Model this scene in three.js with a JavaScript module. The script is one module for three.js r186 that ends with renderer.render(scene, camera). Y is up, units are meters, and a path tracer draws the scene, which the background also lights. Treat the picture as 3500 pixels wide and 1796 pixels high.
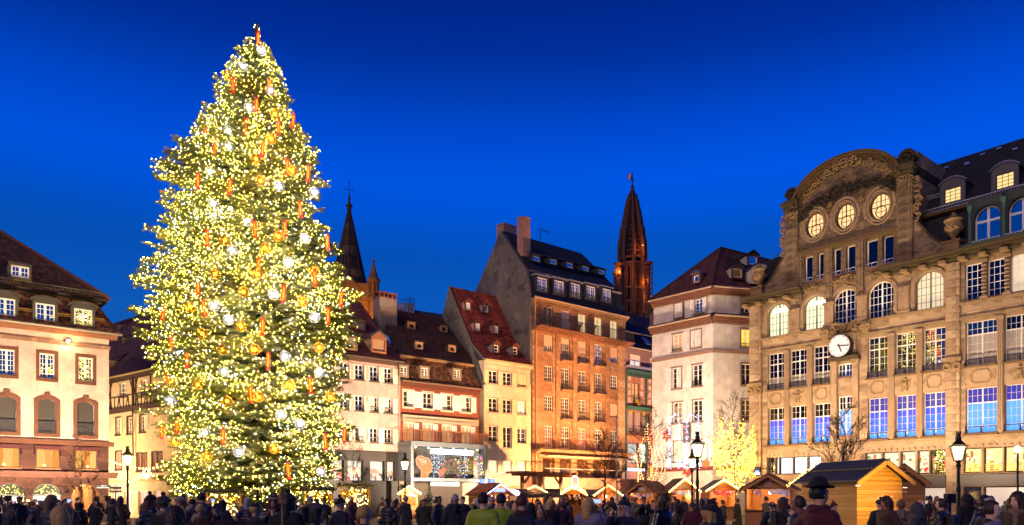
import * as THREE from 'three';
import { mergeGeometries } from 'three/addons/utils/BufferGeometryUtils.js';
import { FontLoader } from 'three/addons/loaders/FontLoader.js';
import { TextGeometry } from 'three/addons/geometries/TextGeometry.js';

// ---------------------------------------------------------------- camera, sky, sun, exposure
const scene = new THREE.Scene();
const F = 2625, CX = 1750, HY = 1705, EYE = 1.65;            // lens of the photograph: focal length, centre, horizon in its pixels
const camera = new THREE.PerspectiveCamera(2 * Math.atan(HY / F) * 180 / Math.PI, 3500 / (2 * HY), 0.2, 1500);
camera.setViewOffset(3500, 2 * HY, 0, 0, 3500, 1796);         // level camera with a risen lens
camera.position.set(0, EYE, 0);
const renderer = new THREE.WebGLRenderer({ antialias: true });
renderer.toneMapping = THREE.LinearToneMapping;
renderer.toneMappingExposure = 1.08;
renderer.shadowMap.enabled = true;

const lin = (h) => new THREE.Color(h);
{ // blue hour sky: colour by height above the horizon
  const stops = [[-90, '#0a2a66'], [0, '#1a4a92'], [8, '#1754a4'], [12, '#1056ae'], [14.5, '#0852b0'], [17, '#044cae'], [18.5, '#024db8'], [20.3, '#004fcc'], [22.3, '#0050d6'], [24, '#004acc'], [25.8, '#0043c0'], [27.8, '#0038a8'], [30, '#002c92'], [33, '#002482'], [45, '#001a66'], [90, '#001250']].map(([e, c]) => [e, lin(c)]);
  const W = 512, H = 256, d = new Float32Array(W * H * 4), c = new THREE.Color();
  for (let y = 0; y < H; y++) {
    const e = ((y + 0.5) / H - 0.5) * 180;
    let k = 1; while (k < stops.length - 1 && stops[k][0] < e) k++;
    const [e0, c0] = stops[k - 1], [e1, c1] = stops[k];
    c.lerpColors(c0, c1, THREE.MathUtils.smoothstep(e, e0, e1) * 0.35 + 0.65 * THREE.MathUtils.clamp((e - e0) / (e1 - e0), 0, 1));
    for (let x = 0; x < W; x++) {
      const az = ((x + 0.5) / W - 0.5) * 2 * Math.PI;           // the last glow of the day lies to the right
      const g = 0.97 + 0.12 * Math.cos(az - (-Math.PI / 2 + 0.9));
      const i = (y * W + x) * 4;
      d[i] = c.r * g; d[i + 1] = c.g * g; d[i + 2] = c.b * g; d[i + 3] = 1;
    }
  }
  const t = new THREE.DataTexture(d, W, H, THREE.RGBAFormat, THREE.FloatType);
  t.mapping = THREE.EquirectangularReflectionMapping; t.minFilter = t.magFilter = THREE.LinearFilter; t.needsUpdate = true;
  scene.background = t; scene.environment = t;
}
const sun = new THREE.DirectionalLight(0xffd8d0, 1.05);       // what is left of the daylight
sun.position.set(-90, 75, 110); sun.shadow.radius = 40; sun.castShadow = true;
sun.shadow.camera.left = -120; sun.shadow.camera.right = 120; sun.shadow.camera.top = 120; sun.shadow.camera.bottom = -120; sun.shadow.camera.far = 500;
scene.add(sun);

// ---------------------------------------------------------------- helpers
let seed = 7;
const rnd = () => { seed = (seed + 0x6d2b79f5) | 0; let t = Math.imul(seed ^ (seed >>> 15), 1 | seed); t = (t + Math.imul(t ^ (t >>> 7), 61 | t)) ^ t; return ((t ^ (t >>> 14)) >>> 0) / 4294967296; };
const rr = (a, b) => a + (b - a) * rnd(), pick = (a) => a[Math.floor(rnd() * a.length) % a.length];
const V = (x, y, z) => new THREE.Vector3(x, y, z);
const clamp = THREE.MathUtils.clamp, lerp = THREE.MathUtils.lerp;
const used = new Map();
const numbered = (n) => { const k = used.get(n) || 0; used.set(n, k + 1); return k ? n + '_' + String(k).padStart(3, '0') : n; };

function noiseGrid(n, s) { const keep = seed; seed = s; const a = Float32Array.from({ length: n * n }, rnd); seed = keep; return (x, y) => { const xi = Math.floor(x), yi = Math.floor(y), fx = x - xi, fy = y - yi, u = fx * fx * (3 - 2 * fx), v = fy * fy * (3 - 2 * fy), g = (i, j) => a[(((j % n) + n) % n) * n + (((i % n) + n) % n)]; return lerp(lerp(g(xi, yi), g(xi + 1, yi), u), lerp(g(xi, yi + 1), g(xi + 1, yi + 1), u), v); }; }
function tex(size, metres, fn, srgb = true) {
  const d = new Uint8Array(size * size * 4);
  for (let y = 0; y < size; y++) for (let x = 0; x < size; x++) { const c = fn(x / size, y / size), i = (y * size + x) * 4, a = Array.isArray(c) ? c : [c, c, c]; for (let k = 0; k < 3; k++) d[i + k] = clamp(a[k], 0, 1) * 255; d[i + 3] = 255; }
  const t = new THREE.DataTexture(d, size, size); t.wrapS = t.wrapT = THREE.RepeatWrapping; t.magFilter = THREE.LinearFilter; t.minFilter = THREE.LinearMipmapLinearFilter; t.generateMipmaps = true;
  t.repeat.set(1 / metres, 1 / metres); if (srgb) t.colorSpace = THREE.SRGBColorSpace; t.needsUpdate = true; return t;
}
const fb = (s) => { const n8 = noiseGrid(8, s), n16 = noiseGrid(16, s + 1), n32 = noiseGrid(32, s + 2), n64 = noiseGrid(64, s + 3), n128 = noiseGrid(128, s + 4); return { lo: (x, y) => n8(x * 8, y * 8) * 0.6 + n16(x * 16, y * 16) * 0.4, mid: (x, y) => n16(x * 16, y * 16) * 0.5 + n32(x * 32, y * 32) * 0.3 + n64(x * 64, y * 64) * 0.2, hi: (x, y) => n128(x * 128, y * 128), n8, n16, n32, n64, n128 }; };
const nA = fb(11), nB = fb(31), nC = fb(57);
const TX = {
  plaster: tex(512, 5, (x, y) => 0.72 + 0.2 * nA.lo(x, y) + 0.06 * (nA.hi(x, y) - 0.3) + 0.06 * nC.n32(x * 32, y * 2) + (nA.mid(x, y) > 0.68 ? -0.07 : 0)),
  stain: tex(512, 7, (x, y) => { const m = nB.mid(x, y), s = nB.n32(x * 32, y * 4); const v = 0.72 + 0.22 * nB.lo(x, y) + 0.06 * s; return (m > 0.66 ? v * 0.86 : v + 0.04 * nB.hi(x, y)) + 0.06; }),
  scar: tex(512, 6, (x, y) => { const m = nC.mid(x, y), v = 0.7 + 0.12 * nC.lo(x, y) + 0.06 * nC.hi(x, y); return m > 0.66 ? [v * 1.2, v * 1.18, v * 1.16] : m < 0.28 ? v * 0.9 : v; }),
  stone: tex(512, 3, (x, y) => { const g = nA.n64(x * 8, y * 64) * 0.5 + nA.n128(x * 16, y * 128) * 0.5; return 0.68 + 0.16 * nC.lo(x, y) + 0.1 * g + 0.05 * nB.hi(x, y); }),
  wood: tex(256, 1, (x, y) => 0.7 + 0.2 * nB.n64(x * 4, y * 64) + 0.1 * nB.n128(x * 8, y * 128)),
  cloth: tex(256, 0.6, (x, y) => 0.7 + 0.2 * nA.mid(x, y) + 0.12 * (((x * 128) % 1 > 0.5) !== ((y * 128) % 1 > 0.5) ? 1 : 0) * nC.hi(x, y)),
  moss: tex(512, 4, (x, y) => { const m = nA.mid(x, y), v = 0.55 + 0.4 * nB.hi(x, y); return m > 0.56 ? [v * 0.95, v * 1.0, v * 0.6] : [v, v * 0.9, v * 0.8]; }),
  patch: tex(512, 9, (x, y) => { const m = nA.mid(x, y), q = nC.lo(x, y), pit = nB.n64(x * 64, y * 64) > 0.93 && nB.n16(x * 16, y * 16) > 0.5; const v = 0.74 + 0.14 * nB.lo(x, y) + 0.06 * nC.hi(x, y) + 0.05 * nB.n32(x * 32, y * 3); return pit ? v * 0.5 : m > 0.66 ? v * 1.22 : q > 0.66 ? v * 0.78 : v; }),
  soot: tex(512, 4, (x, y) => { const s = nB.n64(x * 16, y * 64) * 0.6 + nA.n32(x * 8, y * 32) * 0.4, m = nC.mid(x, y), v = 0.8 + 0.14 * nC.lo(x, y) + 0.05 * nA.hi(x, y); return s > 0.64 ? v * 0.68 : m > 0.64 ? v * 0.84 : v; }),
  bump: tex(256, 0.9, (x, y) => 0.5 * nA.hi(x, y) + 0.5 * nB.mid(x, y), false),
};
const mats = new Map();
function M(color, o = {}) {
  const key = color + JSON.stringify(o); if (mats.has(key)) return mats.get(key);
  const m = new THREE.MeshPhysicalMaterial({ color: Array.isArray(color) ? new THREE.Color().setRGB(...color) : color, roughness: o.r ?? 0.85, metalness: o.m ?? 0, side: o.side ?? THREE.FrontSide });
  if (o.t) m.map = TX[o.t]; if (o.b) { m.bumpMap = TX.bump; m.bumpScale = o.b; }
  if (o.e) { m.emissive = new THREE.Color().setRGB(...o.e); m.emissiveIntensity = o.ei ?? 1; }
  if (o.spec !== undefined) m.specularIntensity = o.spec; if (o.coat) { m.clearcoat = o.coat; m.clearcoatRoughness = 0.2; }
  if (o.tr) { m.transmission = o.tr; m.thickness = 0; m.ior = 1.45; }
  if (o.sheen) { m.sheen = o.sheen; m.sheenRoughness = 0.6; m.sheenColor = new THREE.Color(0.6, 0.55, 0.6); }
  mats.set(key, m); return m;
}
function planar(p, n, u, from) { for (let i = from * 3, j = from * 2; i < p.length; i += 3, j += 2) { const ax = Math.abs(n[i]), ay = Math.abs(n[i + 1]), az = Math.abs(n[i + 2]); if (az >= ax && az >= ay) { u[j] = p[i]; u[j + 1] = p[i + 1]; } else if (ax >= ay) { u[j] = p[i + 2]; u[j + 1] = p[i + 1]; } else { u[j] = p[i]; u[j + 1] = p[i + 2]; } } }
class G {                                                    // collects boxes, prisms and other geometries into one
  constructor() { this.p = []; this.n = []; this.u = []; }
  tri(a, b, c) { const e = V().subVectors(b, a), f = V().subVectors(c, a), n = e.cross(f).normalize(), at = this.p.length / 3; for (const v of [a, b, c]) { this.p.push(v.x, v.y, v.z); this.n.push(n.x, n.y, n.z); } planar(this.p, this.n, this.u, at); return this; }
  quad(a, b, c, d) { return this.tri(a, b, c).tri(a, c, d); }
  box(x0, x1, y0, y1, z0, z1, m) {
    const c = [V(x0, y0, z0), V(x1, y0, z0), V(x1, y1, z0), V(x0, y1, z0), V(x0, y0, z1), V(x1, y0, z1), V(x1, y1, z1), V(x0, y1, z1)];
    if (m) c.forEach((v) => v.applyMatrix4(m));
    for (const [a, b, d, e] of [[4, 5, 6, 7], [1, 0, 3, 2], [5, 1, 2, 6], [0, 4, 7, 3], [7, 6, 2, 3], [0, 1, 5, 4]]) this.quad(c[a], c[b], c[d], c[e]);
    return this;
  }
  bar(a, b, w, h = w) { const d = V().subVectors(b, a), l = d.length(), m = new THREE.Matrix4().lookAt(V(0, 0, 0), d, Math.abs(d.y) > 0.98 * l ? V(1, 0, 0) : V(0, 1, 0)); m.setPosition(a); return this.box(-w / 2, w / 2, -h / 2, h / 2, -l, 0, m); }
  geo(g, m) {
    let k = g.index ? g.toNonIndexed() : g.clone(); if (!k.attributes.normal) k.computeVertexNormals(); if (m) k.applyMatrix4(m);
    const at = this.p.length / 3, P = k.attributes.position.array, N = k.attributes.normal.array;
    for (let i = 0; i < P.length; i++) { this.p.push(P[i]); this.n.push(N[i]); }
    planar(this.p, this.n, this.u, at); return this;
  }
  tube(a, b, r0, r1 = r0, seg = 7) { const d = V().subVectors(b, a), l = d.length(), g = new THREE.CylinderGeometry(r1, r0, l, seg, 1); const q = new THREE.Quaternion().setFromUnitVectors(V(0, 1, 0), d.normalize()); return this.geo(g, new THREE.Matrix4().compose(V().addVectors(a, b).multiplyScalar(0.5), q, V(1, 1, 1))); }
  ball(x, y, z, r, seg = 8, sy = 1) { return this.geo(new THREE.SphereGeometry(r, seg, Math.max(4, seg - 2)), new THREE.Matrix4().makeScale(1, sy, 1).setPosition(x, y, z)); }
  lathe(pts, x, y, z, seg = 12) { return this.geo(new THREE.LatheGeometry(pts.map(([r, h]) => new THREE.Vector2(r, h)), seg), new THREE.Matrix4().makeTranslation(x, y, z)); }
  prism(shape, z0, z1, m) { const g = new THREE.ExtrudeGeometry(shape, { depth: z1 - z0, bevelEnabled: false, curveSegments: 16 }); g.translate(0, 0, z0); return this.geo(g, m); }
  done() { const g = new THREE.BufferGeometry(); g.setAttribute('position', new THREE.BufferAttribute(new Float32Array(this.p), 3)); g.setAttribute('normal', new THREE.BufferAttribute(new Float32Array(this.n), 3)); g.setAttribute('uv', new THREE.BufferAttribute(new Float32Array(this.u), 2)); return g; }
}
const geoOf = (g) => (g instanceof G ? g.done() : g);
function mesh(name, g, m, parent, kind) { const o = new THREE.Mesh(geoOf(g), m); o.name = name; o.castShadow = o.receiveShadow = true; if (kind) o.userData.kind = kind; parent.add(o); return o; }
function tag(o, label, category, group, kind) { o.userData.label = label; o.userData.category = category; if (group) o.userData.group = group; if (kind) o.userData.kind = kind; return o; }
function thing(name, label, category, pos = [0, 0, 0], turn = 0, group) { const o = new THREE.Group(); o.name = numbered(name); o.position.set(...pos); o.rotation.y = turn; scene.add(o); return tag(o, label, category, group); }
function single(name, g, m, label, category, group) { const o = mesh(numbered(name), g, m, scene); return tag(o, label, category, group); }
const poly = (...p) => { const s = new THREE.Shape(); p.forEach(([x, y], i) => (i ? s.lineTo(x, y) : s.moveTo(x, y))); s.closePath(); return s; };
const unitPlane = new THREE.PlaneGeometry(1, 1), unitBox = new THREE.BoxGeometry(1, 1, 1);
const at3 = (px, py, d) => V((px - CX) / F * d, EYE + (HY - py) / F * d, -d);     // a point at that distance along the sight line

// A facade: a vertical plane through a pixel at a distance, running towards a vanishing point on the horizon.
class Fac {
  constructor(px, d, vp) { this.ox = (px - CX) / F * d; this.oz = -d; let x = (vp - CX) / F, z = -1; const l = Math.hypot(x, z) * Math.sign(x || 1); this.ux = x / l; this.uz = z / l; this.nx = -this.uz; this.nz = this.ux; this.turn = Math.atan2(-this.uz, this.ux); }
  at(px, py = HY, off = 0) { const r = (px - CX) / F, ox = this.ox + this.nx * off, oz = this.oz + this.nz * off, s = (-r * oz - ox) / (this.ux + r * this.uz), d = -(oz + s * this.uz); return { s, y: EYE + (HY - py) / F * d, d }; }
  S(px, off) { return this.at(px, HY, off).s; }
  Y(px, py, off) { return this.at(px, py, off).y; }
}
const glow = (c, p, I, r = 3, parent = scene) => { const l = new THREE.PointLight(c, I); l.position.copy(p); l.castShadow = true; l.shadow.radius = r; parent.add(l); return l; };
// ---------------------------------------------------------------- materials shared by the buildings
const WHITE = M('#e8e2d6', { r: 0.6 }), DARK = M('#17150f', { r: 0.6 }), IRON = M('#1c1d20', { r: 0.5, m: 0.6 }), TIMBER = M('#3a2414', { t: 'wood', r: 0.8 });
const PANE = M([0.5, 0.54, 0.6], { r: 0.03, m: 1 }), PANE_DIM = M([0.2, 0.2, 0.22], { r: 0.05, m: 1 }), PANE_WARM = M([0.16, 0.11, 0.07], { r: 0.06, m: 0.8, e: [0.05, 0.025, 0.008] });
const LIT = (r, g, b) => M([0.02, 0.02, 0.02], { r: 0.05, e: [r, g, b] });
const SAND = ['#a8765a', '#8f6147', '#a87a58', '#96664f'].map((c) => M(c, { t: 'stone', b: 0.01 }));
const rail = (w, h, mat, parent, x, y, z, step = 0.13, name = 'railing') => { const g = new G().box(-w / 2, w / 2, h - 0.05, h, -0.025, 0.025).box(-w / 2, w / 2, 0.05, 0.08, -0.015, 0.015); const n = Math.max(2, Math.round(w / step)); for (let i = 0; i <= n; i++) { const q = -w / 2 + w * i / n; g.box(q - 0.012, q + 0.012, 0, h - 0.05, -0.012, 0.012); } const o = mesh(name, g, mat, parent); o.position.set(x, y, z); return o; };

const frameCache = new Map(), shutterCache = new Map();
function shutterGeo(w, h) { const k = w.toFixed(2) + h.toFixed(2); if (!shutterCache.has(k)) { const g = new G(), f = 0.06; g.box(-w / 2, -w / 2 + f, 0, h, 0, 0.04).box(w / 2 - f, w / 2, 0, h, 0, 0.04).box(-w / 2 + f, w / 2 - f, 0, f, 0, 0.04).box(-w / 2 + f, w / 2 - f, h - f, h, 0, 0.04).box(-w / 2 + f, w / 2 - f, h * 0.5 - f / 2, h * 0.5 + f / 2, 0, 0.04); const n = Math.round(h / 0.085); for (let i = 1; i < n; i++) { const m = new THREE.Matrix4().makeRotationX(0.6).setPosition(0, h * i / n, 0.018); g.box(-w / 2 + f, w / 2 - f, -0.03, 0.03, -0.004, 0.004, m); } shutterCache.set(k, g.done()); } return shutterCache.get(k); }
function archPath(w, h, rise, Shape = THREE.Path) { // opening with its top bent by rise, origin at bottom centre
  const s = new Shape(); s.moveTo(-w / 2, 0); s.lineTo(w / 2, 0);
  if (rise > 0) { const r = (w * w / 4 + rise * rise) / (2 * rise), cy = h - r, a = Math.asin(clamp(w / 2 / r, -1, 1)) , a2 = rise > w / 2 - 1e-6 ? Math.PI / 2 : a; const n = 14; for (let i = 0; i <= n; i++) { const t = a2 - 2 * a2 * i / n; s.lineTo(Math.sin(t) * r, cy + Math.cos(t) * r); } }
  else { s.lineTo(w / 2, h); s.lineTo(-w / 2, h); }
  s.closePath(); return s;
}
const archTop = (w, h, rise, x) => { if (!rise) return h; const r = (w * w / 4 + rise * rise) / (2 * rise); return h - r + Math.sqrt(Math.max(0, r * r - x * x)); };
// A window set into the wall of building b: s along the facade, y of its sill.
function win(b, s, y, w, h, o = {}) {
  const { cols = 4, rows = 3, leaf = 2, fr = 0.055, bar = 0.028, rec = 0.2, arch = 0, transom = 0, frame = WHITE, z = 0 } = o;
  if (!o.nohole) b.holes.push(archPath(w, h, arch).getPoints().map((p) => new THREE.Vector2(p.x + s, p.y + y)));
  const key = [w.toFixed(2), h.toFixed(2), cols, rows, leaf, fr, bar, arch, transom].join();
  if (!frameCache.has(key)) {
    const g = new G(), zz = [-0.035, 0.035];
    g.box(-w / 2, -w / 2 + fr, 0, archTop(w, h, arch, w / 2 - fr / 2) , ...zz).box(w / 2 - fr, w / 2, 0, archTop(w, h, arch, w / 2 - fr / 2), ...zz).box(-w / 2 + fr, w / 2 - fr, 0, fr * 1.4, ...zz);
    if (arch) { const n = 12; for (let i = 0; i < n; i++) { const x0 = -w / 2 + w * i / n, x1 = x0 + w / n; g.bar(V(x0, archTop(w, h, arch, x0) - fr / 2, 0), V(x1, archTop(w, h, arch, x1) - fr / 2, 0), 0.07, fr); } } else g.box(-w / 2 + fr, w / 2 - fr, h - fr, h, ...zz);
    for (let i = 1; i < leaf; i++) { const x = -w / 2 + w * i / leaf; g.box(x - fr * 0.8, x + fr * 0.8, fr, archTop(w, h, arch, x) - fr, ...zz); }
    if (transom) g.box(-w / 2 + fr, w / 2 - fr, h * transom - fr * 0.8, h * transom + fr * 0.8, -0.03, 0.045);
    for (let i = 1; i < cols; i++) { const x = -w / 2 + w * i / cols; if (Math.abs((i * leaf / cols) % 1) < 0.01) continue; g.box(x - bar / 2, x + bar / 2, fr, archTop(w, h, arch, x) - fr, -0.012, 0.02); }
    for (let j = 1; j < rows; j++) { const yy = h * j / rows; if (transom && Math.abs(yy - h * transom) < 0.12) continue; let x = w / 2 - fr; if (arch) while (x > 0.1 && archTop(w, h, arch, x) < yy) x -= 0.03; g.box(-x, x, yy - bar / 2, yy + bar / 2, -0.012, 0.02); }
    frameCache.set(key, g.done());
  }
  const f = mesh('window', frameCache.get(key), frame, b.g); f.position.set(s, y, z - rec);
  const glass = o.glass || PANE;
  const mat = (i, j) => (typeof glass === 'function' ? glass(i, j) : glass);
  if (!arch && (b.panes = (b.panes || 0) + cols * rows) <= 300) {
    for (let i = 0; i < cols; i++) for (let j = 0; j < rows; j++) { const p = mesh('pane', unitPlane, mat(i, j), f); p.scale.set(w / cols, h / rows, 1); p.position.set(-w / 2 + w * (i + 0.5) / cols, h * (j + 0.5) / rows, -0.02); p.rotation.set(rr(-0.006, 0.006), rr(-0.006, 0.006), 0); }
  } else if (arch) mesh('pane', new THREE.ShapeGeometry(archPath(w, h, arch, THREE.Shape)), mat(0, rows - 1), f).position.z = -0.02;
  else for (let i = 0; i < leaf; i++) { const t = transom || 1; for (const [a, c, j] of t < 1 ? [[0, t, 0], [t, 1, rows - 1]] : [[0, 1, 0]]) { const p = mesh('pane', unitPlane, mat(i, j), f); p.scale.set(w / leaf, h * (c - a), 1); p.position.set(-w / 2 + w * (i + 0.5) / leaf, h * (a + c) / 2, -0.02); p.rotation.set(rr(-0.006, 0.006), rr(-0.006, 0.006), 0); } }
  if (o.sur) { const { mat: sm, w: sw, d = 0.06, key: ks } = o.sur, sh = new THREE.Shape(); const e = archPath(w + 2 * sw, h + sw * 2, arch, THREE.Shape), hole = archPath(w, h, arch); const q = new THREE.Shape(e.getPoints().map((p) => new THREE.Vector2(p.x, p.y - sw))); q.holes.push(hole); const g = new G().prism(q, rec - 0.06, rec + d); if (ks) g.prism(poly([-0.13, h - 0.05], [0.13, h - 0.05], [0.17, h + sw + 0.16], [-0.17, h + sw + 0.16]), rec, rec + d + 0.06); mesh('surround', g, sm, f); }
  if (o.sill !== false) mesh('sill', new G().box(-w / 2 - 0.1, w / 2 + 0.1, -0.1, 0, 0.02, rec + 0.12), o.sill || (o.sur ? o.sur.mat : b.trim || WHITE), f);
  if (o.shut) { const sm = o.shutMat || b.shutMat || WHITE, sw = o.shutW || w / 2, sg = shutterGeo(sw, h); for (const c of o.shut) { const k = mesh('shutter', sg, sm, f); if (c === 'L') k.position.set(-w / 2 - sw / 2 - 0.04, 0, rec + 0.03); if (c === 'R') k.position.set(w / 2 + sw / 2 + 0.04, 0, rec + 0.03); if (c === 'l') k.position.set(-w / 4, 0, rec - 0.02); if (c === 'r') k.position.set(w / 4, 0, rec - 0.02); if (c === 'A') { k.position.set(w / 2 + 0.05, 0, rec + sw / 2); k.rotation.y = 1.25; } } }
  if (o.roller) mesh('roller_blind', new G().box(-w / 2 + 0.02, w / 2 - 0.02, h * (1 - o.roller), h - 0.02, 0.05, 0.08), o.rollMat || M('#d8c6b4'), f);
  if (o.rail) rail(w, o.rail, o.railMat || IRON, f, 0, 0.02, rec + 0.05, o.railStep || 0.12);
  return f;
}
function building(name, label, fac, o = {}) { const g = thing(name, label, 'building', [fac.ox, 0, fac.oz], fac.turn); return { g, f: fac, holes: [], ...o }; }
function wall(b, outline, mat, t = 0.4, name = 'wall', z = 0) { const s = outline instanceof THREE.Shape ? outline : poly(...outline); s.holes = b.holes.map((h) => new THREE.Path(h)); b.holes = []; return mesh(name, new G().prism(s, z - t, z), mat, b.g); }
function onRoof(b, px, py, zr) { let z = 0, a; for (let i = 0; i < 12; i++) { a = b.f.at(px, py, z); z = zr(a.y); } return { ...a, z }; }
// rows of tiles laid on the flat piece of roof between its lower and upper edge
function tileGeo(kind, w, h) { const sh = kind === 'hex' ? poly([-w / 2, -h * 0.25], [0, -h * 0.55], [w / 2, -h * 0.25], [w / 2, h * 0.3], [0, h * 0.55], [-w / 2, h * 0.3]) : kind === 'slate' ? poly([-w / 2, -h / 2], [w / 2, -h / 2], [w / 2, h / 2], [-w / 2, h / 2]) : poly([-w / 2, -h * 0.3], [-w * 0.3, -h * 0.47], [0, -h * 0.53], [w * 0.3, -h * 0.47], [w / 2, -h * 0.3], [w / 2, h * 0.5], [-w / 2, h * 0.5]); const g = new THREE.ExtrudeGeometry(sh, { depth: kind === 'slate' ? 0.012 : 0.022, bevelEnabled: false }); return g; }
function tiles(parent, bl, br, tl, tr, o) {
  const { kind = 'tail', w = 0.2, h = 0.3, step = 0.17, colors, mat, each = 0, skip } = o, up = V().subVectors(tl, bl), n = V().crossVectors(V().subVectors(br, bl), up).normalize(), rows = Math.floor(up.length() / step), list = [];
  for (let j = 0; j < rows; j++) {
    const v = (j + 0.5) / rows, a = V().lerpVectors(bl, tl, v), c = V().lerpVectors(br, tr, v), d = V().subVectors(c, a), L = d.length(); if (L < w) continue; d.normalize();
    const u = V().crossVectors(n, d).normalize(), cnt = Math.floor(L / w - (j % 2 ? 0.5 : 0));
    for (let i = 0; i < cnt; i++) { const p = a.clone().addScaledVector(d, (i + 0.5 + (j % 2 ? 0.5 : 0)) * w).addScaledVector(n, 0.012 + 0.008 * rnd()); if (skip && skip(p)) continue; const m = new THREE.Matrix4().makeBasis(d, u, n); m.multiply(new THREE.Matrix4().makeRotationX(kind === 'slate' ? 0.02 : 0.05)).multiply(new THREE.Matrix4().makeRotationZ(rr(-0.03, 0.03))); m.setPosition(p); list.push(m); }
  }
  const g = tileGeo(kind, w * 0.97, h), cs = colors.map((c) => lin(c));
  const base = mat || M('#ffffff', { r: 0.85, t: 'stain' });
  let k = 0;
  if (each) { const ms = colors.map((c) => M(c, { r: 0.8, t: 'stain' })); list.sort((p, q) => p.elements[13] - q.elements[13]); for (; k < Math.min(each, list.length); k++) { const t = mesh('roof_tile', g, pick(ms), parent); t.applyMatrix4(list[k]); } }
  if (list.length > k) { const im = new THREE.InstancedMesh(g, base, list.length - k); im.name = 'roof_tiles'; im.userData.kind = 'stuff'; im.castShadow = im.receiveShadow = true; for (let i = k; i < list.length; i++) { im.setMatrixAt(i - k, list[i]); const q = pick(cs).clone().multiplyScalar(rr(0.75, 1.2) * (o.gain || (kind === 'slate' ? 0.9 : 1.6))); im.setColorAt(i - k, q); } parent.add(im); }
}
// a slab of roof between four corners, with its tiles
function roofFace(parent, bl, br, tl, tr, mat, o, th = 0.14) { const n = V().crossVectors(V().subVectors(br, bl), V().subVectors(tl, bl)).normalize().multiplyScalar(th), g = new G(), dn = (v) => v.clone().sub(n); g.quad(bl, br, tr, tl).quad(dn(br), dn(bl), dn(tl), dn(tr)).quad(dn(bl), dn(br), br, bl).quad(tl, tr, dn(tr), dn(tl)).quad(dn(tl), dn(bl), bl, tl).quad(br, dn(br), dn(tr), tr); const r = mesh('roof', g, mat, parent); if (o) tiles(r, bl, br, tl, tr, o); return r; }
function dormer(b, s, y, z, w, h, deep, o = {}) { // a box with a window, standing on the slope; front at z
  const d = new THREE.Group(); d.name = 'dormer'; d.position.set(s, y, z); b.g.add(d);
  const bm = o.mat || TIMBER, rm = o.roof || M('#3a2018', { t: 'stain' }), W = w / 2, rise = o.rise ?? w * 0.35;
  const g = new G(), op = o.open || 0.16, sh = poly([-W, 0], [W, 0], [W, h], [-W, h]), ww = w - 2 * op, wh = h - op - (o.low ?? op); sh.holes.push(new THREE.Path(archPath(ww, wh, o.arch || 0).getPoints().map((p) => new THREE.Vector2(p.x, p.y + (o.low ?? op)))));
  if (o.type === 'gable') sh.holes.length, g.prism(poly([-W, h], [W, h], [0, h + rise]), -0.12, 0);
  g.prism(sh, -0.12, 0); mesh('front', g, bm, d);
  mesh('cheeks', new G().prism(poly([0, 0], [0, h], [-deep, h]), -0.05, 0, new THREE.Matrix4().makeRotationY(-Math.PI / 2).setPosition(-W + 0.05, 0, -0.12)).prism(poly([0, 0], [0, h], [-deep, h]), 0, 0.05, new THREE.Matrix4().makeRotationY(-Math.PI / 2).setPosition(W - 0.05 + 0.05, 0, -0.12)), o.cheek || bm, d);
  const e = o.over ?? 0.12, r = new G();
  if (o.type === 'gable') { const k = rise / W; for (const q of [-1, 1]) { const A = V(q * (W + e), h - e * k, e), B = V(0, h + rise, e), C = V(0, h + rise, -deep - rise), D = V(q * (W + e), h - e * k, -deep); q < 0 ? r.quad(A, D, C, B) : r.quad(A, B, C, D); const t = V(0, 0.07, 0), P = [A, B, C, D].map((v) => v.clone().add(t)); q < 0 ? r.quad(P[3], P[0], P[1], P[2]) : r.quad(P[0], P[3], P[2], P[1]); r.bar(A.clone().add(V(0, 0.03, 0.01)), B.clone().add(V(0, 0.03, 0.01)), 0.06, 0.1); } }
  else if (o.type === 'arch') { const s2 = new THREE.Shape(), N = 10, R = rise; for (let i = 0; i <= N; i++) { const t = i / N * 2 - 1; s2[i ? 'lineTo' : 'moveTo'](t * (W + e), h + R * (1 - t * t)); } for (let i = N; i >= 0; i--) { const t = i / N * 2 - 1; s2.lineTo(t * (W + e), h + R * (1 - t * t) + 0.12); } r.prism(s2, -deep - 0.4, e); const s3 = new THREE.Shape(); s3.moveTo(-W, h - 0.001); for (let i = 0; i <= N; i++) { const t = i / N * 2 - 1; s3.lineTo(t * W, h + R * (1 - t * t)); } s3.closePath(); mesh('tympanum', new G().prism(s3, -0.12, 0.001), bm, d); }
  else { const up = o.up ?? 0.12; r.box(-W - e, W + e, -0.05, 0.05, -deep - 0.5, e, new THREE.Matrix4().makeRotationX(up).setPosition(0, h + 0.05, 0)); }
  mesh('dormer_roof', r, rm, d);
  if (!o.blind) { const nb = { g: d, holes: [], panes: b.panes }; const f = win(nb, 0, o.low ?? op, ww, wh, { cols: 2, rows: 2, rec: 0.1, sill: false, frame: o.frame || WHITE, glass: o.glass, arch: o.arch || 0, nohole: 1, ...o.win }); for (const c of [...f.children]) { c.position.add(f.position); d.add(c); } } else mesh('hatch', new G().box(-ww / 2, ww / 2, o.low ?? op, h - op, -0.2, -0.15), o.blind, d);
  return d;
}
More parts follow.
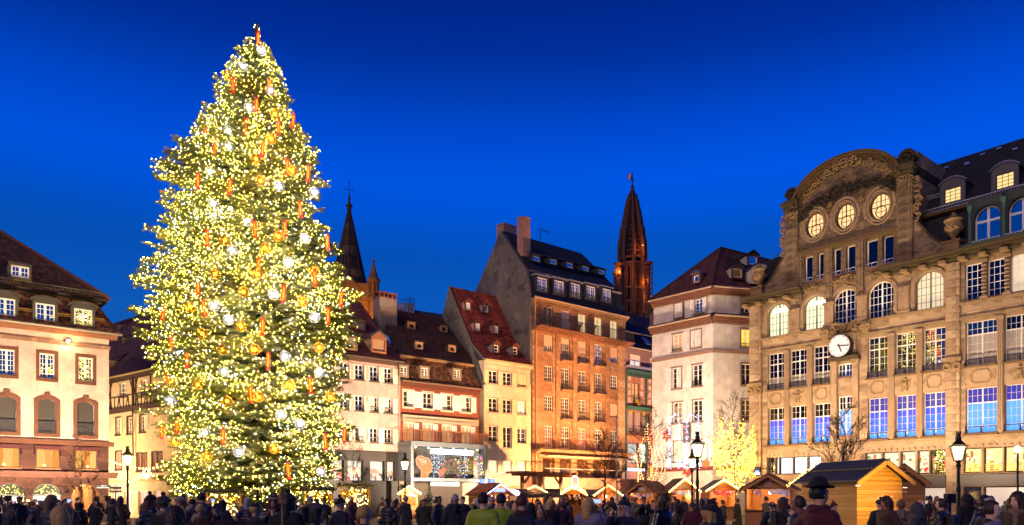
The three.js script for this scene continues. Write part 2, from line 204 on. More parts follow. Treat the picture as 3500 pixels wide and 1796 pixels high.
// courses of stone blocks with recessed joints, left out where rectangles in "gaps" are
function ashlar(b, x0, x1, y0, y1, z, ms, gaps, o = {}) {
  const { ch = 0.42, bw = 0.95, th = 0.05 } = o; let n = b.blocks || 0; const rest = new G();
  const rows = Math.max(1, Math.round((y1 - y0) / ch)), H = (y1 - y0) / rows;
  for (let j = 0; j < rows; j++) {
    const a = y0 + j * H, c = a + H; let free = [[x0, x1]];
    for (const [p, q, r, s] of gaps) if (s > a + 0.03 && r < c - 0.03) free = free.flatMap(([u, v]) => (q <= u || p >= v ? [[u, v]] : [[u, p], [q, v]].filter(([g, h]) => h - g > 0.08)));
    for (const [u, v] of free) { const k = Math.max(1, Math.round((v - u) / bw)), off = j % 2 && k > 1 ? 0.35 : 0; let e = u; for (let i = 0; i < k; i++) { const f = i === k - 1 ? v : u + (v - u) * (i + 1 - off * (0.6 + 0.4 * rnd())) / k; if (n < 300) { const m = mesh('stone_block', unitBox, pick(ms), b.g); m.scale.set(f - e - 0.022, H - 0.022, th); m.position.set((e + f) / 2, (a + c) / 2, z + th / 2 - rr(0, 0.012)); n++; } else rest.box(e + 0.011, f - 0.011, a + 0.011, c - 0.011, z, z + th - rr(0, 0.012)); e = f; } }
  }
  b.blocks = n; if (rest.p.length) mesh('stone_blocks', rest, ms[0], b.g, 'stuff');
}
const gutter = (b, x0, x1, y, z, mat, drop = 0) => mesh('gutter', new G().geo(new THREE.CylinderGeometry(0.09, 0.09, x1 - x0, 8), new THREE.Matrix4().makeRotationZ(Math.PI / 2).setPosition((x0 + x1) / 2, y, z)), mat, b.g);
const band = (b, x0, x1, y0, y1, d, mat, name = 'cornice', z = 0) => { const g = new G(), h = y1 - y0; g.box(x0, x1, y0, y0 + h * 0.35, z, z + d * 0.45).box(x0, x1, y0 + h * 0.35, y0 + h * 0.7, z, z + d * 0.75).box(x0, x1, y0 + h * 0.7, y1, z, z + d); return mesh(name, g, mat, b.g); };
// ---------------------------------------------------------------- ground
tag(mesh('ground', new G().quad(V(-700, 0, 300), V(700, 0, 300), V(700, 0, -900), V(-700, 0, -900)), M('#55504a', { t: 'stain', r: 0.7 }), scene), 'dark stone paving of the market square under the crowd', 'ground', null, 'structure');
const BASE = new Fac(1815, 79, 4900);                        // the street wall that the row of houses follows
const rowFac = (px) => new Fac(px, BASE.at(px).d, 4900);

// ---------------------------------------------------------------- left house: mansard, pale plaster over red sandstone
{
  const f = new Fac(371, 54, 4900), b = building('corner_house', 'pale plastered house at the left edge with scalloped tile mansard and sandstone arcade', f, { trim: SAND[0] });
  const S = (p) => f.S(p), Y = (p, q, o) => f.Y(p, q, o), plaster = M('#dcbcac', { t: 'plaster', b: 0.004 }), cut = M('#724632', { t: 'stone', b: 0.01 }), red = ['#563429', '#60392c', '#4c2c24', '#6a4234'].map((c) => M(c, { t: 'scar', b: 0.012 }));
  const cols = [S(22), S(160), S(292)]; cols.unshift(cols[0] * 2 - cols[1]);
  const x0 = -14, gy = 13.15;
  const y3 = Y(160, 1295), h3 = Y(160, 1209) - y3, y2 = Y(160, 1483), h2 = Y(160, 1364) - y2, yb = Y(160, 1497), w3 = S(185) - S(132), w2 = S(191) - S(129);
  for (const s of cols) {
    win(b, s, y3, w3, h3, { cols: 4, rows: 5, rec: 0.24, sur: { mat: cut, w: 0.2, d: 0.05 }, fr: 0.08 });
    win(b, s, y2, w2, h2, { cols: 2, rows: 1, arch: 0.28, rec: 0.28, glass: PANE_DIM, sur: { mat: cut, w: 0.24, d: 0.06, key: 1 }, roller: 0.99, rollMat: M('#2e2a28', { r: 0.6, b: 0.01 }), rail: 0.75, railMat: M('#3a3d48', { m: 0.5, r: 0.4 }), railStep: 0.11 });
  }
  const yr = 5.6; wall(b, [[x0, yr], [0, yr], [0, gy], [x0, gy]], plaster);
  // sandstone storey with lit dining room windows
  const ym = Y(160, 1602), hm = Y(160, 1532) - ym, wm = S(200) - S(122), y1 = 3.35, mcols = cols.map((s, i) => (i === 3 ? S(294) : s + 0.05));
  mcols.forEach((s, i) => {
    const o = M([0.03, 0.02, 0.01], { r: 0.05, e: [0.85, 0.26, 0.02] }), o2 = M([0.03, 0.02, 0.01], { r: 0.05, e: [0.8, 0.36, 0.06] }), o3 = M([0.03, 0.02, 0.01], { r: 0.05, e: [0.95, 0.5, 0.12] });
    const wn = win(b, s, ym, wm, hm, { cols: 3, rows: 1, leaf: 3, rec: 0.2, glass: (k) => [o2, o, o3][(k + i) % 3], fr: 0.05, frame: M('#7a6450') });
    mesh('valance', new G().box(-wm / 2 - 0.12, wm / 2 + 0.12, hm - 0.12, hm + 0.14, 0.16, 0.42).box(-wm / 2 - 0.12, -wm / 2 - 0.06, hm - 0.5, hm - 0.12, 0.2, 0.4).box(wm / 2 + 0.06, wm / 2 + 0.12, hm - 0.5, hm - 0.12, 0.2, 0.4), M('#5a2028', { t: 'cloth' }), wn);
    mesh('room_lamp', new THREE.SphereGeometry(0.09, 10, 8), LIT(2.5, 1.9, 0.9), wn).position.set(-wm * 0.15 + 0.3 * i % 0.3, 0.2, 0.03);
  });
  const gm = mcols.map((s) => [s - wm / 2 - 0.05, s + wm / 2 + 0.05, ym - 0.1, ym + hm + 0.02]);
  wall(b, [[x0, y1], [0, y1], [0, yr], [x0, yr]], red[0], 0.4, 'wall', -0.06);
  ashlar(b, x0 + 6, 0, y1 + 0.12, yr - 0.35, -0.06, red, gm, { ch: 0.36, bw: 0.9 });
  band(b, x0, 0.3, yr - 0.32, yr, 0.28, cut);
  band(b, x0, 0.45, 3.05, y1 + 0.1, 0.75, M('#6a443a', { t: 'stain' }), 'ledge');
  // arcade
  const ac = [S(35) - 2.35, S(35), S(161), S(292)], aw = S(211) - S(111), ah = Y(161, 1655);
  for (let i = 0; i < 3; i++) { const wn = win(b, ac[i], 0.1, aw, ah - 0.1, { cols: 3, rows: 1, leaf: 1, arch: aw / 2, rec: 0.3, fr: 0.06, frame: M('#2c3436', { m: 0.4, r: 0.4 }), glass: LIT(0.12, 0.12, 0.03), sill: false }); { const q = new G(); for (let k = 0; k < 34; k++) { const a = rr(0.1, 3.04), r = aw / 2 * rr(0.3, 0.92); q.ball(Math.cos(a) * r, ah - 0.1 - aw / 2 + Math.sin(a) * r, 0.01, 0.022, 5); } mesh('garland_and_reflected_lights', q, LIT(9, 6.4, 1.2), wn, 'stuff'); } mesh('shop_window', new G().box(-aw / 2 + 0.08, aw / 2 - 0.08, 0.2, ah - aw / 2 - 0.12, 0.02, 0.04), LIT(1.5, 1.4, 1.2), wn); mesh('shop_card', new G().box(-0.35, 0.35, 0.3, ah - aw / 2 - 0.4, 0.05, 0.07), M('#4a4060'), wn); mesh('door_head', new G().box(-aw / 2, aw / 2, ah - aw / 2 - 0.12, ah - aw / 2 + 0.02, 0, 0.1), M('#2c3436', { m: 0.4, r: 0.4 }), wn); }  // glass glow and small bulbs are a painted reflection of the lit fir
  b.holes.push(archPath(aw, ah, aw / 2).getPoints().map((p) => new THREE.Vector2(p.x + ac[3], p.y)));
  wall(b, [[x0, 0], [0, 0], [0, 3.05], [x0, 3.05]], red[1], 0.5, 'wall', -0.06);
  const ga = ac.map((s) => [s - aw / 2 - 0.05, s + aw / 2 + 0.05, 0, ah + 0.02]);
  ashlar(b, x0 + 6, 0, 0.1, 3.0, -0.06, red, ga, { ch: 0.4, bw: 0.9 });
  for (const s of ac) for (let k = -3; k <= 3; k++) { const a = k * 0.42; const v = mesh('voussoir', unitBox, pick(red), b.g); v.scale.set(0.4, 0.5, 0.07); v.position.set(s + Math.sin(a) * (aw / 2 + 0.25), ah - aw / 2 + Math.cos(a) * (aw / 2 + 0.25), 0.005 + 0.012 * (k & 1)); v.rotation.z = -a; }
  // vaulted passage
  const pm = M('#d9b184', { t: 'plaster' }), pg = new G(), px = ac[3];
  pg.box(px - 1.5, px - 1.4, 0, 3, -5, -0.56).box(px + 1.4, px + 1.5, 0, 3, -5, -0.56).box(px - 1.5, px + 1.5, 0, 3, -5.1, -5).box(px - 1.5, px + 1.5, 2.9, 3, -5, -0.56); mesh('passage', pg, pm, b.g);
  for (const [dx, z] of [[-0.45, -2.2], [0.5, -2.6]]) mesh('passage_pier', new G().box(px + dx - 0.16, px + dx + 0.16, 0, 2.1, z - 0.3, z).prism(poly([px + dx - 0.16, 2.1], [px + dx + 0.16, 2.1], [px + dx + 0.5, 2.9], [px + dx - 0.5, 2.9]), z - 0.3, z), M('#b9764c', { t: 'stone' }), b.g);
  const pl = mesh('passage_lamp', new THREE.SphereGeometry(0.1, 10, 8), LIT(4, 3, 1.6), b.g); pl.position.set(px, 2.6, -1.4); glow(0xffc070, V(px, 2.6, -1.4), 34, 5, b.g);
  mesh('core', new G().box(x0, -0.05, 3.1, gy, -9, -0.45).box(x0, px - 1.52, 0, 3.1, -9, -0.6).box(px + 1.52, -0.05, 0, 3.1, -9, -0.6), M('#c9a68a', { t: 'plaster' }), b.g);
  // belts
  const yc = Y(0, 1150); band(b, x0, 0.08, yc - 0.12, yc + 0.12, 0.12, M('#a88068', { t: 'scar' }), 'belt');
  band(b, x0, 0.5, gy - 0.34, gy - 0.06, 0.45, M('#a5714f', { t: 'stone' }), 'cornice'); gutter(b, x0, 0.72, gy, 0.62, M('#8d8478', { m: 0.5, r: 0.5 }));
  const fl = thing('facade_floodlight', 'small bright floodlight fixed under the eaves of the left corner house', 'floodlight', [0, 0, 0]); b.g.add(fl); scene.updateMatrixWorld(); scene.attach(fl);
  { const p = V(f.at(232, 1167, 0.3).s, f.at(232, 1167, 0.3).y, 0.3).applyMatrix4(b.g.matrixWorld); fl.position.copy(p); fl.rotation.set(0, f.turn, 0); mesh('housing', new G().box(-0.1, 0.1, -0.05, 0.1, -0.25, -0.06), IRON, fl); mesh('lamp', new THREE.SphereGeometry(0.11, 12, 10), LIT(14, 11, 6), fl); glow(0xffc98a, V(0, -0.01, 0), 14, 3, fl); }
  // mansard
  const cs = ['#4a2a20', '#6b3a26', '#7d4a2a', '#8a5a34', '#3d241d', '#5c3122'], upc = ['#3a221c', '#442820', '#31201d', '#55352a', '#2c1c1a'];
  const A = V(x0, gy + 0.05, 0.5), B = V(0.62, gy + 0.05, 0.5), C = V(x0, 15.5, -0.9), D = V(-0.65, 15.5, -0.9), B2 = V(0.62, gy + 0.05, -9), D2 = V(-0.65, 15.5, -8);
  const zr = (y) => 0.5 - 1.4 * (y - gy) / (15.5 - gy);
  const dcols = [S(150), S(279)]; dcols.unshift(2 * dcols[0] - dcols[1]);
  roofFace(b.g, V(-7.4, gy + 0.05, 0.5), B, V(-7.4, 15.5, -0.9), D, M('#3a221c'), { kind: 'hex', w: 0.24, h: 0.24, step: 0.17, colors: cs, each: 300 });
  roofFace(b.g, B, B2, D, D2, M('#3a221c'), { kind: 'hex', w: 0.24, h: 0.24, step: 0.17, colors: cs });
  band(b, x0, -0.3, 15.42, 15.75, 0.55, M('#3f3b34', { r: 0.7 }), 'upper_cornice', -1.1);
  const ap = f.at(0, 797, -5.2), P = V(ap.s, ap.y, -5.2), Q = V(0.1, 15.72, -0.35), k = (P.y - Q.y) / (P.z - Q.z), top = V(Q.x + (P.x - Q.x) * 1.5, Q.y + (P.y - Q.y) * 1.5, Q.z + (P.z - Q.z) * 1.5);
  roofFace(b.g, V(x0, 15.72, -0.35), Q, V(x0, top.y, top.z), top, M('#2c1c1a'), { w: 0.2, h: 0.3, step: 0.16, colors: upc });
  roofFace(b.g, Q, V(0.1, 15.72, -14), top, V(top.x, top.y, -10), M('#2c1c1a'), { w: 0.2, h: 0.3, step: 0.18, colors: upc });
  { const g = new G(); for (let i = 0; i < 46; i++) { const t = i / 46, p = V().lerpVectors(Q, top, t), q = V().lerpVectors(Q, top, t + 0.03); p.y += 0.06; q.y += 0.12; g.tube(p, q, 0.11, 0.13, 8); } mesh('hip_tiles', g, M('#7a4028', { t: 'stain' }), b.g); }
  rail(6.6, 0.3, M('#8b8066', { m: 0.5, r: 0.5 }), b.g, -3.6, 15.86, -0.5, 0.16, 'snow_guard');
  const grey = M('#57524a', { r: 0.75, t: 'wood' });
  for (const s of dcols) { const yb = Y(150, 1112, 0.3), yt = Y(150, 1036, 0.3); dormer(b, s, yb - 0.1, 0.42, 1.45, yt - yb + 0.2, 1.8, { type: 'arch', rise: 0.22, mat: grey, roof: grey, open: 0.17, low: 0.1, cheek: M('#6a6478'), over: 0.14, win: { cols: 4, rows: 4, fr: 0.09 } }); }
  { const zt = (y) => -0.35 + (y - 15.72) / k; const d = onRoof(b, 64, 962, zt); dormer(b, d.s, d.y, d.z + 0.5, 1.3, 1.05, 2.6, { mat: grey, roof: M('#33211d', { t: 'stain' }), open: 0.14, up: 0.28, cheek: M('#6a6478'), over: 0.05, win: { cols: 4, rows: 2, fr: 0.09 } }); }
  for (const [p, q] of [[55, 112], [190, 245], [318, 352]]) { const w = S(q) - S(p); rail(w, 0.22, M('#9a7a3a', { m: 0.5, r: 0.4 }), b.g, (S(p) + S(q)) / 2, 13.95, 0.3, 0.17, 'snow_guard'); }
  // street name plate
  const sp = thing('street_sign', 'dark blue street name plate on the sandstone corner of the left house', 'sign', [0, 0, 0], f.turn); { const a = f.at(354, 1665, 0.06); sp.position.set(f.ox + f.ux * a.s + f.nx * 0.05, a.y, f.oz + f.uz * a.s + f.nz * 0.05); mesh('plate', new G().box(-0.42, 0.42, -0.14, 0.14, -0.02, 0.012), M('#232a4a', { r: 0.4 }), sp); b.plate = sp; }
  { const font = await new FontLoader().loadAsync('fonts/droid/droid_sans_bold.typeface.json'); for (const [txt, y] of [['RUE DES', 0.03], ['GRANDES-ARCADES', -0.095]]) { const tg = new TextGeometry(txt, { font, size: 0.068, depth: 0.006, curveSegments: 2 }); tg.computeBoundingBox(); tg.translate(-tg.boundingBox.max.x / 2, y, 0.012); mesh('lettering', tg, M('#e8e4dc'), sp); } }
}

// ---------------------------------------------------------------- half timbered house behind the left one
{
  const f = new Fac(450, 66, -1500), b = building('timber_framed_house', 'yellow lit house with half timbered upper storey and long brown roof left of fir', f, { trim: M('#4a2c1a', { t: 'wood' }), shutMat: M('#cdb890', { r: 0.8 }), shutW: 0.42 });
  const S = (p) => f.S(p), Y = (p, q, o) => f.Y(p, q, o), cream = M('#dcc088', { t: 'plaster' }), x0 = -24, x1 = 9, ge = 12.15, yb = 9.2, br = M('#4a2c1a', { t: 'wood' });
  for (const [p0, p1, t, bt, sh] of [[412, 435, 1309, 1358, 'LR'], [484, 506, 1299, 1348, 'LR']]) { const pc = (p0 + p1) / 2, y = Y(pc, bt); win(b, S(pc), y, S(p1) - S(p0), Y(pc, t) - y, { cols: 2, rows: 3, shut: sh, rec: 0.08 }); }
  wall(b, [[x0, yb], [x1, yb], [x1, ge], [x0, ge]], cream, 0.4, 'wall', 0.12);
  for (const [p0, p1, t, bt, sh] of [[395, 410, 1430, 1486, 'LR'], [434, 451, 1427, 1483, 'R'], [477, 496, 1421, 1477, 'R']]) { const pc = (p0 + p1) / 2, y = Y(pc, bt); win(b, S(pc), y, S(p1) - S(p0), Y(pc, t) - y, { cols: 2, rows: 4, shut: sh, sur: { mat: br, w: 0.14, d: 0.03 }, glass: PANE_WARM }); }
  for (const [p0, p1, t, bt] of [[394, 414, 1545, 1606], [467, 482, 1552, 1612], [486, 500, 1552, 1612], [519, 534, 1548, 1612], [538, 552, 1548, 1612]]) { const pc = (p0 + p1) / 2, y = Y(pc, bt); win(b, S(pc), y, S(p1) - S(p0), Y(pc, t) - y, { cols: 1, rows: 3, leaf: 1, sur: { mat: br, w: 0.12, d: 0.03 }, glass: M([0.3, 0.1, 0.08], { r: 0.2, e: [0.35, 0.12, 0.1] }), frame: M('#a08060') }); }
  for (const [p0, p1] of [[380, 401], [421, 451], [470, 503], [523, 549]]) { const pc = (p0 + p1) / 2; win(b, S(pc), 0.3, S(p1) - S(p0), Y(pc, 1680) - 0.3, { cols: 2, rows: 1, rec: 0.25, glass: M([0.3, 0.1, 0.08], { r: 0.2, e: [1.0, 0.42, 0.34] }), sill: false }); }
  wall(b, [[x0, 0], [x1, 0], [x1, yb], [x0, yb]], cream);
  mesh('core', new G().box(x0, x1, 0, ge, -12, -0.42), cream, b.g);
  band(b, x0, x1, yb - 0.05, yb + 0.32, 0.3, br, 'beam', 0.02); band(b, x0, x1, Y(450, 1645) - 0.1, Y(450, 1645) + 0.1, 0.12, M('#b08a50'), 'string_course');
  const tb = (x, y, X, Yv, w = 0.13) => mesh('timber', new G().bar(V(x, y, 0.13), V(X, Yv, 0.13), w, 0.08), br, b.g);
  const t0 = yb + 0.35, t1 = 10.55, t2 = ge - 0.25; tb(x0, t1, x1, t1); tb(x0, t2, x1, t2, 0.18);
  for (let x = -4.6; x < 8.5; x += 0.55) { const i = Math.round((x + 4.6) / 0.55); tb(x, t0, x + (i % 3 === 1 ? 0.28 : i % 3 === 2 ? -0.28 : 0), t1, 0.1); }
  for (const x of [S(375), S(383), S(462), S(470), S(520)]) tb(x, t0, x, t2, 0.18);
  for (const [p, q] of [[375, 388], [462, 448], [462, 476]]) tb(S(p), t1, S(q), t2, 0.1);
  const ez = 0.75, rz = -7, ry = f.Y(425, 1101, rz), zr = (y) => ez + (rz - ez) * (y - ge) / (ry - ge);
  band(b, x0, x1, ge - 0.2, ge, 0.6, br, 'eaves'); gutter(b, x0, x1, ge + 0.02, ez + 0.06, M('#b59a50', { m: 0.5, r: 0.5 }));
  roofFace(b.g, V(x0, ge, ez), V(x1, ge, ez), V(x0, ry, rz), V(x1, ry, rz), M('#2c1a18'), { w: 0.26, h: 0.34, step: 0.2, colors: ['#3c2420', '#452a24', '#34201e', '#4d2f28'] });
  { const g = new G(); for (let x = x0; x < x1; x += 0.3) g.tube(V(x, ry + 0.05, rz), V(x + 0.34, ry + 0.08, rz), 0.12, 0.15, 8); mesh('ridge_tiles', g, M('#4a2c24', { t: 'stain' }), b.g); }
  for (const [px, py, w, h] of [[414, 1127, 0.5, 0.45], [429, 1175, 0.5, 0.5], [382, 1258, 0.5, 0.6], [517, 1233, 0.5, 0.6]]) { const d = onRoof(b, px, py, zr); dormer(b, d.s, d.y, d.z + 0.25, w, h, 1.7, { mat: M('#b59066', { t: 'wood' }), roof: M('#3c2420', { t: 'stain' }), open: 0.1, up: 0.5, over: 0.03, blind: M('#c8c4d8') }); }
  mesh('drainpipe', new G().tube(V(S(462), 5.2, 0.2), V(S(462), ge, 0.3), 0.06), M('#5a4030', { m: 0.4 }), b.g);
}
// ---------------------------------------------------------------- pale house with black shop band, right of the fir
{
  const f = rowFac(1366), b = building('plaster_house', 'pink plaster house with white shutters and dark shop front just right of the fir', f, { trim: M('#5a4a3c'), shutMat: M('#ddd0c0', { r: 0.7 }), shutW: 0.5 });
  const S = (p) => f.S(p), Y = (p, q, o) => f.Y(p, q, o), pl = M('#dcb4a6', { t: 'plaster', b: 0.004 }), x0 = S(830), ey = 13.8;
  const cs = [S(1228), S(1278.5), S(1327)], sp = cs[2] - cs[1]; const cols = [...cs]; for (let i = 1; i < 6; i++) cols.unshift(cs[0] - sp * i);
  const w = S(1340) - S(1313);
  for (const [pt, pb, k] of [[1247, 1299, 0], [1353, 1405, 1], [1461, 1511, 2]]) cols.forEach((s, i) => { const y = Y(1228, pb), h = Y(1228, pt) - y, j = i - cols.length + 3; win(b, s, y, w, h, { cols: 2, rows: 3, rec: 0.22, shut: (k === 1 && j > 0 && j < 3) ? 'LRl' : (k === 2 && j === 0) ? 'LRr' : 'LR', shutW: 0.46, glass: PANE_DIM, rail: 0.45, railStep: 0.14 }); });
  const yb = Y(1300, 1547), yt = Y(1300, 1577);
  wall(b, [[x0, yb], [0, yb], [0, ey], [x0, ey]], pl);
  const blk = M('#241d18', { r: 0.5 });
  for (const [p, q, dx] of [[1187, 1241, 0], [1264, 1313.6, 0], [1322, 1350, 0], [1130, 1175, 0]]) { const c = (p + q) / 2, y = Y(c, 1646), h = yt - y, ww = S(q) - S(p); const wn = win(b, S(c), y, ww, h, { cols: 1, rows: 1, leaf: 1, rec: 0.3, frame: blk, glass: LIT(1.15, 0.95, 0.75), sill: false });
    const cc = ['#a04030', '#d8d0c0', '#7a3a30', '#c89a70', '#3a4660'].map((c) => M(c)); for (let i = 0; i < 9; i++) { const m = mesh('goods', unitBox, pick(cc), wn); m.scale.set(rr(0.08, 0.2), rr(0.1, 0.45), 0.05); m.position.set(rr(-ww / 2 + 0.15, ww / 2 - 0.15), rr(0.15, h * 0.5), 0.05); } if (ww > 0.9) { const m = mesh('poster', unitBox, M('#e6c0b0'), wn); m.scale.set(ww * 0.75, h * 0.25, 0.02); m.position.set(0, h * 0.5, 0.1); } }
  wall(b, [[x0, 0], [0, 0], [0, yb], [x0, yb]], blk, 0.4, 'shop_front', 0.06);
  mesh('core', new G().box(x0, -0.02, 0, ey, -11, -0.42), pl, b.g);
  band(b, x0, 0, yb - 0.06, yb + 0.05, 0.14, blk, 'fascia');
  const ez = 0.55, rz = -5.5, ry = Y(1255, 1039, rz), zr = (y) => ez + (rz - ez) * (y - ey) / (ry - ey);
  band(b, x0, 0, ey - 0.3, ey - 0.02, 0.45, M('#6a4a38', { t: 'wood' }), 'eaves'); gutter(b, x0, 0.1, ey + 0.02, ez + 0.05, M('#6b5a4a', { m: 0.5 }));
  roofFace(b.g, V(x0, ey, ez), V(0.1, ey, ez), V(x0, ry, rz), V(-1.0, ry, rz), M('#2a1614'), { w: 0.24, h: 0.3, step: 0.2, gain: 2.2, colors: ['#4a2620', '#55291f', '#3f211d', '#5c3024'] });
  roofFace(b.g, V(0.1, ey, ez), V(0.1, ey, -11), V(-1.0, ry, rz), V(-1.0, ry, -6), M('#2a1614'), { w: 0.24, h: 0.3, step: 0.2, colors: ['#4a2620', '#3f211d'] });
  rail(8, 0.28, M('#6b4a3a', { m: 0.4 }), b.g, -4, ey + 0.12, ez - 0.35, 0.16, 'snow_guard');
  const tan = M('#c08a62', { t: 'wood' });
  { const d = onRoof(b, 1288, 1209, zr); dormer(b, d.s, d.y, d.z + 0.35, 1.5, 1.35, 2.2, { type: 'gable', rise: 0.55, mat: M('#b5744c', { t: 'wood' }), roof: M('#5a4a48'), open: 0.16, cheek: M('#c8a88c', { t: 'plaster' }), blind: M('#cf9d76', { t: 'wood' }) }); }
  for (const [px, py, w2, h2] of [[1228, 1130, 0.8, 0.95], [1192, 1198, 1.3, 1.2], [1120, 1130, 0.8, 0.95]]) { const d = onRoof(b, px, py, zr); dormer(b, d.s, d.y, d.z + 0.3, w2, h2, 1.8, { mat: tan, open: 0.1, up: 0.2, blind: M('#b9a394'), cheek: M('#6d6472') }); }
  { const c0 = f.at(1316, 1071, -5), w3 = 1.9, top = f.Y(1316, 1005, -5); mesh('chimney', new G().box(c0.s - w3 / 2, c0.s + w3 / 2, c0.y - 2, top - 0.55, -5.6, -4.4), M('#8d7a6e', { t: 'stain' }), b.g); const g = new G(); g.box(c0.s - w3 / 2 - 0.05, c0.s + w3 / 2 + 0.05, top - 0.08, top, -5.65, -4.35).box(c0.s - w3 / 2 - 0.05, c0.s + w3 / 2 + 0.05, top - 0.55, top - 0.45, -5.65, -4.35); for (let i = 0; i <= 4; i++) { const x = c0.s - w3 / 2 + 0.08 + i * (w3 - 0.16) / 4; g.box(x - 0.08, x + 0.08, top - 0.46, top - 0.07, -5.6, -5.3).box(x - 0.08, x + 0.08, top - 0.46, top - 0.07, -4.7, -4.4); } mesh('chimney_top', g, M('#7a4434'), b.g); }
  mesh('drainpipe', new G().tube(V(-0.1, 2, 0.15), V(-0.1, ey, 0.15), 0.06), M('#b59a88', { m: 0.3 }), b.g);
}
// ---------------------------------------------------------------- brown house, two tiers of mossy roof, glass shop box
{
  const f = rowFac(1638), b = building('brown_house', 'rust brown house with two tiers of mossy roof above a glass shop', f, { trim: M('#d8c4a6'), shutMat: M('#d8c8c4', { r: 0.7 }), shutW: 0.5 });
  const S = (p, o) => f.S(p, o), Y = (p, q, o) => f.Y(p, q, o), rust = M('#8a4026', { t: 'plaster' }), x0 = S(1366), ey = 12.2, cream = M('#d8c4a6', { t: 'plaster' });
  for (const [p, q, sh, gl] of [[1379, 1412, 'Rr', PANE_DIM], [1446, 1478, 'LR', PANE_DIM], [1510, 1545, 'LRl', PANE_WARM], [1576, 1609, 'LRl', PANE_WARM]]) { const c = (p + q) / 2, y = Y(1461, 1398), h = Y(1461, 1344) - y; win(b, S(c), y, S(q) - S(p), h, { cols: 2, rows: 3, shut: sh, sur: { mat: cream, w: 0.16, d: 0.04 }, glass: gl, rail: 0.25 }); }
  for (const [p, q] of [[1381, 1413], [1446, 1478], [1512, 1543.5], [1577, 1607]]) { const c = (p + q) / 2, y = Y(1461, 1512), h = Y(1461, 1450) - y; win(b, S(c), y, S(q) - S(p), h, { cols: 2, rows: 2, shut: 'R', sur: { mat: cream, w: 0.1, d: 0.03 }, glass: M([0.3, 0.22, 0.14], { r: 0.1, m: 0.2, e: [0.28, 0.17, 0.07] }), rec: 0.12 }); }
  const yw = Y(1461, 1512) - 0.3; wall(b, [[x0, yw], [-0.05, yw], [-0.05, ey], [x0, ey]], rust);
  mesh('core', new G().box(x0, -0.05, 0, ey, -10, -0.42), rust, b.g); mesh('ground_wall', new G().box(x0, -0.05, 0, yw, -0.4, -0.05), cream, b.g);
  { const y = Y(1461, 1446); mesh('awning_box', new G().box(x0 + 0.1, -0.3, y, y + 0.55, 0.02, 0.35), M('#cdb494', { t: 'cloth' }), b.g); }
  band(b, x0, -0.05, ey - 0.45, ey - 0.02, 0.35, M('#6b3520', { t: 'wood' }), 'eaves'); gutter(b, x0, 0.1, ey + 0.02, 0.5, M('#7a5a48', { m: 0.4 }));
  // lower steep tier and upper tier
  const y1 = Y(1500, 1234, -1.2), z1 = -1.2, rz = -6.5, ry = Y(1430, 1080, rz), zl = (y) => 0.45 + (z1 - 0.45) * (y - ey) / (y1 - ey), zu = (y) => -0.75 + (rz + 0.75) * (y - y1) / (ry - y1);
  const mossy = { gain: 2.4,  w: 0.22, h: 0.3, step: 0.19, colors: ['#4a2c1c', '#5a3822', '#6a4a2c', '#3a2418', '#7a5a3a', '#46341e'], mat: M('#ffffff', { t: 'moss' }) };
  const xr = -0.1; roofFace(b.g, V(x0, ey, 0.45), V(xr, ey, 0.45), V(x0, y1, z1), V(xr - 0.2, y1, z1), M('#2c1c14'), mossy);
  roofFace(b.g, V(x0, y1 - 0.05, -0.75), V(xr - 0.1, y1 - 0.05, -0.75), V(S(1301, rz), ry, rz), V(S(1575, rz), ry, rz), M('#241814'), { ...mossy, colors: ['#35211c', '#40281f', '#2c1c18', '#4d3526', '#38281c'] });
  mesh('tier_edge', new G().box(x0, xr, y1 - 0.2, y1 - 0.02, -1.1, -0.62), M('#a07a50', { t: 'plaster' }), b.g);
  { const a = S(1301, rz), e = S(1575, rz), g = new G(); for (let x = a; x < e; x += 0.35) g.tube(V(x, ry + 0.05, rz), V(x + 0.38, ry + 0.07, rz), 0.12, 0.14, 7); mesh('ridge_tiles', g, M('#5a2c20', { t: 'stain' }), b.g); }
  mesh('side_wall', new G().prism(poly([0.4, ey], [z1, y1], [rz, ry - 0.6], [rz - 4, ey]), -0.3, 0, new THREE.Matrix4().makeRotationY(-Math.PI / 2).setPosition(-0.12, 0, 0)), M('#4a4038', { t: 'stain' }), b.g);
  const stone = M('#c0906a', { t: 'plaster' });
  for (const [px, py] of [[1402, 1127], [1513, 1137], [1428, 1195.5], [1541, 1206]]) { const d = onRoof(b, px, py, zu); dormer(b, d.s, d.y, d.z + 0.25, 0.85, 0.66, 1.5, { mat: stone, roof: M('#3a281e', { t: 'moss' }), open: 0.18, low: 0.12, up: 0.16, over: 0.12, cheek: M('#4a3428'), arch: 0.2, glass: M('#0c0a0a'), frame: M('#2a1c14'), win: { cols: 1, rows: 1, leaf: 1 } }); }
  for (const [px, py] of [[1377, 1291], [1448, 1295], [1559, 1301]]) { const d = onRoof(b, px, py, zl); dormer(b, d.s, d.y, d.z + 0.18, 1.0, 1.1, 1.2, { mat: M('#a08468', { t: 'wood' }), roof: M('#5a4028', { t: 'moss' }), open: 0.17, up: 0.1, glass: PANE_WARM, win: { cols: 2, rows: 3 } }); }
  // glass shop box with its balcony
  const gz = 2.2, gx0 = f.at(1404, 1600, gz).s, gx1 = f.at(1665, 1600, gz).s, gt = Y(1530, 1526, gz), gb = Y(1530, 1638, gz), sil = M('#6c7278', { m: 0.4, r: 0.4 });
  const sh = thing('glass_shop', 'steel framed glass shop window with stars and a neon head below the brown house', 'shop front', [f.ox, 0, f.oz], f.turn);
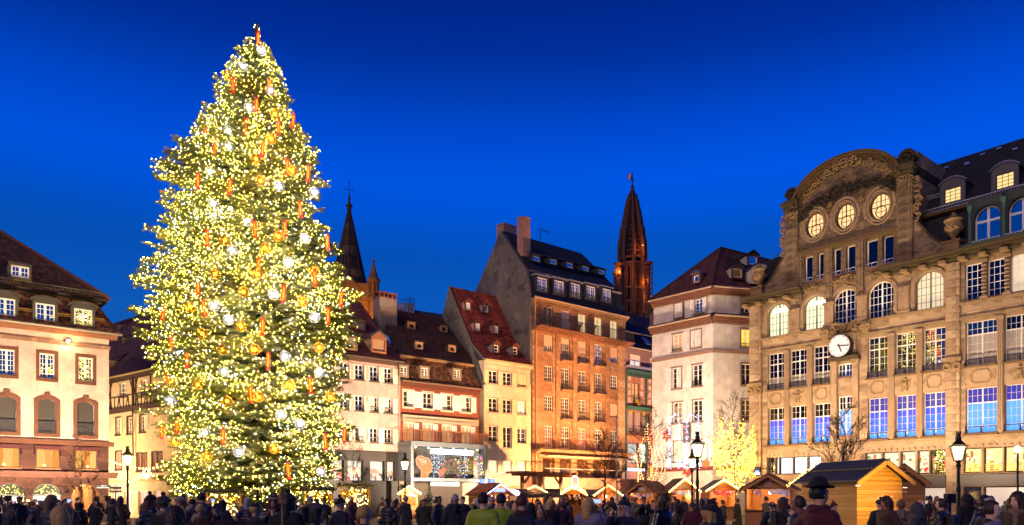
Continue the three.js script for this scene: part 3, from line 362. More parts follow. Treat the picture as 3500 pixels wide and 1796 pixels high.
  const fr = new G(); fr.box(gx0, gx1, gt - 0.12, gt + 0.3, 0, gz + 0.08).box(gx0, gx1, gb - 0.25, gb + 0.05, 0, gz + 0.06).box(gx0, gx0 + 0.28, 0, gt, gz - 0.3, gz).box(gx1 - 0.28, gx1, 0, gt, gz - 0.3, gz).box(gx0, gx0 + 0.1, gb, gt, 0, gz - 0.3); mesh('frame', fr, sil, sh);
  mesh('back_wall', new G().box(gx0 + 0.1, gx1, gb, gt, 0.02, 0.08), M('#4a4640', { t: 'plaster' }), sh); mesh('shop_floor', new G().box(gx0 + 0.1, gx1 - 0.1, gb, gb + 0.08, 0.08, gz - 0.1), M('#2a2622'), sh);
  for (let i = 0; i < 4; i++) { const w = (gx1 - gx0 - 0.56) / 4, p = mesh('pane', unitPlane, M([0.9, 0.95, 0.95], { r: 0.03, tr: 1 }), sh); p.scale.set(w, gt - gb - 0.15, 1); p.position.set(gx0 + 0.28 + w * (i + 0.5), (gt + gb) / 2, gz - 0.05); }
  mesh('entrance', new G().box(gx0 + 0.5, gx1 - 1.8, 0, gb - 0.3, 0.6, 0.7), M('#4c423a'), sh); mesh('lit_sign', new G().box(f.at(1471, 1600, gz).s, f.at(1613, 1600, gz).s, Y(1540, 1555, gz), Y(1540, 1538, gz), gz + 0.02, gz + 0.16), LIT(4, 4.2, 4.6), sh); mesh('lit_sign', new G().box(f.at(1471, 1650, gz).s, f.at(1566, 1650, gz).s, Y(1520, 1662, gz), Y(1520, 1651, gz), gz + 0.08, gz + 0.16), LIT(4, 4.2, 4.6), sh);
  const SX = (p) => f.S(p, 1.6), SY = (p, q) => Y(p, q, 1.6), or = M('#8a3414', { r: 0.6, e: [0.5, 0.12, 0.03] }), neon = LIT(1.8, 1.2, 0.8);
  const face = [[1437, 1636], [1440, 1610], [1424, 1590], [1420, 1572], [1426, 1562], [1440, 1559], [1452, 1566], [1464, 1567], [1474, 1586], [1477, 1601], [1473, 1606], [1473, 1614], [1462, 1615], [1457, 1636]].map(([p, q]) => [SX(p), SY(p, q)]);
  mesh('head_cutout', new G().prism(poly(...face), 1.58, 1.62), or, sh); const ng = new G(); for (let i = 0; i < face.length - 1; i++) ng.bar(V(...face[i], 1.64), V(...face[i + 1], 1.64), 0.022); for (let k = 0; k < 4; k++) ng.bar(V(SX(1426 + k * 5), SY(1430, 1568 + k * 7), 1.64), V(SX(1456), SY(1450, 1576 + k * 3), 1.64), 0.035); mesh('neon_tube', ng, neon, sh);
  const hand = [[1501, 1636], [1503, 1617], [1500, 1605], [1505, 1606], [1511, 1612], [1514, 1599], [1518, 1600], [1519, 1604], [1523, 1600], [1524, 1606], [1518, 1617], [1510, 1624], [1509, 1636]].map(([p, q]) => [SX(p), SY(p, q)]); mesh('hand_cutout', new G().prism(poly(...hand), 1.58, 1.62), M('#d8402a', { e: [0.5, 0.06, 0.03] }), sh);
  const star = (r) => { const s = []; for (let i = 0; i < 10; i++) { const a = i * Math.PI / 5 + Math.PI / 2, q = i % 2 ? r * 0.42 : r; s.push([Math.cos(a) * q, Math.sin(a) * q]); } return new THREE.ExtrudeGeometry(poly(...s), { depth: 0.03, bevelEnabled: false }); };
  for (const [p, q, r, c] of [[1651, 1569, 12, 0], [1628, 1584, 10, 1], [1592, 1581, 9, 2], [1571, 1582, 8, 3], [1549, 1573, 6, 0], [1562, 1572, 6, 3], [1557, 1586, 6, 1], [1530, 1577, 5, 0], [1524, 1590, 5, 1], [1602, 1598, 7, 2], [1573, 1600, 7, 0], [1570, 1625, 7, 1], [1606, 1574, 5, 3], [1588, 1618, 5, 3], [1512, 1588, 5, 1]]) { const m = mesh('star', star(r * 0.0275), LIT(...[[0.9, 0.22, 0.24], [0.95, 0.2, 0.14], [0.9, 0.35, 0.2], [0.95, 0.7, 0.12]][c]), sh); m.position.set(SX(p), SY(p, q), 1.3 + 0.02 * c); m.rotation.z = rr(-0.4, 0.4); }
  { const bl = LIT(2.2, 2.8, 4), g = new G(); for (const p of [1489, 1494, 1506, 1512, 1521, 1580, 1597, 1602, 1640, 1648, 1659]) for (let k = 0; k < 34; k++) { const x = SX(p + rr(-2, 2)), y = lerp(gb + 0.1, gt - 0.5, rnd()); g.ball(x, y, rr(0.9, 1.5), 0.022, 5); } mesh('light_curtain', g, bl, sh, 'stuff'); mesh('wreath_lights', (() => { const q = new G(); for (let k = 0; k < 60; k++) q.ball(SX(1456 + rr(0, 22)), lerp(gb + 0.1, gb + 1.3, rnd()), rr(1, 1.4), 0.025, 5); return q; })(), LIT(3, 2.2, 0.5), sh, 'stuff'); }
  for (let i = 0; i < 6; i++) { const x = gx0 + 0.8 + i * (gx1 - gx0 - 1.6) / 5; const l = mesh('spot_lamp', new THREE.SphereGeometry(0.07, 8, 6), LIT(8, 7.4, 6.4), sh); l.position.set(x, gt - 0.2, gz - 0.5); if (i % 2) glow(0xfff0e0, V(x, gt - 0.2, gz - 0.5), 1.5, 3, sh); }
  for (const [p, q] of [[1647, 1639], [1680, 1638]]) mesh('blue_panel', new G().box(f.S(p - 8, gz), f.S(p + 8, gz), Y(p, 1661, gz), Y(p, 1638, gz), gz - 0.2, gz + 0.1), M('#3a5ac0', { e: [0.03, 0.06, 0.25] }), sh);
  const bal = rail(gx1 - gx0 + 1.1, 1.05, M('#a8663c', { m: 0.3, r: 0.5 }), b.g, (gx0 + gx1) / 2 - 0.5, gt + 0.3, gz - 0.1, 0.16, 'balcony_railing'); mesh('balcony_floor', new G().box(x0, gx1 + 0.05, gt + 0.1, gt + 0.3, 0, gz), sil, b.g);
}
// ---------------------------------------------------------------- cream house with red tile roof
{
  const f = rowFac(1654), b = building('cream_house', 'narrow cream house with steep red tiled roof and six small dormers', f, { trim: M('#c09a80'), shutMat: M('#e0c89a', { r: 0.7 }), shutW: 0.46 });
  const S = (p, o) => f.S(p, o), Y = (p, q, o) => f.Y(p, q, o), cream = M('#e4d2b0', { t: 'plaster' }), x1 = S(1815), ey = Y(1740, 1243), cols = [S(1685.5), S(1734), S(1783)], w = S(1701) - S(1670);
  for (const [pt, pb, r] of [[1268, 1313, 0], [1362, 1410, 1], [1457, 1511, 2], [1574, 1617, 3]]) cols.forEach((s, i) => { let y = Y(1685, pb), h = Y(1685, pt) - y; if (r === 2 && i === 1) { h += 0.55; y -= 0.55; } const lit = r === 3 || (r === 1 && i === 2); win(b, s, y, w, h, { cols: 2, rows: 3, rec: 0.18, sur: { mat: M('#c89a84'), w: 0.1, d: 0.03 }, shut: r === 0 && i === 2 ? 'lr' : i === 2 ? 'R' : i === 1 ? 'LR' : 'L', glass: lit ? LIT(1.25, 0.95, 0.55) : PANE_DIM, rail: r < 3 && i !== 1 ? 0.22 : 0 }); });
  wall(b, [[0, 2.6], [x1, 2.6], [x1, ey], [0, ey]], cream); mesh('core', new G().box(0, x1, 0, ey, -11, -0.42), cream, b.g); mesh('shop_front', new G().box(0, x1, 0, 2.6, -0.4, 0), M('#4a382c'), b.g);
  rail(x1, 1.0, M('#b07a58', { m: 0.3 }), b.g, x1 / 2, 2.75, 1.2, 0.14, 'terrace_railing'); mesh('terrace', new G().box(0, x1, 2.55, 2.72, 0, 1.25), M('#a08060'), b.g);
  band(b, 0, x1 + 0.05, ey - 0.3, ey - 0.02, 0.3, cream, 'cornice'); for (let x = 0.1; x < x1; x += 0.22) { const d = mesh('dentil', unitBox, cream, b.g); d.scale.set(0.1, 0.1, 0.12); d.position.set(x, ey - 0.36, 0.06); } gutter(b, -0.1, x1, ey + 0.03, 0.38, M('#c0a070', { m: 0.4 }));
  const rz = -5.6, ry = Y(1605, 996, rz), ym = ey + (ry - ey) * 0.22, zm = -1.7, zr = (y) => (y < ym ? 0.35 + (zm - 0.35) * (y - ey) / (ym - ey) : zm + (rz - zm) * (y - ym) / (ry - ym)), red = { w: 0.2, h: 0.28, step: 0.17, colors: ['#7a2c1a', '#8a3420', '#6a2618', '#94402a', '#5c2218'] };
  roofFace(b.g, V(0, ey, 0.35), V(x1 + 0.1, ey, 0.35), V(0, ym, zm), V(x1 + 0.05, ym, zm), M('#4a1c14'), red); roofFace(b.g, V(0, ym, zm), V(x1 + 0.05, ym, zm), V(0, ry, rz), V(x1 + 0.05, ry, rz), M('#4a1c14'), red);
  mesh('gable_wall', new G().prism(poly([0.3, ey - 2.5], [zm, ym - 0.1], [rz, ry - 0.1], [-7.0, ry - 3.4], [-7.3, ey - 2.5]), 0, 0.3, new THREE.Matrix4().makeRotationY(-Math.PI / 2).setPosition(0.02, 0, 0)), M('#6a625c', { t: 'patch', b: 0.02 }), b.g); mesh('verge', new G().bar(V(-0.28, ey, 0.38), V(-0.28, ym, zm + 0.03), 0.16, 0.2).bar(V(-0.28, ym, zm + 0.03), V(-0.28, ry + 0.05, rz), 0.16, 0.2), M('#7a6a5e', { t: 'plaster' }), b.g);
  for (const [px, py] of [[1595, 1066], [1656, 1074], [1627, 1137], [1690, 1145], [1690, 1211], [1755, 1219]]) { const d = onRoof(b, px, py, zr); dormer(b, d.s, d.y, d.z + 0.3, 0.82, 0.98, 1.5, { type: 'gable', rise: 0.3, mat: M('#6a3a28', { t: 'wood' }), roof: M('#6a2a1c', { t: 'stain' }), open: 0.12, over: 0.14, cheek: M('#8a7a78'), win: { cols: 1, rows: 2, leaf: 1, fr: 0.07 }, glass: py === 1066 || py === 1137 || py === 1145 ? M('#c8c0d0', { r: 0.5 }) : PANE }); }
  mesh('drainpipe', new G().tube(V(-0.1, 3, 0.15), V(-0.1, ey, 0.15), 0.06), M('#d0b890', { m: 0.3 }), b.g);
}
// ---------------------------------------------------------------- tall sandstone house with slate mansard and blind gable
{
  const f = rowFac(1820), b = building('sandstone_house', 'tall orange lit sandstone house with dark slate mansard and bare grey gable', f, { trim: SAND[2] });
  const S = (p, o) => f.S(p, o), Y = (p, q, o) => f.Y(p, q, o), x1 = S(2138), ey = 22.35, st = M('#c8946a', { t: 'scar', b: 0.006 }), br = ['#c68e62', '#cf986c', '#bc8458', '#d4a078'].map((c) => M(c, { t: 'scar', b: 0.01 }));
  const cols = [1875, 1933, 1990.6, 2046, 2099].map((p) => S(p)), w = S(1890) - S(1860), gaps = [];
  const fw = (s, y, h, o) => { gaps.push([s - w / 2 - 0.04, s + w / 2 + 0.04, y - 0.12, y + h + 0.03]); return win(b, s, y, w, h, { rec: 0.2, fr: 0.05, ...o }); };
  const ry = [[1147, 1201.6], [1252, 1303], [1355.5, 1405], [1457, 1512]];
  ry.forEach(([t, bt], r) => cols.forEach((s, i) => {
    const y = Y(1875, bt), h = Y(1875, t) - y, french = i > 0 && i < 4 && r < 3, blind = (r === 0 && (i === 0 || i === 2 || i === 4)) || (r === 2 && i === 4);
    const gl = r === 3 && (i === 0 || i === 2) ? M([0.3, 0.08, 0.06], { r: 0.1, m: 0.3, e: [0.22, 0.05, 0.04] }) : r === 0 ? PANE : PANE_WARM;
    const y2 = french ? y - 0.75 : r === 3 ? y - 0.6 : y, h2 = french ? h + 0.75 : r === 3 ? h + 0.6 : h;
    const wn = fw(s, y2, h2, { cols: 4, rows: french || r === 3 ? 6 : 4, glass: gl, roller: blind ? (r === 2 ? 0.99 : 0.66) : r === 0 && i === 1 ? 0.25 : 0, rollMat: M('#d8b49a') });
    if (french) { rail(w + 0.3, 0.95, M('#5a4438', { m: 0.4, r: 0.5 }), wn, 0, 0, 0.62, 0.1); mesh('balcony_slab', new G().box(-w / 2 - 0.25, w / 2 + 0.25, -0.16, 0, 0.2, 0.72), st, wn); }
  }));
  const yt = Y(1875, 1110), ht = Y(1875, 1049.5) - yt; cols.forEach((s, i) => fw(s, yt - 0.25, ht + 0.25, { cols: 3, rows: 5, roller: i === 1 ? 0.9 : 0, glass: i > 1 ? LIT(1.0, 0.72, 0.36) : PANE, frame: M('#ead8bc') }));
  const yp = Y(1900, 1628), hp = Y(1900, 1567) - yp;
  cols.forEach((s) => { const ww = S(1904) - S(1863); gaps.push([s - ww / 2, s + ww / 2, yp, yp + hp]); b.holes.push([[s - ww / 2, yp], [s + ww / 2, yp], [s + ww / 2, yp + hp], [s - ww / 2, yp + hp]].map((p) => new THREE.Vector2(...p))); });
  wall(b, [[0, 0], [x1, 0], [x1, ey], [0, ey]], st, 0.45);
  ashlar(b, 0, x1, yp - 0.4, ey - 0.3, 0, br, gaps, { ch: 0.78, bw: 1.25, th: 0.035 });
  for (const s of cols.slice(0, -1).map((s, i) => (s + cols[i + 1]) / 2)) { const p = mesh('pilaster', new G().box(s - 0.28, s + 0.28, Y(1875, 1500) + 0.4, Y(1875, 1130), 0.03, 0.16), st, b.g); }
  mesh('core', new G().box(0.02, x1, 3.9 + 2, ey, -10.5, -0.5).box(0.02, x1, 0, 6, -10.5, -2.6), st, b.g); mesh('portico_walls', (() => { const g = new G(); cols.slice(0, -1).forEach((s, i) => { const m = (s + cols[i + 1]) / 2; g.box(m - 0.5, m + 0.5, 0, 6, -2.6, -0.5); }); return g; })(), st, b.g);
  cols.forEach((s) => mesh('door', new G().box(s - 0.45, s + 0.1, yp, yp + hp - 0.2, -1.6, -1.5), M('#3a2018', { t: 'wood' }), b.g));
  // balconies
  const y5 = Y(1830, 1537), y9 = Y(1830, 1118); band(b, -0.1, x1 + 0.3, y5 - 0.42, y5, 1.3, st, 'balcony_slab'); rail(x1 + 0.3, 1.15, M('#6a4a34', { m: 0.4, r: 0.5 }), b.g, x1 / 2 + 0.1, y5, 1.2, 0.13, 'balcony_railing');
  band(b, -0.05, x1 + 0.3, y9 - 0.4, y9, 1.2, M('#8a5a40', { t: 'stain' }), 'balcony_slab'); rail(x1 + 0.25, 1.1, M('#4a3c38', { m: 0.4, r: 0.5 }), b.g, x1 / 2 + 0.1, y9, 1.1, 0.13, 'balcony_railing');
  { const pot = M('#a85a34'), lf = M('#2e3a1c', { r: 0.7 }); for (const s of [1.0, 2.2, 6.0, 8.2]) { mesh('plant_pot', new G().lathe([[0, 0], [0.16, 0], [0.22, 0.36], [0.18, 0.36]], s, y9, 0.7, 10), pot, b.g); const g = new G(); for (let i = 0; i < 70; i++) { const a = rnd() * 6.28, r = rr(0.1, 0.5), h = rr(0.3, 1.25); g.tri(V(s, y9 + 0.36, 0.7), V(s + Math.cos(a) * r, y9 + h, 0.7 + Math.sin(a) * r), V(s + Math.cos(a + 0.2) * r, y9 + h * 0.9, 0.7 + Math.sin(a + 0.2) * r)); } mesh('pot_plant', g, lf, b.g); } for (const s of [3, 5.4, 7.6, 10]) mesh('chair_back', new G().box(s - 0.35, s + 0.35, y5 + 0.45, y5 + 0.85, 0.5, 0.56).box(s - 0.35, s - 0.3, y5, y5 + 0.5, 0.5, 0.56).box(s + 0.3, s + 0.35, y5, y5 + 0.5, 0.5, 0.56), M('#4a2e20'), b.g); }
  { const y = Y(1880, 1553); mesh('awning', new G().quad(V(0.8, y + 0.05, 0.1), V(0.8, y - 0.25, 1.5), V(x1, y - 0.25, 1.5), V(x1, y + 0.05, 0.1)).quad(V(0.8, y, 0.1), V(x1, y, 0.1), V(x1, y - 0.3, 1.5), V(0.8, y - 0.3, 1.5)).box(0.8, x1, y - 0.45, y - 0.22, 1.48, 1.53), M('#e0c8a0', { t: 'cloth' }), b.g); }
  band(b, -0.1, x1 + 0.1, ey - 0.35, ey - 0.03, 0.45, M('#b08a68', { t: 'stone' }), 'cornice'); gutter(b, -0.1, x1 + 0.1, ey + 0.03, 0.5, M('#c8a888', { m: 0.4 }));
  { const zt = 2.6, a = f.S(1862, zt), top = f.Y(1950, 1634, zt); mesh('terrace_wall', new G().box(a, x1 + 0.5, 0, top, zt - 0.25, zt), M('#b8866e', { t: 'plaster' }), b.g); mesh('glass_balustrade', new G().box(a, x1 + 0.5, top, top + 0.85, zt - 0.1, zt - 0.08), M([0.95, 0.97, 0.97], { r: 0.04, tr: 1 }), b.g); mesh('handrail', new G().box(a, x1 + 0.5, top + 0.85, top + 0.92, zt - 0.13, zt - 0.05), M('#c8b8a8', { m: 0.5, r: 0.3 }), b.g); }
  // mansard
  const y2 = 25.3, slate = { kind: 'slate', w: 0.34, h: 0.36, step: 0.26, colors: ['#10182c', '#141d34', '#0e1526', '#182240'] }, sm = M('#0e1424', { r: 0.7 });
  const ap = { z: -4.82, y: 30.5 }, zl = (y) => 0.35 + (-0.55 - 0.35) * (y - ey) / (y2 - ey), zu = (y) => -0.35 + (ap.z + 0.35) * (y - y2) / (ap.y - y2);
  roofFace(b.g, V(0, ey, 0.35), V(x1, ey, 0.35), V(0, y2, -0.55), V(x1 - 0.6, y2, -0.55), sm, slate); roofFace(b.g, V(0, y2, -0.35), V(x1 - 0.4, y2, -0.35), V(0, ap.y, ap.z), V(S(1989, ap.z), ap.y, ap.z), sm, slate);
  roofFace(b.g, V(x1, ey, 0.35), V(x1, ey, -10.5), V(x1 - 0.6, y2, -0.55), V(x1 - 0.6, y2, -9.8), sm, slate); roofFace(b.g, V(x1 - 0.4, y2, -0.35), V(x1 - 0.4, y2, -9.6), V(S(1989, ap.z), ap.y, ap.z), V(S(1989, ap.z), ap.y, ap.z - 0.1), sm);
  roofFace(b.g, V(x1 - 0.4, y2, -9.6), V(0, y2, -9.6), V(S(1989, ap.z), ap.y, ap.z), V(0, ap.y, ap.z), sm);
  mesh('gable_wall', new G().prism(poly([0, ey - 9], [0.02, ey], [-0.62, y2], [ap.z, ap.y - 0.05], [-9.9, y2 - 1.2], [-10.5, ey - 9]), -0.02, 0.35, new THREE.Matrix4().makeRotationY(-Math.PI / 2).setPosition(0, 0, 0)), M('#7a6e64', { t: 'patch', b: 0.03 }), b.g);
  mesh('tier_gutter', new G().box(0, x1 - 0.3, y2 - 0.12, y2, -0.55, -0.2), M('#8a7a78', { m: 0.4 }), b.g);
  for (const p of [1851, 1908, 1963, 2015, 2068]) { const d = onRoof(b, p, p * 0.1628 + 701, zl); dormer(b, d.s, d.y, 0.28, 1.75, 1.75, 1.2, { mat: M('#2a2c3a'), roof: M('#8a8e9c', { m: 0.3, r: 0.5 }), open: 0.2, low: 0.12, up: 0.05, over: 0.14, cheek: M('#1a2034'), win: { cols: 4, rows: 4, fr: 0.09, rail: 0.4 } }); }
  for (const [p, q] of [[1824, 901], [1882, 911], [1938, 923], [1993, 934], [2047, 945]]) { const d = onRoof(b, p, q, zu); dormer(b, d.s, d.y, d.z + 0.45, 1.25, 0.78, 1.4, { mat: M('#3a2e30'), roof: M('#2a3450', { m: 0.3, r: 0.5 }), open: 0.12, up: 0.35, over: 0.2, cheek: M('#1a2034'), win: { cols: 1, rows: 1, leaf: 1, fr: 0.08 } }); }
  const pk = M('#b98a7a', { t: 'plaster' }); { const a = f.at(1793, 847, -1.9), t = f.Y(1793, 748, -1.9); mesh('chimney', new G().box(a.s - 0.52, a.s + 0.55, a.y - 1, t, -2.5, -1.6).box(a.s - 0.57, a.s + 0.6, t, t + 0.1, -2.55, -1.55), pk, b.g); const c = f.at(1731, 797, -5.6), t2 = f.Y(1731, 777, -5.6); mesh('chimney', new G().box(c.s - 0.9, c.s + 0.9, c.y - 1.5, t2, -6.2, -5.0).box(c.s - 0.96, c.s + 0.96, t2, t2 + 0.14, -6.26, -4.94), pk, b.g); }
  { const d = onRoof(b, 1878, 846, zu); const k = mesh('roof_window', new G().box(-0.35, 0.35, -0.4, 0.4, 0, 0.08), M('#3a4a70', { m: 0.6, r: 0.1 }), b.g); k.position.set(d.s, d.y, d.z); k.rotation.x = -0.7; }
  { const a = f.at(1847, 812, ap.z), g = new G(), y = ap.y; g.tube(V(a.s, y, ap.z), V(a.s, y + 1.6, ap.z), 0.03).tube(V(a.s - 0.1, y + 1.4, ap.z), V(a.s + 1.5, y + 1.3, ap.z), 0.02); for (let i = 0; i < 8; i++) g.tube(V(a.s + 0.1 + i * 0.18, y + 1.38, ap.z - 0.3), V(a.s + 0.1 + i * 0.18, y + 1.38, ap.z + 0.3), 0.012); mesh('antenna', g, M('#30343c', { m: 0.5 }), b.g); }
  mesh('drainpipe', new G().tube(V(0.35, 0, 0.2), V(0.35, y9 - 0.4, 0.2), 0.07).tube(V(0.1, y9, 0.3), V(0.1, ey, 0.4), 0.06), M('#d8a070', { m: 0.3 }), b.g);
}
// ---------------------------------------------------------------- tile clad house between the sandstone and the white house
{
  const f = rowFac(2140), b = building('tiled_house', 'narrow house with green iron frame and pink painted tiles beside the white corner house', f, { trim: M('#3f5a4c', { r: 0.6 }) });
  const S = (p, o) => f.S(p, o), Y = (p, q, o) => f.Y(p, q, o), x1 = S(2300), green = M('#3d5648', { r: 0.55 }), mauve = M('#a67672', { t: 'plaster' }), pinkT = ['#c08068', '#b87660', '#c88c74'].map((c) => M(c, { r: 0.5, t: 'plaster' })), cols = [S(2173), S(2241)], x0 = -0.1;
  const y6 = Y(2173, 1256), h6 = Y(2173, 1213) - y6; for (const s of cols) win(b, s, y6, S(2191) - S(2153), h6, { cols: 2, rows: 1, roller: s < 5 && s === cols[0] ? 0.5 : 0.9, rollMat: M('#d8c0b4'), glass: s === cols[0] ? LIT(0.95, 0.7, 0.6) : PANE });
  const yf = Y(2173, 1266), ey = Y(2140, 1188), yt = Y(2173, 1393), yl = Y(2173, 1487), ysh = Y(2173, 1584);
  wall(b, [[x0, yf + 0.3], [x1, yf + 0.3], [x1, ey], [x0, ey]], mauve); band(b, x0, x1, yf, yf + 0.4, 0.5, M('#8a8498', { m: 0.3 }), 'ledge');
  band(b, x0, x1, yf - 0.75, yf - 0.1, 0.5, green, 'cornice'); for (let x = 0.1; x < x1; x += 0.4) { const m = mesh('bracket', unitBox, green, b.g); m.scale.set(0.14, 0.3, 0.4); m.position.set(x, yf - 0.7, 0.25); }
  const y5 = Y(2173, 1372), h5 = Y(2173, 1310) - y5, w5 = S(2186) - S(2160); for (const s of cols) win(b, s, y5 - 0.3, w5, h5 + 0.3, { cols: 2, rows: 3, frame: M('#4a3018', { t: 'wood' }), glass: M([0.4, 0.25, 0.12], { r: 0.2, e: [0.22, 0.12, 0.04] }), sill: false });
  const y4 = yl + 0.3, h4 = yt - yl - 0.8; for (let i = 0; i < 6; i++) win(b, 0.9 + i * 1.35, y4, 1.1, h4, { cols: 1, rows: 1, leaf: 1, frame: green, glass: M([0.3, 0.2, 0.15], { r: 0.1, m: 0.3, e: [0.16, 0.08, 0.05] }), sill: false });
  for (let i = 0; i < 4; i++) win(b, 1.2 + i * 2, ysh, 1.75, yl - ysh - 1.0, { cols: 1, rows: 1, leaf: 1, frame: green, glass: i === 1 ? LIT(1.2, 1.2, 0.9) : LIT(0.9, 0.95, 0.9), sill: false });
  wall(b, [[x0, 0], [x1, 0], [x1, yf - 0.1], [x0, yf - 0.1]], M('#b06a54', { t: 'plaster' }));
  for (const s of cols) for (const q of [-1, 1]) { for (let j = 0; j < 9; j++) for (let i = 0; i < 2; i++) { const t = mesh('wall_tile', unitBox, pick(pinkT), b.g); t.scale.set(0.4, 0.36, 0.03); t.position.set(s + q * (w5 / 2 + 0.42) + (i - 0.5) * 0.42, y5 - 0.1 + j * 0.38, 0.015); } for (let j = 0; j < 4; j++) { const g = new G(), cx = s + q * (w5 / 2 + 0.42), cy = y5 + 0.1 + j * 0.82; for (let k = 0; k < 7; k++) g.ball(cx + Math.cos(k * 0.9) * 0.17 * (k ? 1 : 0), cy + Math.sin(k * 0.9) * 0.2 * (k ? 1 : 0), 0.03, 0.07, 6); mesh('flower_relief', g, M('#dcc0b0'), b.g); } }
  for (const x of [x0 + 0.05, (cols[0] + cols[1]) / 2, x1 - 0.1]) mesh('iron_post', new G().box(x - 0.1, x + 0.1, 0, yf - 0.7, 0.02, 0.18), green, b.g);
  band(b, x0, x1, yt - 0.35, yt + 0.05, 0.4, green, 'ledge'); band(b, x0, x1, yl - 0.75, yl - 0.1, 0.3, M('#9a5a3a'), 'beam'); rail(x1, 0.75, IRON, b.g, x1 / 2, yl - 0.1, 0.45, 0.12, 'balcony_railing');
  for (const s of cols) { rail(w5 + 0.5, 0.95, IRON, b.g, s, yt + 0.05, 0.36, 0.1, 'grille'); const g = new G(); for (let i = 0; i < 10; i++) g.geo(new THREE.TorusGeometry(rr(0.08, 0.22), 0.025, 5, 12, rr(2.5, 5)), new THREE.Matrix4().makeRotationZ(rr(0, 6)).setPosition(s + rr(-0.3, 0.3), yt + 0.5 + rr(-0.25, 0.25), 0.4)); mesh('gilded_scrolls', g, M('#d8a020', { m: 0.6, r: 0.35 }), b.g); }
  for (const x of [0.5, 2.9, 4.4, 6.6]) { const g = new G(); for (let i = 0; i < 5; i++) g.bar(V(x, yt - 0.9, 0.2), V(x + (i - 2) * 0.22, yt - 0.4 - Math.abs(i - 2) * 0.06, 0.3), 0.05); mesh('bracket_fan', g, M('#d8a84a', { m: 0.4, r: 0.4 }), b.g); }
  mesh('core', new G().box(x0, x1, 0, ey, -9, -0.42), mauve, b.g);
  mesh('lit_sign', new G().box(S(2150, 0.7), S(2205, 0.7), Y(2173, 1613), Y(2173, 1603), 0.5, 0.66), LIT(3.4, 3.8, 4.6), b.g); mesh('yellow_sign', new G().box(S(2222, 1), S(2237, 1), Y(2230, 1621), Y(2230, 1595), 0.9, 1.0), LIT(1.5, 1.2, 0.06), b.g); mesh('oval_sign', (() => { const g = new G(); g.geo(new THREE.CylinderGeometry(0.55, 0.55, 0.06, 20), new THREE.Matrix4().makeRotationX(Math.PI / 2).setPosition(S(2260, 1), Y(2260, 1593), 1)); return g; })(), M('#2a1810'), b.g);
  const y2 = Y(2140, 1137, -1.5), slate = { kind: 'slate', w: 0.34, h: 0.36, step: 0.27, colors: ['#121a30', '#162040', '#0f172a'] }, sm = M('#0e1424');
  roofFace(b.g, V(x0, ey, 0.35), V(x1, ey, 0.35), V(x0, y2, -1.4), V(x1, y2, -1.4), sm, slate); roofFace(b.g, V(x0, y2, -1.2), V(x1, y2, -1.2), V(x0, y2 + 2.6, -5), V(x1, y2 + 2.2, -5), sm, slate);
  gutter(b, x0, x1, ey, 0.4, M('#c8a890', { m: 0.4 })); gutter(b, x0, x1, y2, -1.1, M('#c0a090', { m: 0.4 }));
  for (const p of [2146, 2206]) { const d = f.at(p, 1169, -0.6), k = mesh('roof_window', new G().box(-0.42, 0.42, -0.7, 0.7, 0.05, 0.14), M('#8fa8d8', { m: 0.7, r: 0.08 }), b.g); k.position.set(d.s, d.y, -0.5); k.rotation.x = -0.75; }
}
// a darker roof and chimney that look over the tile clad house
{
  const o = at3(2250, HY, 102), b = { g: thing('rear_house', 'dark roofed house with a pink chimney behind the tile clad house', 'building', [o.x, 0, o.z], 0.66), holes: [] };
  const top = (HY - 1062) / F * 102 + EYE; mesh('wall', new G().box(-2.5, 9, 0, top - 4, -8, 0), M('#7a6a64', { t: 'plaster' }), b.g);
  roofFace(b.g, V(-2.6, top - 4, 0.3), V(9, top - 4, 0.3), V(-1.2, top, -4), V(9, top, -4), M('#10182c'), { kind: 'slate', w: 0.34, h: 0.36, step: 0.27, colors: ['#121a30', '#162040', '#0f172a'] }); roofFace(b.g, V(-2.6, top - 4, -8), V(-2.6, top - 4, 0.3), V(-1.2, top, -4.1), V(-1.2, top, -4), M('#10182c'));
  mesh('chimney', new G().box(-1.9, -0.6, top - 4, top - 0.2, 0.2, 0.9), M('#9a6a5c', { t: 'plaster' }), b.g);
}
{ // flat topped block behind the mossy roof
  const p = at3(1372, HY, 115), top = (HY - 1037) / F * 115 + EYE, t = thing('modern_block', 'pale blue rooftop block with slot openings behind the mossy roof', 'building', [p.x, 0, p.z], 0.1);
  mesh('wall', new G().box(-1.4, 1.9, 0, top, -6, 0), M('#a8b0c4', { t: 'plaster' }), t); for (let i = 0; i < 7; i++) mesh('slot', new G().box(-1.1 + i * 0.42, -0.95 + i * 0.42, top - 1.5, top - 0.7, -0.05, 0.02), M('#2a3450'), t); rail(3.3, 0.6, M('#2a3450', { m: 0.4 }), t, 0.25, top, -0.2, 0.4);
  const top2 = (HY - 1056) / F * 115 + EYE; mesh('roof', new G().prism(poly([1.9, 0], [11.6, 0], [11.6, top2 - 1.2], [1.9, top2]), -6, -0.6), M('#141c34', { r: 0.6 }), t); for (const x of [4.6, 8.6]) mesh('roof_window', new G().box(x - 0.6, x + 0.6, top2 - 2.4, top2 - 1.4, -0.6, -0.5), M('#24345c', { m: 0.6, r: 0.1 }), t);
  const g = new G(); g.tube(V(1.2, top - 1, 0.4), V(1.2, top + 0.9, 0.4), 0.04); for (let i = 0; i < 7; i++) g.tube(V(0.4, top - 0.8 + i * 0.25, 0.4), V(2, top - 0.7 + i * 0.25, 0.4), 0.02); mesh('antenna', g, IRON, t);
}
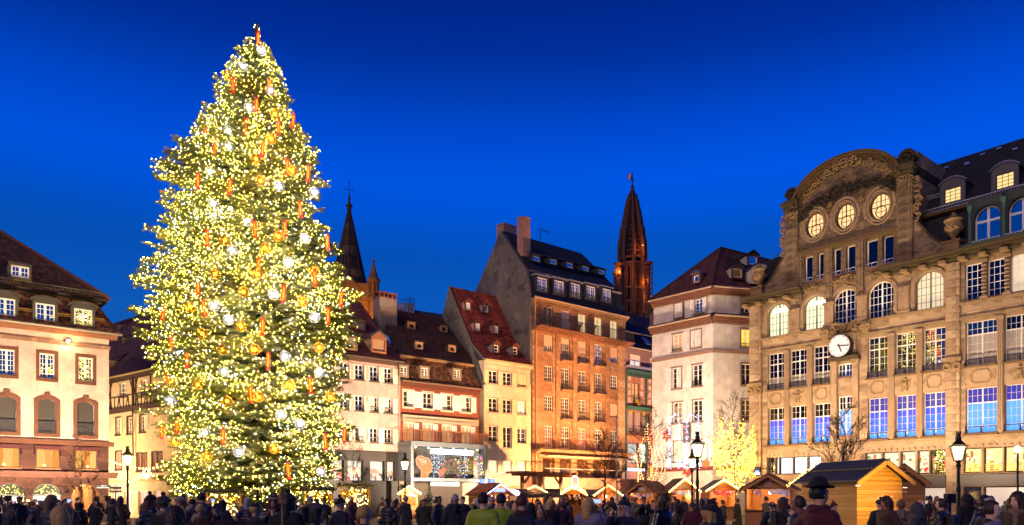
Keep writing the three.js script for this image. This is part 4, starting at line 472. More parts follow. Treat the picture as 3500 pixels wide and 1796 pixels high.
// ---------------------------------------------------------------- white corner house
{
  const f = new Fac(2437, 75, -580), b = building('white_corner_house', 'white corner house with grey shutters and dark hipped roof at the street corner', f, { trim: M('#9a7460', { t: 'stone' }), shutMat: M('#d8d2cc', { r: 0.6 }), shutW: 0.55 });
  const f2 = new Fac(2437, 75, 11770), tmp = new THREE.Group(); tmp.position.set(f2.ox, 0, f2.oz); tmp.rotation.y = f2.turn; scene.add(tmp); const b2 = { ...b, g: tmp, f: f2, holes: [] };
  const pl = M('#e6dccf', { t: 'plaster', b: 0.003 }), brn = M('#8a5a44', { t: 'stone' }), S = (p) => f.S(p), Y = (p, q) => f.Y(p, q), x0 = -7.4, x1 = f2.S(2592);
  const sur = { mat: M('#9a7c68', { t: 'stone' }), w: 0.15, d: 0.03 }, g1 = [0, -4.0], rows = { a: [1071, 1022, 2388], m: [1190, 1130, 2378], c: [1320, 1247, 2384], d: [1441, 1369, 2384], e: [1576, 1506, 2384] };
  const R = (p, k, c) => { const [bt, tp, pr] = rows[k], y = Y(pr, bt); return [p, y, Y(pr, tp) - y]; };
  for (const [p, k, o] of [[2319, 'a', { shut: 'lr' }], [2388, 'a', { shut: 'LR' }], [2315, 'm', { shut: 'LR', glass: M([0.3, 0.2, 0.12], { r: 0.2, e: [0.4, 0.22, 0.08] }), rail: 0.25 }], [2379, 'm', { shut: 'lr' }], [2313, 'c', { shut: 'Lr' }], [2383, 'c', { shut: 'LR', rail: 0.5 }], [2315, 'd', { shut: 'LR' }], [2384, 'd', { shut: 'LR' }], [2318, 'e', { shut: 'LR', glass: M([0.3, 0.22, 0.1], { r: 0.2, e: [0.7, 0.5, 0.16] }) }], [2384, 'e', { shut: 'LR', glass: M([0.3, 0.22, 0.1], { r: 0.2, e: [0.7, 0.5, 0.16] }) }]]) { const [q, y, h] = R(p, k); win(b, S(q), y, k === 'a' ? 0.9 : 1.15, h, { cols: 2, rows: 4, sur, ...o }); }
  const ey = 22.2, ym = 19.42, yb = 16.14, yg = Y(2384, 1600); const inner = (x) => [[x0, yg], [0, yg], [0, ym], [x0, ym]];
  const hs = b.holes; b.holes = hs.filter((h) => h[0].y > ym); wall(b, [[x0, ym], [-0.3, ym], [-0.3, ey], [x0, ey]], pl, 0.35, 'wall', -0.25); b.holes = hs.filter((h) => h[0].y < ym); wall(b, inner(), pl);
  band(b, x0 - 0.1, 0.02, ym - 0.5, ym + 0.02, 0.55, brn); band(b, x0, 0.02, yb - 0.22, yb + 0.05, 0.22, M('#a8826c', { t: 'stone' }), 'belt'); band(b, x0, 0.1, ey - 0.55, ey, 0.7, brn, 'cornice', -0.25); mesh('shop_front', new G().box(x0, 0, 0, yg - 0.25, -0.4, -0.02), M('#d8c8b4', { t: 'plaster' }), b.g); band(b, x0, 0.02, yg - 0.3, yg + 0.1, 0.12, M('#6a2c24'), 'fascia');
  for (let x = x0 + 0.1; x < 0; x += 0.26) { const d = mesh('dentil', unitBox, brn, b.g); d.scale.set(0.13, 0.16, 0.12); d.position.set(x, ym - 0.58, 0.06); }
  for (const [p, k, o] of [[2549, 'a', {}], [2551, 'm', { glass: LIT(1.3, 0.78, 0.12), rail: 0.3 }], [2552, 'c', { rail: 0.5 }], [2552, 'd', { rail: 0.3, glass: PANE_WARM }]]) { const [, y, h] = R(2400, k); win(b2, f2.S(p), y, k === 'a' ? 0.95 : 1.1, h, { cols: 2, rows: 4, sur, glass: PANE_DIM, ...o }); }
  const h2 = b2.holes; b2.holes = h2.filter((h) => h[0].y > ym); wall(b2, [[0.2, ym], [x1, ym], [x1, ey], [0.2, ey]], pl, 0.35, 'wall', -0.25); b2.holes = h2.filter((h) => h[0].y < ym); wall(b2, [[0, 0], [x1, 0], [x1, ym], [0, ym]], pl);
  band(b2, -0.05, x1, ym - 0.5, ym + 0.02, 0.55, brn); band(b2, -0.02, x1, yb - 0.22, yb + 0.05, 0.22, M('#a8826c', { t: 'stone' }), 'belt'); band(b2, -0.2, x1, ey - 0.55, ey, 0.7, brn, 'cornice', -0.25); band(b2, 0, x1, yg - 0.3, yg + 0.1, 0.12, M('#a8826c'), 'belt');
  for (let x = 0.1; x < x1; x += 0.26) { const d = mesh('dentil', unitBox, brn, b2.g); d.scale.set(0.13, 0.16, 0.12); d.position.set(x, ym - 0.58, 0.06); }
  for (const q of [b, b2]) { const [a, e] = q === b ? [x0, 0.1] : [-0.1, x1]; roofFace(q.g, V(a, ym + 0.02, 0.55), V(e, ym + 0.02, 0.55), V(a, ym + 0.42, -0.25), V(e, ym + 0.42, -0.25), M('#2c1a18'), { w: 0.2, h: 0.28, step: 0.18, colors: ['#3c2020', '#4a2824', '#341c1c'] }, 0.05); gutter(q, a, e, ym + 0.05, 0.62, M('#b8a088', { m: 0.4 })); gutter(q, a - 0.1, e + 0.1, ey + 0.05, 0.52, M('#b8a088', { m: 0.4 })); }
  mesh('core', new G().box(x0, -0.1, 0, ey, -6, -0.66), pl, b.g); mesh('core', new G().box(0.3, x1, 0, ey, -7, -0.66), pl, b2.g);
  // hipped roof
  const wp = (q, s, y, z) => V(q.ox + q.ux * s + q.nx * z, y, q.oz + q.uz * s + q.nz * z), C = wp(f, 0.25, ey + 0.05, 0.45), Lq = wp(f, x0 - 0.3, ey + 0.05, 0.45), Rq = wp(f2, x1 + 1, ey + 0.05, 0.45), P1 = at3(2464, 849.5, 78.5), P2 = at3(2650, 897, 82);
  const rt = { w: 0.22, h: 0.3, step: 0.19, colors: ['#3a1c1c', '#442222', '#301818', '#4c2824'] }, tg = new THREE.Group(); scene.add(tg);
  roofFace(tg, Lq, C, P1.clone().add(V(-0.02, 0, 0)), P1, M('#281414'), rt); roofFace(tg, C, Rq, P1, P2, M('#281414'), rt); roofFace(tg, V(Lq.x + 1, Lq.y, Lq.z - 7), Lq, P1.clone().add(V(0, 0, -0.05)), P1, M('#281414'));
  { const g = new G(); for (const [A, B] of [[C, P1], [Lq, P1], [P1, P2]]) { const n = Math.round(A.distanceTo(B) / 0.35); for (let i = 0; i < n; i++) g.tube(V().lerpVectors(A, B, i / n).add(V(0, 0.05, 0)), V().lerpVectors(A, B, (i + 1.1) / n).add(V(0, 0.08, 0)), 0.11, 0.13, 7); } mesh('hip_tiles', g, M('#3c2020', { t: 'stain' }), tg); }
  { const n1 = V().crossVectors(V().subVectors(C, Lq), V().subVectors(P1, Lq)).normalize(), n2 = V().crossVectors(V().subVectors(Rq, C), V().subVectors(P1, C)).normalize(); const hit = (px, py, A, n) => { const d = V((px - CX) / F, (HY - py) / F, -1), o = V(0, EYE, 0), t = V().subVectors(A, o).dot(n) / d.dot(n); return o.addScaledVector(d, t); };
    const put = (px, py, A, n, q, w, h, deep, o) => { const p = hit(px, py, A, n), h0 = new THREE.Group(); h0.position.copy(p); h0.rotation.y = q.turn; tg.add(h0); h0.updateMatrixWorld(true); const d = dormer({ g: h0, panes: 0 }, 0, 0, 0.35, w, h, deep, o); scene.updateMatrixWorld(true); tg.attach(d); tg.remove(h0); };
    put(2387, 972, Lq, n1, f, 0.9, 0.95, 1.6, { type: 'arch', rise: 0.25, mat: M('#5a3a34'), roof: M('#3a4a70', { m: 0.3 }), open: 0.16, win: { cols: 1, rows: 1, leaf: 1 } });
    put(2515, 957, C, n2, f2, 1.25, 1.15, 2, { type: 'gable', rise: 0.4, mat: M('#4a2824'), roof: M('#24304c', { m: 0.3 }), open: 0.15, cheek: M('#c8bcb4', { t: 'plaster' }), glass: PANE_WARM, win: { cols: 1, rows: 1, leaf: 1 } }); put(2568, 913, C, n2, f2, 1.25, 1.15, 2, { type: 'gable', rise: 0.4, mat: M('#4a2824'), roof: M('#24304c', { m: 0.3 }), open: 0.15, cheek: M('#c8bcb4', { t: 'plaster' }), win: { cols: 1, rows: 1, leaf: 1 } }); put(2596, 975, C, n2, f2, 2.6, 1.3, 2, { type: 'arch', rise: 0.7, mat: M('#d0c4b8', { t: 'plaster' }), roof: M('#24304c', { m: 0.3 }), open: 0.5, low: 0.1, win: { cols: 1, rows: 2, leaf: 1 } }); }
  const sg = (q, a, e) => rail(e - a, 0.3, M('#5a4a48', { m: 0.4 }), q.g, (a + e) / 2, ey + 0.3, -0.05, 0.17, 'snow_guard'); sg(b, -6.4, -0.4); sg(b2, 0.8, x1);
  scene.updateMatrixWorld(true); for (const t of [tmp, tg]) { for (const c of [...t.children]) b.g.attach(c); scene.remove(t); }
}
// ---------------------------------------------------------------- department store with the arched pediment
{
  const f = new Fac(2562, 69.7, -440), b = building('department_store', 'ornate sandstone department store with arched pediment and blue lit windows', f, { trim: SAND[1] });
  const S = (p, o) => f.S(p, o), Y = (p, q, o) => f.Y(p, q, o), x1 = 24.5, yc = 19.45, blocks = ['#957c5c', '#9c8464', '#8a7052', '#a48c6a', '#90785c'].map((c) => M(c, { t: 'stain', b: 0.012 })), st = blocks[0], sooty = ['#8f7654', '#7e6848', '#9a8262', '#6e5c42', '#8a7252'].map((c) => M(c, { t: 'soot', b: 0.03 })), dk = M('#5c5238', { t: 'moss', b: 0.02 }), carve = M('#8a7048', { t: 'stain', b: 0.02 }), gaps = [];
  const CURT = M('#a39a8c', { t: 'cloth', r: 0.4 }), FRM = M('#c4bcae', { r: 0.6 }), STORE = M([0.075, 0.08, 0.1], { r: 0.04, m: 1 }), UPPER = M([0.3, 0.3, 0.31], { r: 0.03, m: 1 });
  const hole = (s, y, w, h) => gaps.push([s - w / 2 - 0.04, s + w / 2 + 0.04, y - 0.06, y + h + 0.03]);
  const tri = [[2625.5, 2682.5], [2700, 2759], [2779, 2839], [2967, 3036.5], [3060.7, 3133], [3156, 3233], [3302, 3409.6], [3434.6, 3545]].map(([p, q]) => [(S(p) + S(q)) / 2, S(q) - S(p)]);
  const UP = [11.25, 3.22], LO = [6.38, 3.26], bar = M('#20242c', { m: 0.5, r: 0.4 });
  const ornRail = (w, wn) => { const g = new G(); g.box(-w / 2 - 0.05, w / 2 + 0.05, 0.42, 0.48, -0.03, 0.03); for (const x of [-w / 2, 0, w / 2]) g.lathe([[0.02, 0], [0.07, 0.08], [0.03, 0.2], [0.06, 0.3], [0.02, 0.45]], x, 0, 0, 8); const o = mesh('railing', g, bar, wn); o.position.set(0, 0, 0.36); };
  const blueA = LIT(0.012, 0.09, 1.0), blueB = LIT(0.018, 0.2, 1.2), blueC = LIT(0.09, 0.46, 1.3), blueD = LIT(0.015, 0.025, 0.4);
  tri.forEach(([s, w], i) => {
    hole(s, UP[0], w, UP[1]); ornRail(w, win(b, s, UP[0], w, UP[1], { cols: i > 5 ? 6 : 4, rows: 6, transom: 0.7, rec: 0.3, fr: 0.055, bar: 0.02, frame: FRM, sill: b.trim, glass: (c, r) => (r === 0 || (r === 1 && i < 3) ? CURT : i > 3 && i < 7 ? UPPER : STORE) }));
    hole(s, LO[0], w, LO[1]); ornRail(w, win(b, s, LO[0], w, LO[1], { cols: i > 5 ? 6 : 4, rows: 6, transom: 0.67, rec: 0.34, fr: 0.05, bar: 0.018, frame: FRM, glass: (c, r) => (r > 3 ? (i > 2 ? blueD : PANE_DIM) : r > 2 ? blueA : r > 0 ? blueB : blueC) }));
    const py = 9.72, ph = 1.42, g = new G(); g.box(-w / 2, w / 2, 0, ph, -0.02, 0.05); mesh('panel', g, st, b.g).position.set(s, py, 0); hole(s, py, w, ph);
    if (i % 3 === 1 || i === 7) { const q = new G(); for (let k = 0; k < 16; k++) q.geo(new THREE.TorusGeometry(rr(0.08, 0.24), 0.03, 5, 10, rr(2, 5)), new THREE.Matrix4().makeRotationZ(rr(0, 6)).setPosition(s + rr(-0.45, 0.45), py + ph / 2 + rr(-0.45, 0.45), 0.06)); q.ball(s, py + 1.12, 0.08, 0.14, 10).ball(s, py + 0.78, 0.06, 0.19, 10, 1.3).tube(V(s - 0.08, py + 0.6, 0.08), V(s - 0.2, py + 0.2, 0.08), 0.1, 0.07).tube(V(s + 0.08, py + 0.6, 0.08), V(s + 0.16, py + 0.2, 0.08), 0.1, 0.07).tube(V(s - 0.15, py + 0.9, 0.1), V(s - 0.42, py + 0.7, 0.08), 0.06).tube(V(s + 0.15, py + 0.9, 0.1), V(s + 0.4, py + 1.0, 0.08), 0.06); mesh('carved_cherub', q, carve, b.g); }
    else { const q = new G(), a = w * 0.3, e = ph * 0.33, n = 0.14, P = [[-a + n, -e], [a - n, -e], [a - n, -e + n], [a, -e + n], [a, e - n], [a - n, e - n], [a - n, e], [-a + n, e], [-a + n, e - n], [-a, e - n], [-a, -e + n], [-a + n, -e + n]]; P.forEach((p, k) => { const r = P[(k + 1) % 12]; q.bar(V(s + p[0], py + ph / 2 + p[1], 0.07), V(s + r[0], py + ph / 2 + r[1], 0.07), 0.07, 0.06); }); mesh('panel_moulding', q, carve, b.g); }
    for (const [z, hh] of [[UP[0] - 0.14, 0.12], [LO[0] - 0.2, 0.16]]) mesh('ledge', new G().box(s - w / 2 - 0.1, s + w / 2 + 0.1, z, z + hh, 0, 0.26), M('#7a6244', { t: 'moss' }), b.g);
  });
  // fluted strips between the windows
  const strip = (s, w) => { const g = new G(); g.box(s - w / 2, s + w / 2, LO[0] - 0.1, 14.55, 0, 0.14); for (let i = -1; i <= 1; i++) g.tube(V(s + i * w * 0.28, LO[0], 0.15), V(s + i * w * 0.28, 14.3, 0.15), 0.05); g.box(s - w / 2 - 0.06, s + w / 2 + 0.06, 14.25, 14.55, 0, 0.24); for (const q of [-1, 1]) g.geo(new THREE.TorusGeometry(0.09, 0.04, 5, 10), new THREE.Matrix4().setPosition(s + q * w * 0.4, 14.38, 0.22)); mesh('pilaster', g, st, b.g); gaps.push([s - w / 2, s + w / 2, LO[0] - 0.1, 14.55]); };
  for (const [p, q] of [[2683, 2699], [2760, 2778], [2841, 2853], [3037, 3060], [3134, 3155], [3411, 3433]]) strip((S(p) + S(q)) / 2, S(q) - S(p));
  // clock bay
  const cs = (S(2863) + S(2912)) / 2, cw = S(2912) - S(2863); hole(cs, LO[0] + 0.4, cw, LO[1]); win(b, cs, LO[0] + 0.4, cw, LO[1], { cols: 4, rows: 6, transom: 0.67, rec: 0.34, glass: (c, r) => (r > 3 ? PANE_DIM : r > 0 ? blueB : blueC), fr: 0.06 }); hole(cs, 11.6, cw, 1.1); win(b, cs, 11.6, cw, 1.1, { cols: 4, rows: 2, rec: 0.25, fr: 0.06 });
  for (const x of [S(2853) + 0.1, S(2930)]) mesh('clock_pier', new G().box(x - 0.22, x + 0.22, LO[0], 12.9, 0, 0.3).box(x - 0.3, x + 0.3, 12.6, 12.9, 0, 0.4), st, b.g); mesh('clock_shelf', new G().box(S(2843), S(2945), 12.9, 13.2, 0, 0.7).box(S(2850), S(2936), 13.2, 13.4, 0, 0.5), dk, b.g); mesh('clock_back', new G().box(cs - 1.0, cs + 1.1, 13.2, 15.1, 0, 0.35), st, b.g);
  const carving = (name, pts, z, n, mat, r0 = 0.12, r1 = 0.32) => { const g = new G(); for (let k = 0; k < n; k++) { const t = k / n * (pts.length - 1), i = Math.min(pts.length - 2, Math.floor(t)), [x, y, j] = [0, 1, 2].map((c) => lerp(pts[i][c], pts[i + 1][c], t - i)), r = rr(r0, r1); const m = new THREE.Matrix4().makeRotationZ(rr(0, 6.28)); m.multiply(new THREE.Matrix4().makeRotationX(rr(-0.5, 0.5))); m.setPosition(x + rr(-j, j), y + rr(-j, j), z + rr(0, 0.12)); g.geo(new THREE.TorusGeometry(r, r * 0.32, 5, 11, rr(2.4, 5.6)), m); if (k % 3 === 0) g.ball(x + rr(-j, j), y + rr(-j, j), z + 0.08, r * 0.5, 6); } return mesh(name, g, mat, b.g); };
  carving('clock_carving', [[cs - 1.2, 15.2, 0.15], [cs - 0.7, 15.6, 0.15], [cs, 15.75, 0.2], [cs + 0.8, 15.6, 0.15], [cs + 1.3, 15.0, 0.15]], 0.25, 40, carve); for (const x of [cs - 1.5, cs + 1.9]) mesh('console', new G().prism(poly([x - 0.35, 15.7], [x + 0.35, 15.7], [x + 0.25, 14.9], [x - 0.25, 14.9]), 0, 0.45).geo(new THREE.TorusGeometry(0.18, 0.08, 6, 12), new THREE.Matrix4().setPosition(x - 0.2, 15.4, 0.42)).geo(new THREE.TorusGeometry(0.18, 0.08, 6, 12), new THREE.Matrix4().setPosition(x + 0.2, 15.4, 0.42)), carve, b.g);
  // arched windows of the attic
  const arches = [2.86, S(2786), S(2888.7), S(3011), S(3177)];
  arches.forEach((s, i) => { const w = 2.05, y = 15.97, h = 2.85, rise = 0.85; gaps.push([s - w / 2 - 0.3, s + w / 2 + 0.3, y - 0.05, y + h + 0.35]); win(b, s, y, w, h, { cols: 6, rows: 5, arch: rise, rec: 0.34, fr: 0.07, glass: i < 2 ? M([0.1, 0.1, 0.08], { r: 0.05, e: [1.0, 1.0, 0.62] }) : i === 4 ? M([0.3, 0.3, 0.24], { r: 0.05, m: 0.2, e: [0.72, 0.56, 0.34] }) : STORE, frame: i < 2 || i === 4 ? M('#6e6a58') : WHITE, sur: { mat: st, w: 0.26, d: 0.08, key: 1 }, sill: M('#7a6244', { t: 'moss' }) }); if (i < 2) { const l = mesh('ceiling_lamp', new G().box(-0.75, 0.75, h - 0.75, h - 0.45, 0, 0.04), LIT(4, 4, 2.8), b.g); l.position.set(s + 0.1, y, -0.32); } });
  for (const s of arches.slice(0, -1).map((a, i) => (a + arches[i + 1]) / 2)) mesh('impost', new G().box(s - 0.5, s + 0.5, 17.75, 17.95, 0, 0.3).box(s - 0.4, s + 0.4, 16.0, 17.75, 0, 0.16).box(s - 0.5, s + 0.5, 15.95, 16.15, 0, 0.22), st, b.g);
  for (const [p, q] of [[3300, 3357], [3376, 3435], [3455, 3520]]) { const s = (S(p) + S(q)) / 2, w = S(q) - S(p); hole(s, 16.05, w, 2.6); win(b, s, 16.05, w, 2.6, { cols: 3, rows: 5, leaf: 1, rec: 0.3, fr: 0.06, glass: p > 3440 ? M([0.3, 0.3, 0.24], { r: 0.1, e: [0.6, 0.46, 0.3] }) : STORE }); }
  for (const p of [3366, 3445]) mesh('twisted_column', (() => { const g = new G(), s = S(p); for (let i = 0; i < 9; i++) g.geo(new THREE.TorusGeometry(0.13, 0.09, 6, 10), new THREE.Matrix4().makeRotationX(Math.PI / 2).setPosition(s, 16.2 + i * 0.27, 0.02)); g.box(s - 0.26, s + 0.26, 15.95, 16.12, -0.1, 0.24).box(s - 0.26, s + 0.26, 18.6, 18.8, -0.1, 0.26); return g; })(), st, b.g);
  // shop floor
  const shop = (p, q, y0, y1, mat) => { const s = (S(p) + S(q)) / 2, w = S(q) - S(p); hole(s, y0, w, y1 - y0); return win(b, s, y0, w, y1 - y0, { cols: 1, rows: 1, leaf: 1, rec: 0.3, fr: 0.07, frame: M('#2a2620', { m: 0.4 }), glass: mat, sill: false }); };
  for (const [p, q] of [[2650, 2663], [2663, 2709], [2710, 2758], [2760, 2806]]) shop(p, q, 3.75, 5.25, LIT(1.5, 1.6, 1.55)); shop(2622, 2648, 3.4, 5.3, PANE);
  [[2957, 3012], [3016, 3072], [3078, 3130], [3136, 3176], [3178, 3240], [3294, 3355], [3363, 3428], [3433, 3520]].forEach(([p, q], i) => { const wn = shop(p, q, 3.5, 5.3, i === 4 ? PANE : i > 4 ? M([0.3, 0.2, 0.1], { r: 0.15, e: [0.85, 0.56, 0.22] }) : LIT(1.05, 0.85, 0.58)), w = S(q) - S(p), cc = ['#b82a24', '#d8b890', '#4a6a2a', '#a04a30', '#c8c0b0', '#7a8a30'].map((c) => M(c, { e: [0.03, 0.02, 0.01] })); for (let k = 0; k < 14; k++) { const m = mesh('shelf_goods', unitBox, pick(cc), wn); m.scale.set(rr(0.06, 0.22), rr(0.08, 0.4), 0.04); m.position.set(rr(-w / 2 + 0.12, w / 2 - 0.12), rr(0.1, 1.5), 0.03); } if (i > 4) for (let k = 0; k < 4; k++) { const m = mesh('plank', unitBox, M('#d8b050', { e: [0.25, 0.16, 0.03] }), wn); m.scale.set(w * 0.9, 0.06, 0.04); m.position.set(0, 0.12 + k * 0.15, 0.06); } for (let k = 0; k < 3; k++) { const m = mesh('hanging_lamp', new THREE.SphereGeometry(0.06, 8, 6), LIT(6, 4.6, 2.6), wn); m.position.set(rr(-w / 2 + 0.2, w / 2 - 0.2), rr(0.9, 1.5), 0.08); } });
  for (const [p, q] of [[2957, 3130], [3136, 3240], [3294, 3355], [3363, 3520]]) shop(p, q, 0.5, 2.5, p === 3294 ? PANE_DIM : M([0.3, 0.25, 0.2], { r: 0.2, e: [0.5, 0.4, 0.32] }));
  wall(b, [[0, 0], [x1, 0], [x1, yc], [0, yc]], st, 0.5);
  mesh('canopy', new G().box(S(2930), S(3240), 2.55, 3.35, 0, 0.5).box(S(3292), x1, 2.55, 3.35, 0, 0.5), M('#4a443c', { r: 0.5 }), b.g);
  gaps.push([0, x1, 0, 3.4], [S(2843), S(2945), 12.8, 16]); ashlar(b, 0, x1, 3.4, yc - 0.5, 0, blocks, gaps, { ch: 0.62, bw: 1.25, th: 0.045 });
  for (let x = 2.0; x < x1; x += 0.46) { const d = mesh('dentil', unitBox, st, b.g); d.scale.set(0.2, 0.14, 0.1); d.position.set(x, 5.46, 0.07); }
  mesh('belt', new G().box(0.9, x1, 14.62, 14.9, 0, 0.16).box(0.9, x1, 15.72, 15.92, 0, 0.24).box(1.4, x1, 6.02, 6.2, 0, 0.22), M('#86704c', { t: 'stain' }), b.g);
  // tall piers with quoins
  for (const [p, q] of [[2566, 2607], [3236, 3286]]) { const a = S(p), e = S(q), g = new G(); g.box(a, e, 0, yc - 0.4, 0.04, 0.2); mesh('pier', g, st, b.g); for (let y = 0.4; y < yc - 0.6; y += 0.62) { const m = mesh('quoin', unitBox, pick(blocks), b.g); m.scale.set(e - a - 0.3, 0.58, 0.06); m.position.set((a + e) / 2 - 0.1, y + 0.29, 0.22); for (const x of [e - 0.12]) { const k = mesh('quoin', unitBox, pick(blocks), b.g); k.scale.set(0.2, 0.5, 0.08); k.position.set(x, y + 0.29, 0.22); } } mesh('capital', new G().box(a - 0.15, e + 0.15, 11.7, 12.0, 0, 0.42).box(a - 0.05, e + 0.05, 11.0, 11.7, 0, 0.32).geo(new THREE.TorusGeometry(0.22, 0.09, 6, 12), new THREE.Matrix4().setPosition(a + 0.15, 11.35, 0.36)).geo(new THREE.TorusGeometry(0.22, 0.09, 6, 12), new THREE.Matrix4().setPosition(e - 0.15, 11.35, 0.36)), carve, b.g); }
  // mossy main cornice
  for (const [a, e] of [[-0.4, 5.35], [12.15, x1]]) { band(b, a, e, yc - 0.35, yc + 0.25, 1.1, dk); for (let x = a + 0.4; x < e; x += 1.35) { const m = mesh('bracket', unitBox, carve, b.g); m.scale.set(0.5, 0.22, 0.85); m.position.set(x, yc - 0.44, 0.45); } }
  // pavilion
  const p0 = 3.74, p1 = 14.36, pc = 9.05, ps = 26.9, pb = [[2750, 2779], [2795, 2817], [2849, 2876], [2893, 2925.4], [2961, 3002], [3018, 3056]], pg = [];
  pb.forEach(([p, q]) => { const s = (S(p) + S(q)) / 2, w = S(q) - S(p); win(b, s, 20.05, w, 2.25, { cols: 1, rows: 1, leaf: 1, rec: 0.32, fr: 0.08, glass: STORE, rail: 0.35, railMat: M('#b8b8c0', { m: 0.6, r: 0.4 }), railStep: 9, sill: b.trim }); pg.push([s - w / 2 - 0.05, s + w / 2 + 0.05, 19.9, 22.4]); });
  const ocs = [6.3, 8.93, 11.75], oy = 24.78, orx = 0.78, ory = 1.02;
  for (const s of ocs) { const pts = []; for (let i = 0; i < 28; i++) { const a = i / 28 * Math.PI * 2; pts.push(new THREE.Vector2(s + Math.cos(a) * orx, oy + Math.sin(a) * ory)); } b.holes.push(pts); pg.push([s - orx - 0.45, s + orx + 0.45, oy - ory - 0.4, oy + ory + 0.4]); }
  const arcR = 4.4, out = new THREE.Shape(); out.moveTo(p0, yc); out.lineTo(p1, yc); out.lineTo(p1, ps); out.lineTo(13.2, ps); for (let i = 0; i <= 24; i++) { const a = i / 24 * Math.PI; out.lineTo(pc + Math.cos(a) * 4.15, ps - 0.3 + Math.sin(a) * 2.7); } out.lineTo(p0, ps); out.closePath(); wall(b, out, sooty[1], 0.5, 'pavilion_wall', 0.06);
  ashlar(b, p0 + 1.1, p1 - 1.1, 22.6, 29.2, 0.06, sooty, pg.concat([[p0, pc - 3.9, 27.4, 30], [pc + 3.9, p1, 27.4, 30], [p0, pc - 3.0, 28.2, 30], [pc + 3.0, p1, 28.2, 30], [p0, pc - 1.8, 28.8, 30], [pc + 1.8, p1, 28.8, 30]]), { ch: 0.66, bw: 1.3, th: 0.04 });
  mesh('lintel_course', new G().box(p0 + 1, p1 - 1, 22.45, 22.75, 0.06, 0.3), M('#7a6244', { t: 'moss' }), b.g);
  const amber = (v) => M([0.3, 0.2, 0.1], { r: 0.2, e: [1.15 * v, 0.72 * v, 0.3 * v] });
  ocs.forEach((s, i) => {
    const e = (rx, ry, n = 28) => { const p = []; for (let k = 0; k < n; k++) { const a = k / n * Math.PI * 2; p.push([Math.cos(a) * rx, Math.sin(a) * ry]); } return p; }, w = new G(), ring = (rx, ry, z, t, cy = 0) => { const P = e(rx, ry); P.forEach((p, k) => { const q = P[(k + 1) % P.length]; w.bar(V(p[0], p[1] + cy, z), V(q[0], q[1] + cy, z), t, t); }); };
    ring(orx - 0.03, ory - 0.03, 0, 0.08); ring(0.42, 0.45, 0.01, 0.06, -0.4); w.box(-0.035, 0.035, 0, ory, -0.03, 0.04).box(-0.02, 0.02, -ory, 0, -0.02, 0.02).box(-orx, orx, -0.03, 0.03, -0.02, 0.03).box(-0.4, 0.4, -0.43, -0.39, -0.02, 0.02); for (const q of [-0.33, 0.33]) w.box(q - 0.015, q + 0.015, 0.05, ory * 0.8, -0.02, 0.02); w.box(-orx * 0.85, orx * 0.85, 0.42, 0.45, -0.02, 0.02);
    const wn = mesh('oculus_window', w, M('#4a1c10', { t: 'wood' }), b.g); wn.position.set(s, oy, -0.22); mesh('pane', new THREE.ShapeGeometry(poly(...e(orx, ory))), amber(1), wn).position.z = -0.03;
    const sg = new G(); for (const [k, t, z] of [[1.16, 0.14, 0.3], [1.42, 0.12, 0.26]]) { const P = e(orx * k, ory * k, 32); P.forEach((p, j) => { const q = P[(j + 1) % 32]; sg.bar(V(p[0], p[1], z), V(q[0], q[1], z), t, t); }); } for (let j = 0; j < 13; j++) { const a = -0.2 + j / 12 * 3.54; sg.bar(V(Math.cos(a) * 1.2, Math.sin(a) * 1.5 - 0.05, 0.26), V(Math.cos(a + 0.3) * 1.2, Math.sin(a + 0.3) * 1.5 - 0.05, 0.26), 0.16, 0.2); } for (const [x, y] of [[0.75, 0.7], [-0.75, 0.7], [0.6, -0.95], [-0.6, -0.95]]) sg.geo(new THREE.TorusGeometry(0.14, 0.06, 6, 10), new THREE.Matrix4().setPosition(x, y, 0.28)); mesh('surround', sg, st, wn);
  });
  carving('garland', [[p0 + 1.2, 25.6, 0.15], [6.2, 26.5, 0.2], [7.2, 26.5, 0.3], [8.9, 27.0, 0.45], [10.4, 26.7, 0.35], [11.7, 26.7, 0.2], [p1 - 1.2, 26.0, 0.2]], 0.14, 150, M('#3a3222', { t: 'moss', b: 0.02 }), 0.1, 0.26);
  for (const s of [4.6, 7.6, 10.35, 13.3]) carving('drop_garland', [[s, 26.2, 0.15], [s, 25.2, 0.1]], 0.12, 14, carve, 0.08, 0.18);
  const av = (r, x) => [pc + Math.cos(x) * r, ps - 0.3 + Math.sin(x) * r * 0.66];
  { const g = new G(), N = 30; for (const [r, z0, z1, t] of [[4.45, 0, 0.75, 0.24], [4.2, 0, 0.5, 0.2], [3.95, 0, 0.3, 0.16]]) for (let i = 0; i < N; i++) { const a = av(r, i / N * Math.PI), c = av(r, (i + 1.02) / N * Math.PI); g.bar(V(...a, (z0 + z1) / 2), V(...c, (z0 + z1) / 2), z1 - z0, t); } mesh('pediment_arch', g, M('#6e5a36', { t: 'moss', b: 0.02 }), b.g); }
  { const P = []; for (let i = 0; i <= 12; i++) { const [x, y] = av(3.55, 0.25 + i / 12 * (Math.PI - 0.5)); P.push([x, y, 0.16]); } carving('arch_relief', P, 0.14, 130, carve, 0.09, 0.22); carving('keystone_relief', [[pc - 0.8, 29.1, 0.2], [pc + 0.1, 29.3, 0.3], [pc + 0.9, 29.1, 0.2]], 0.35, 30, carve, 0.12, 0.26); }
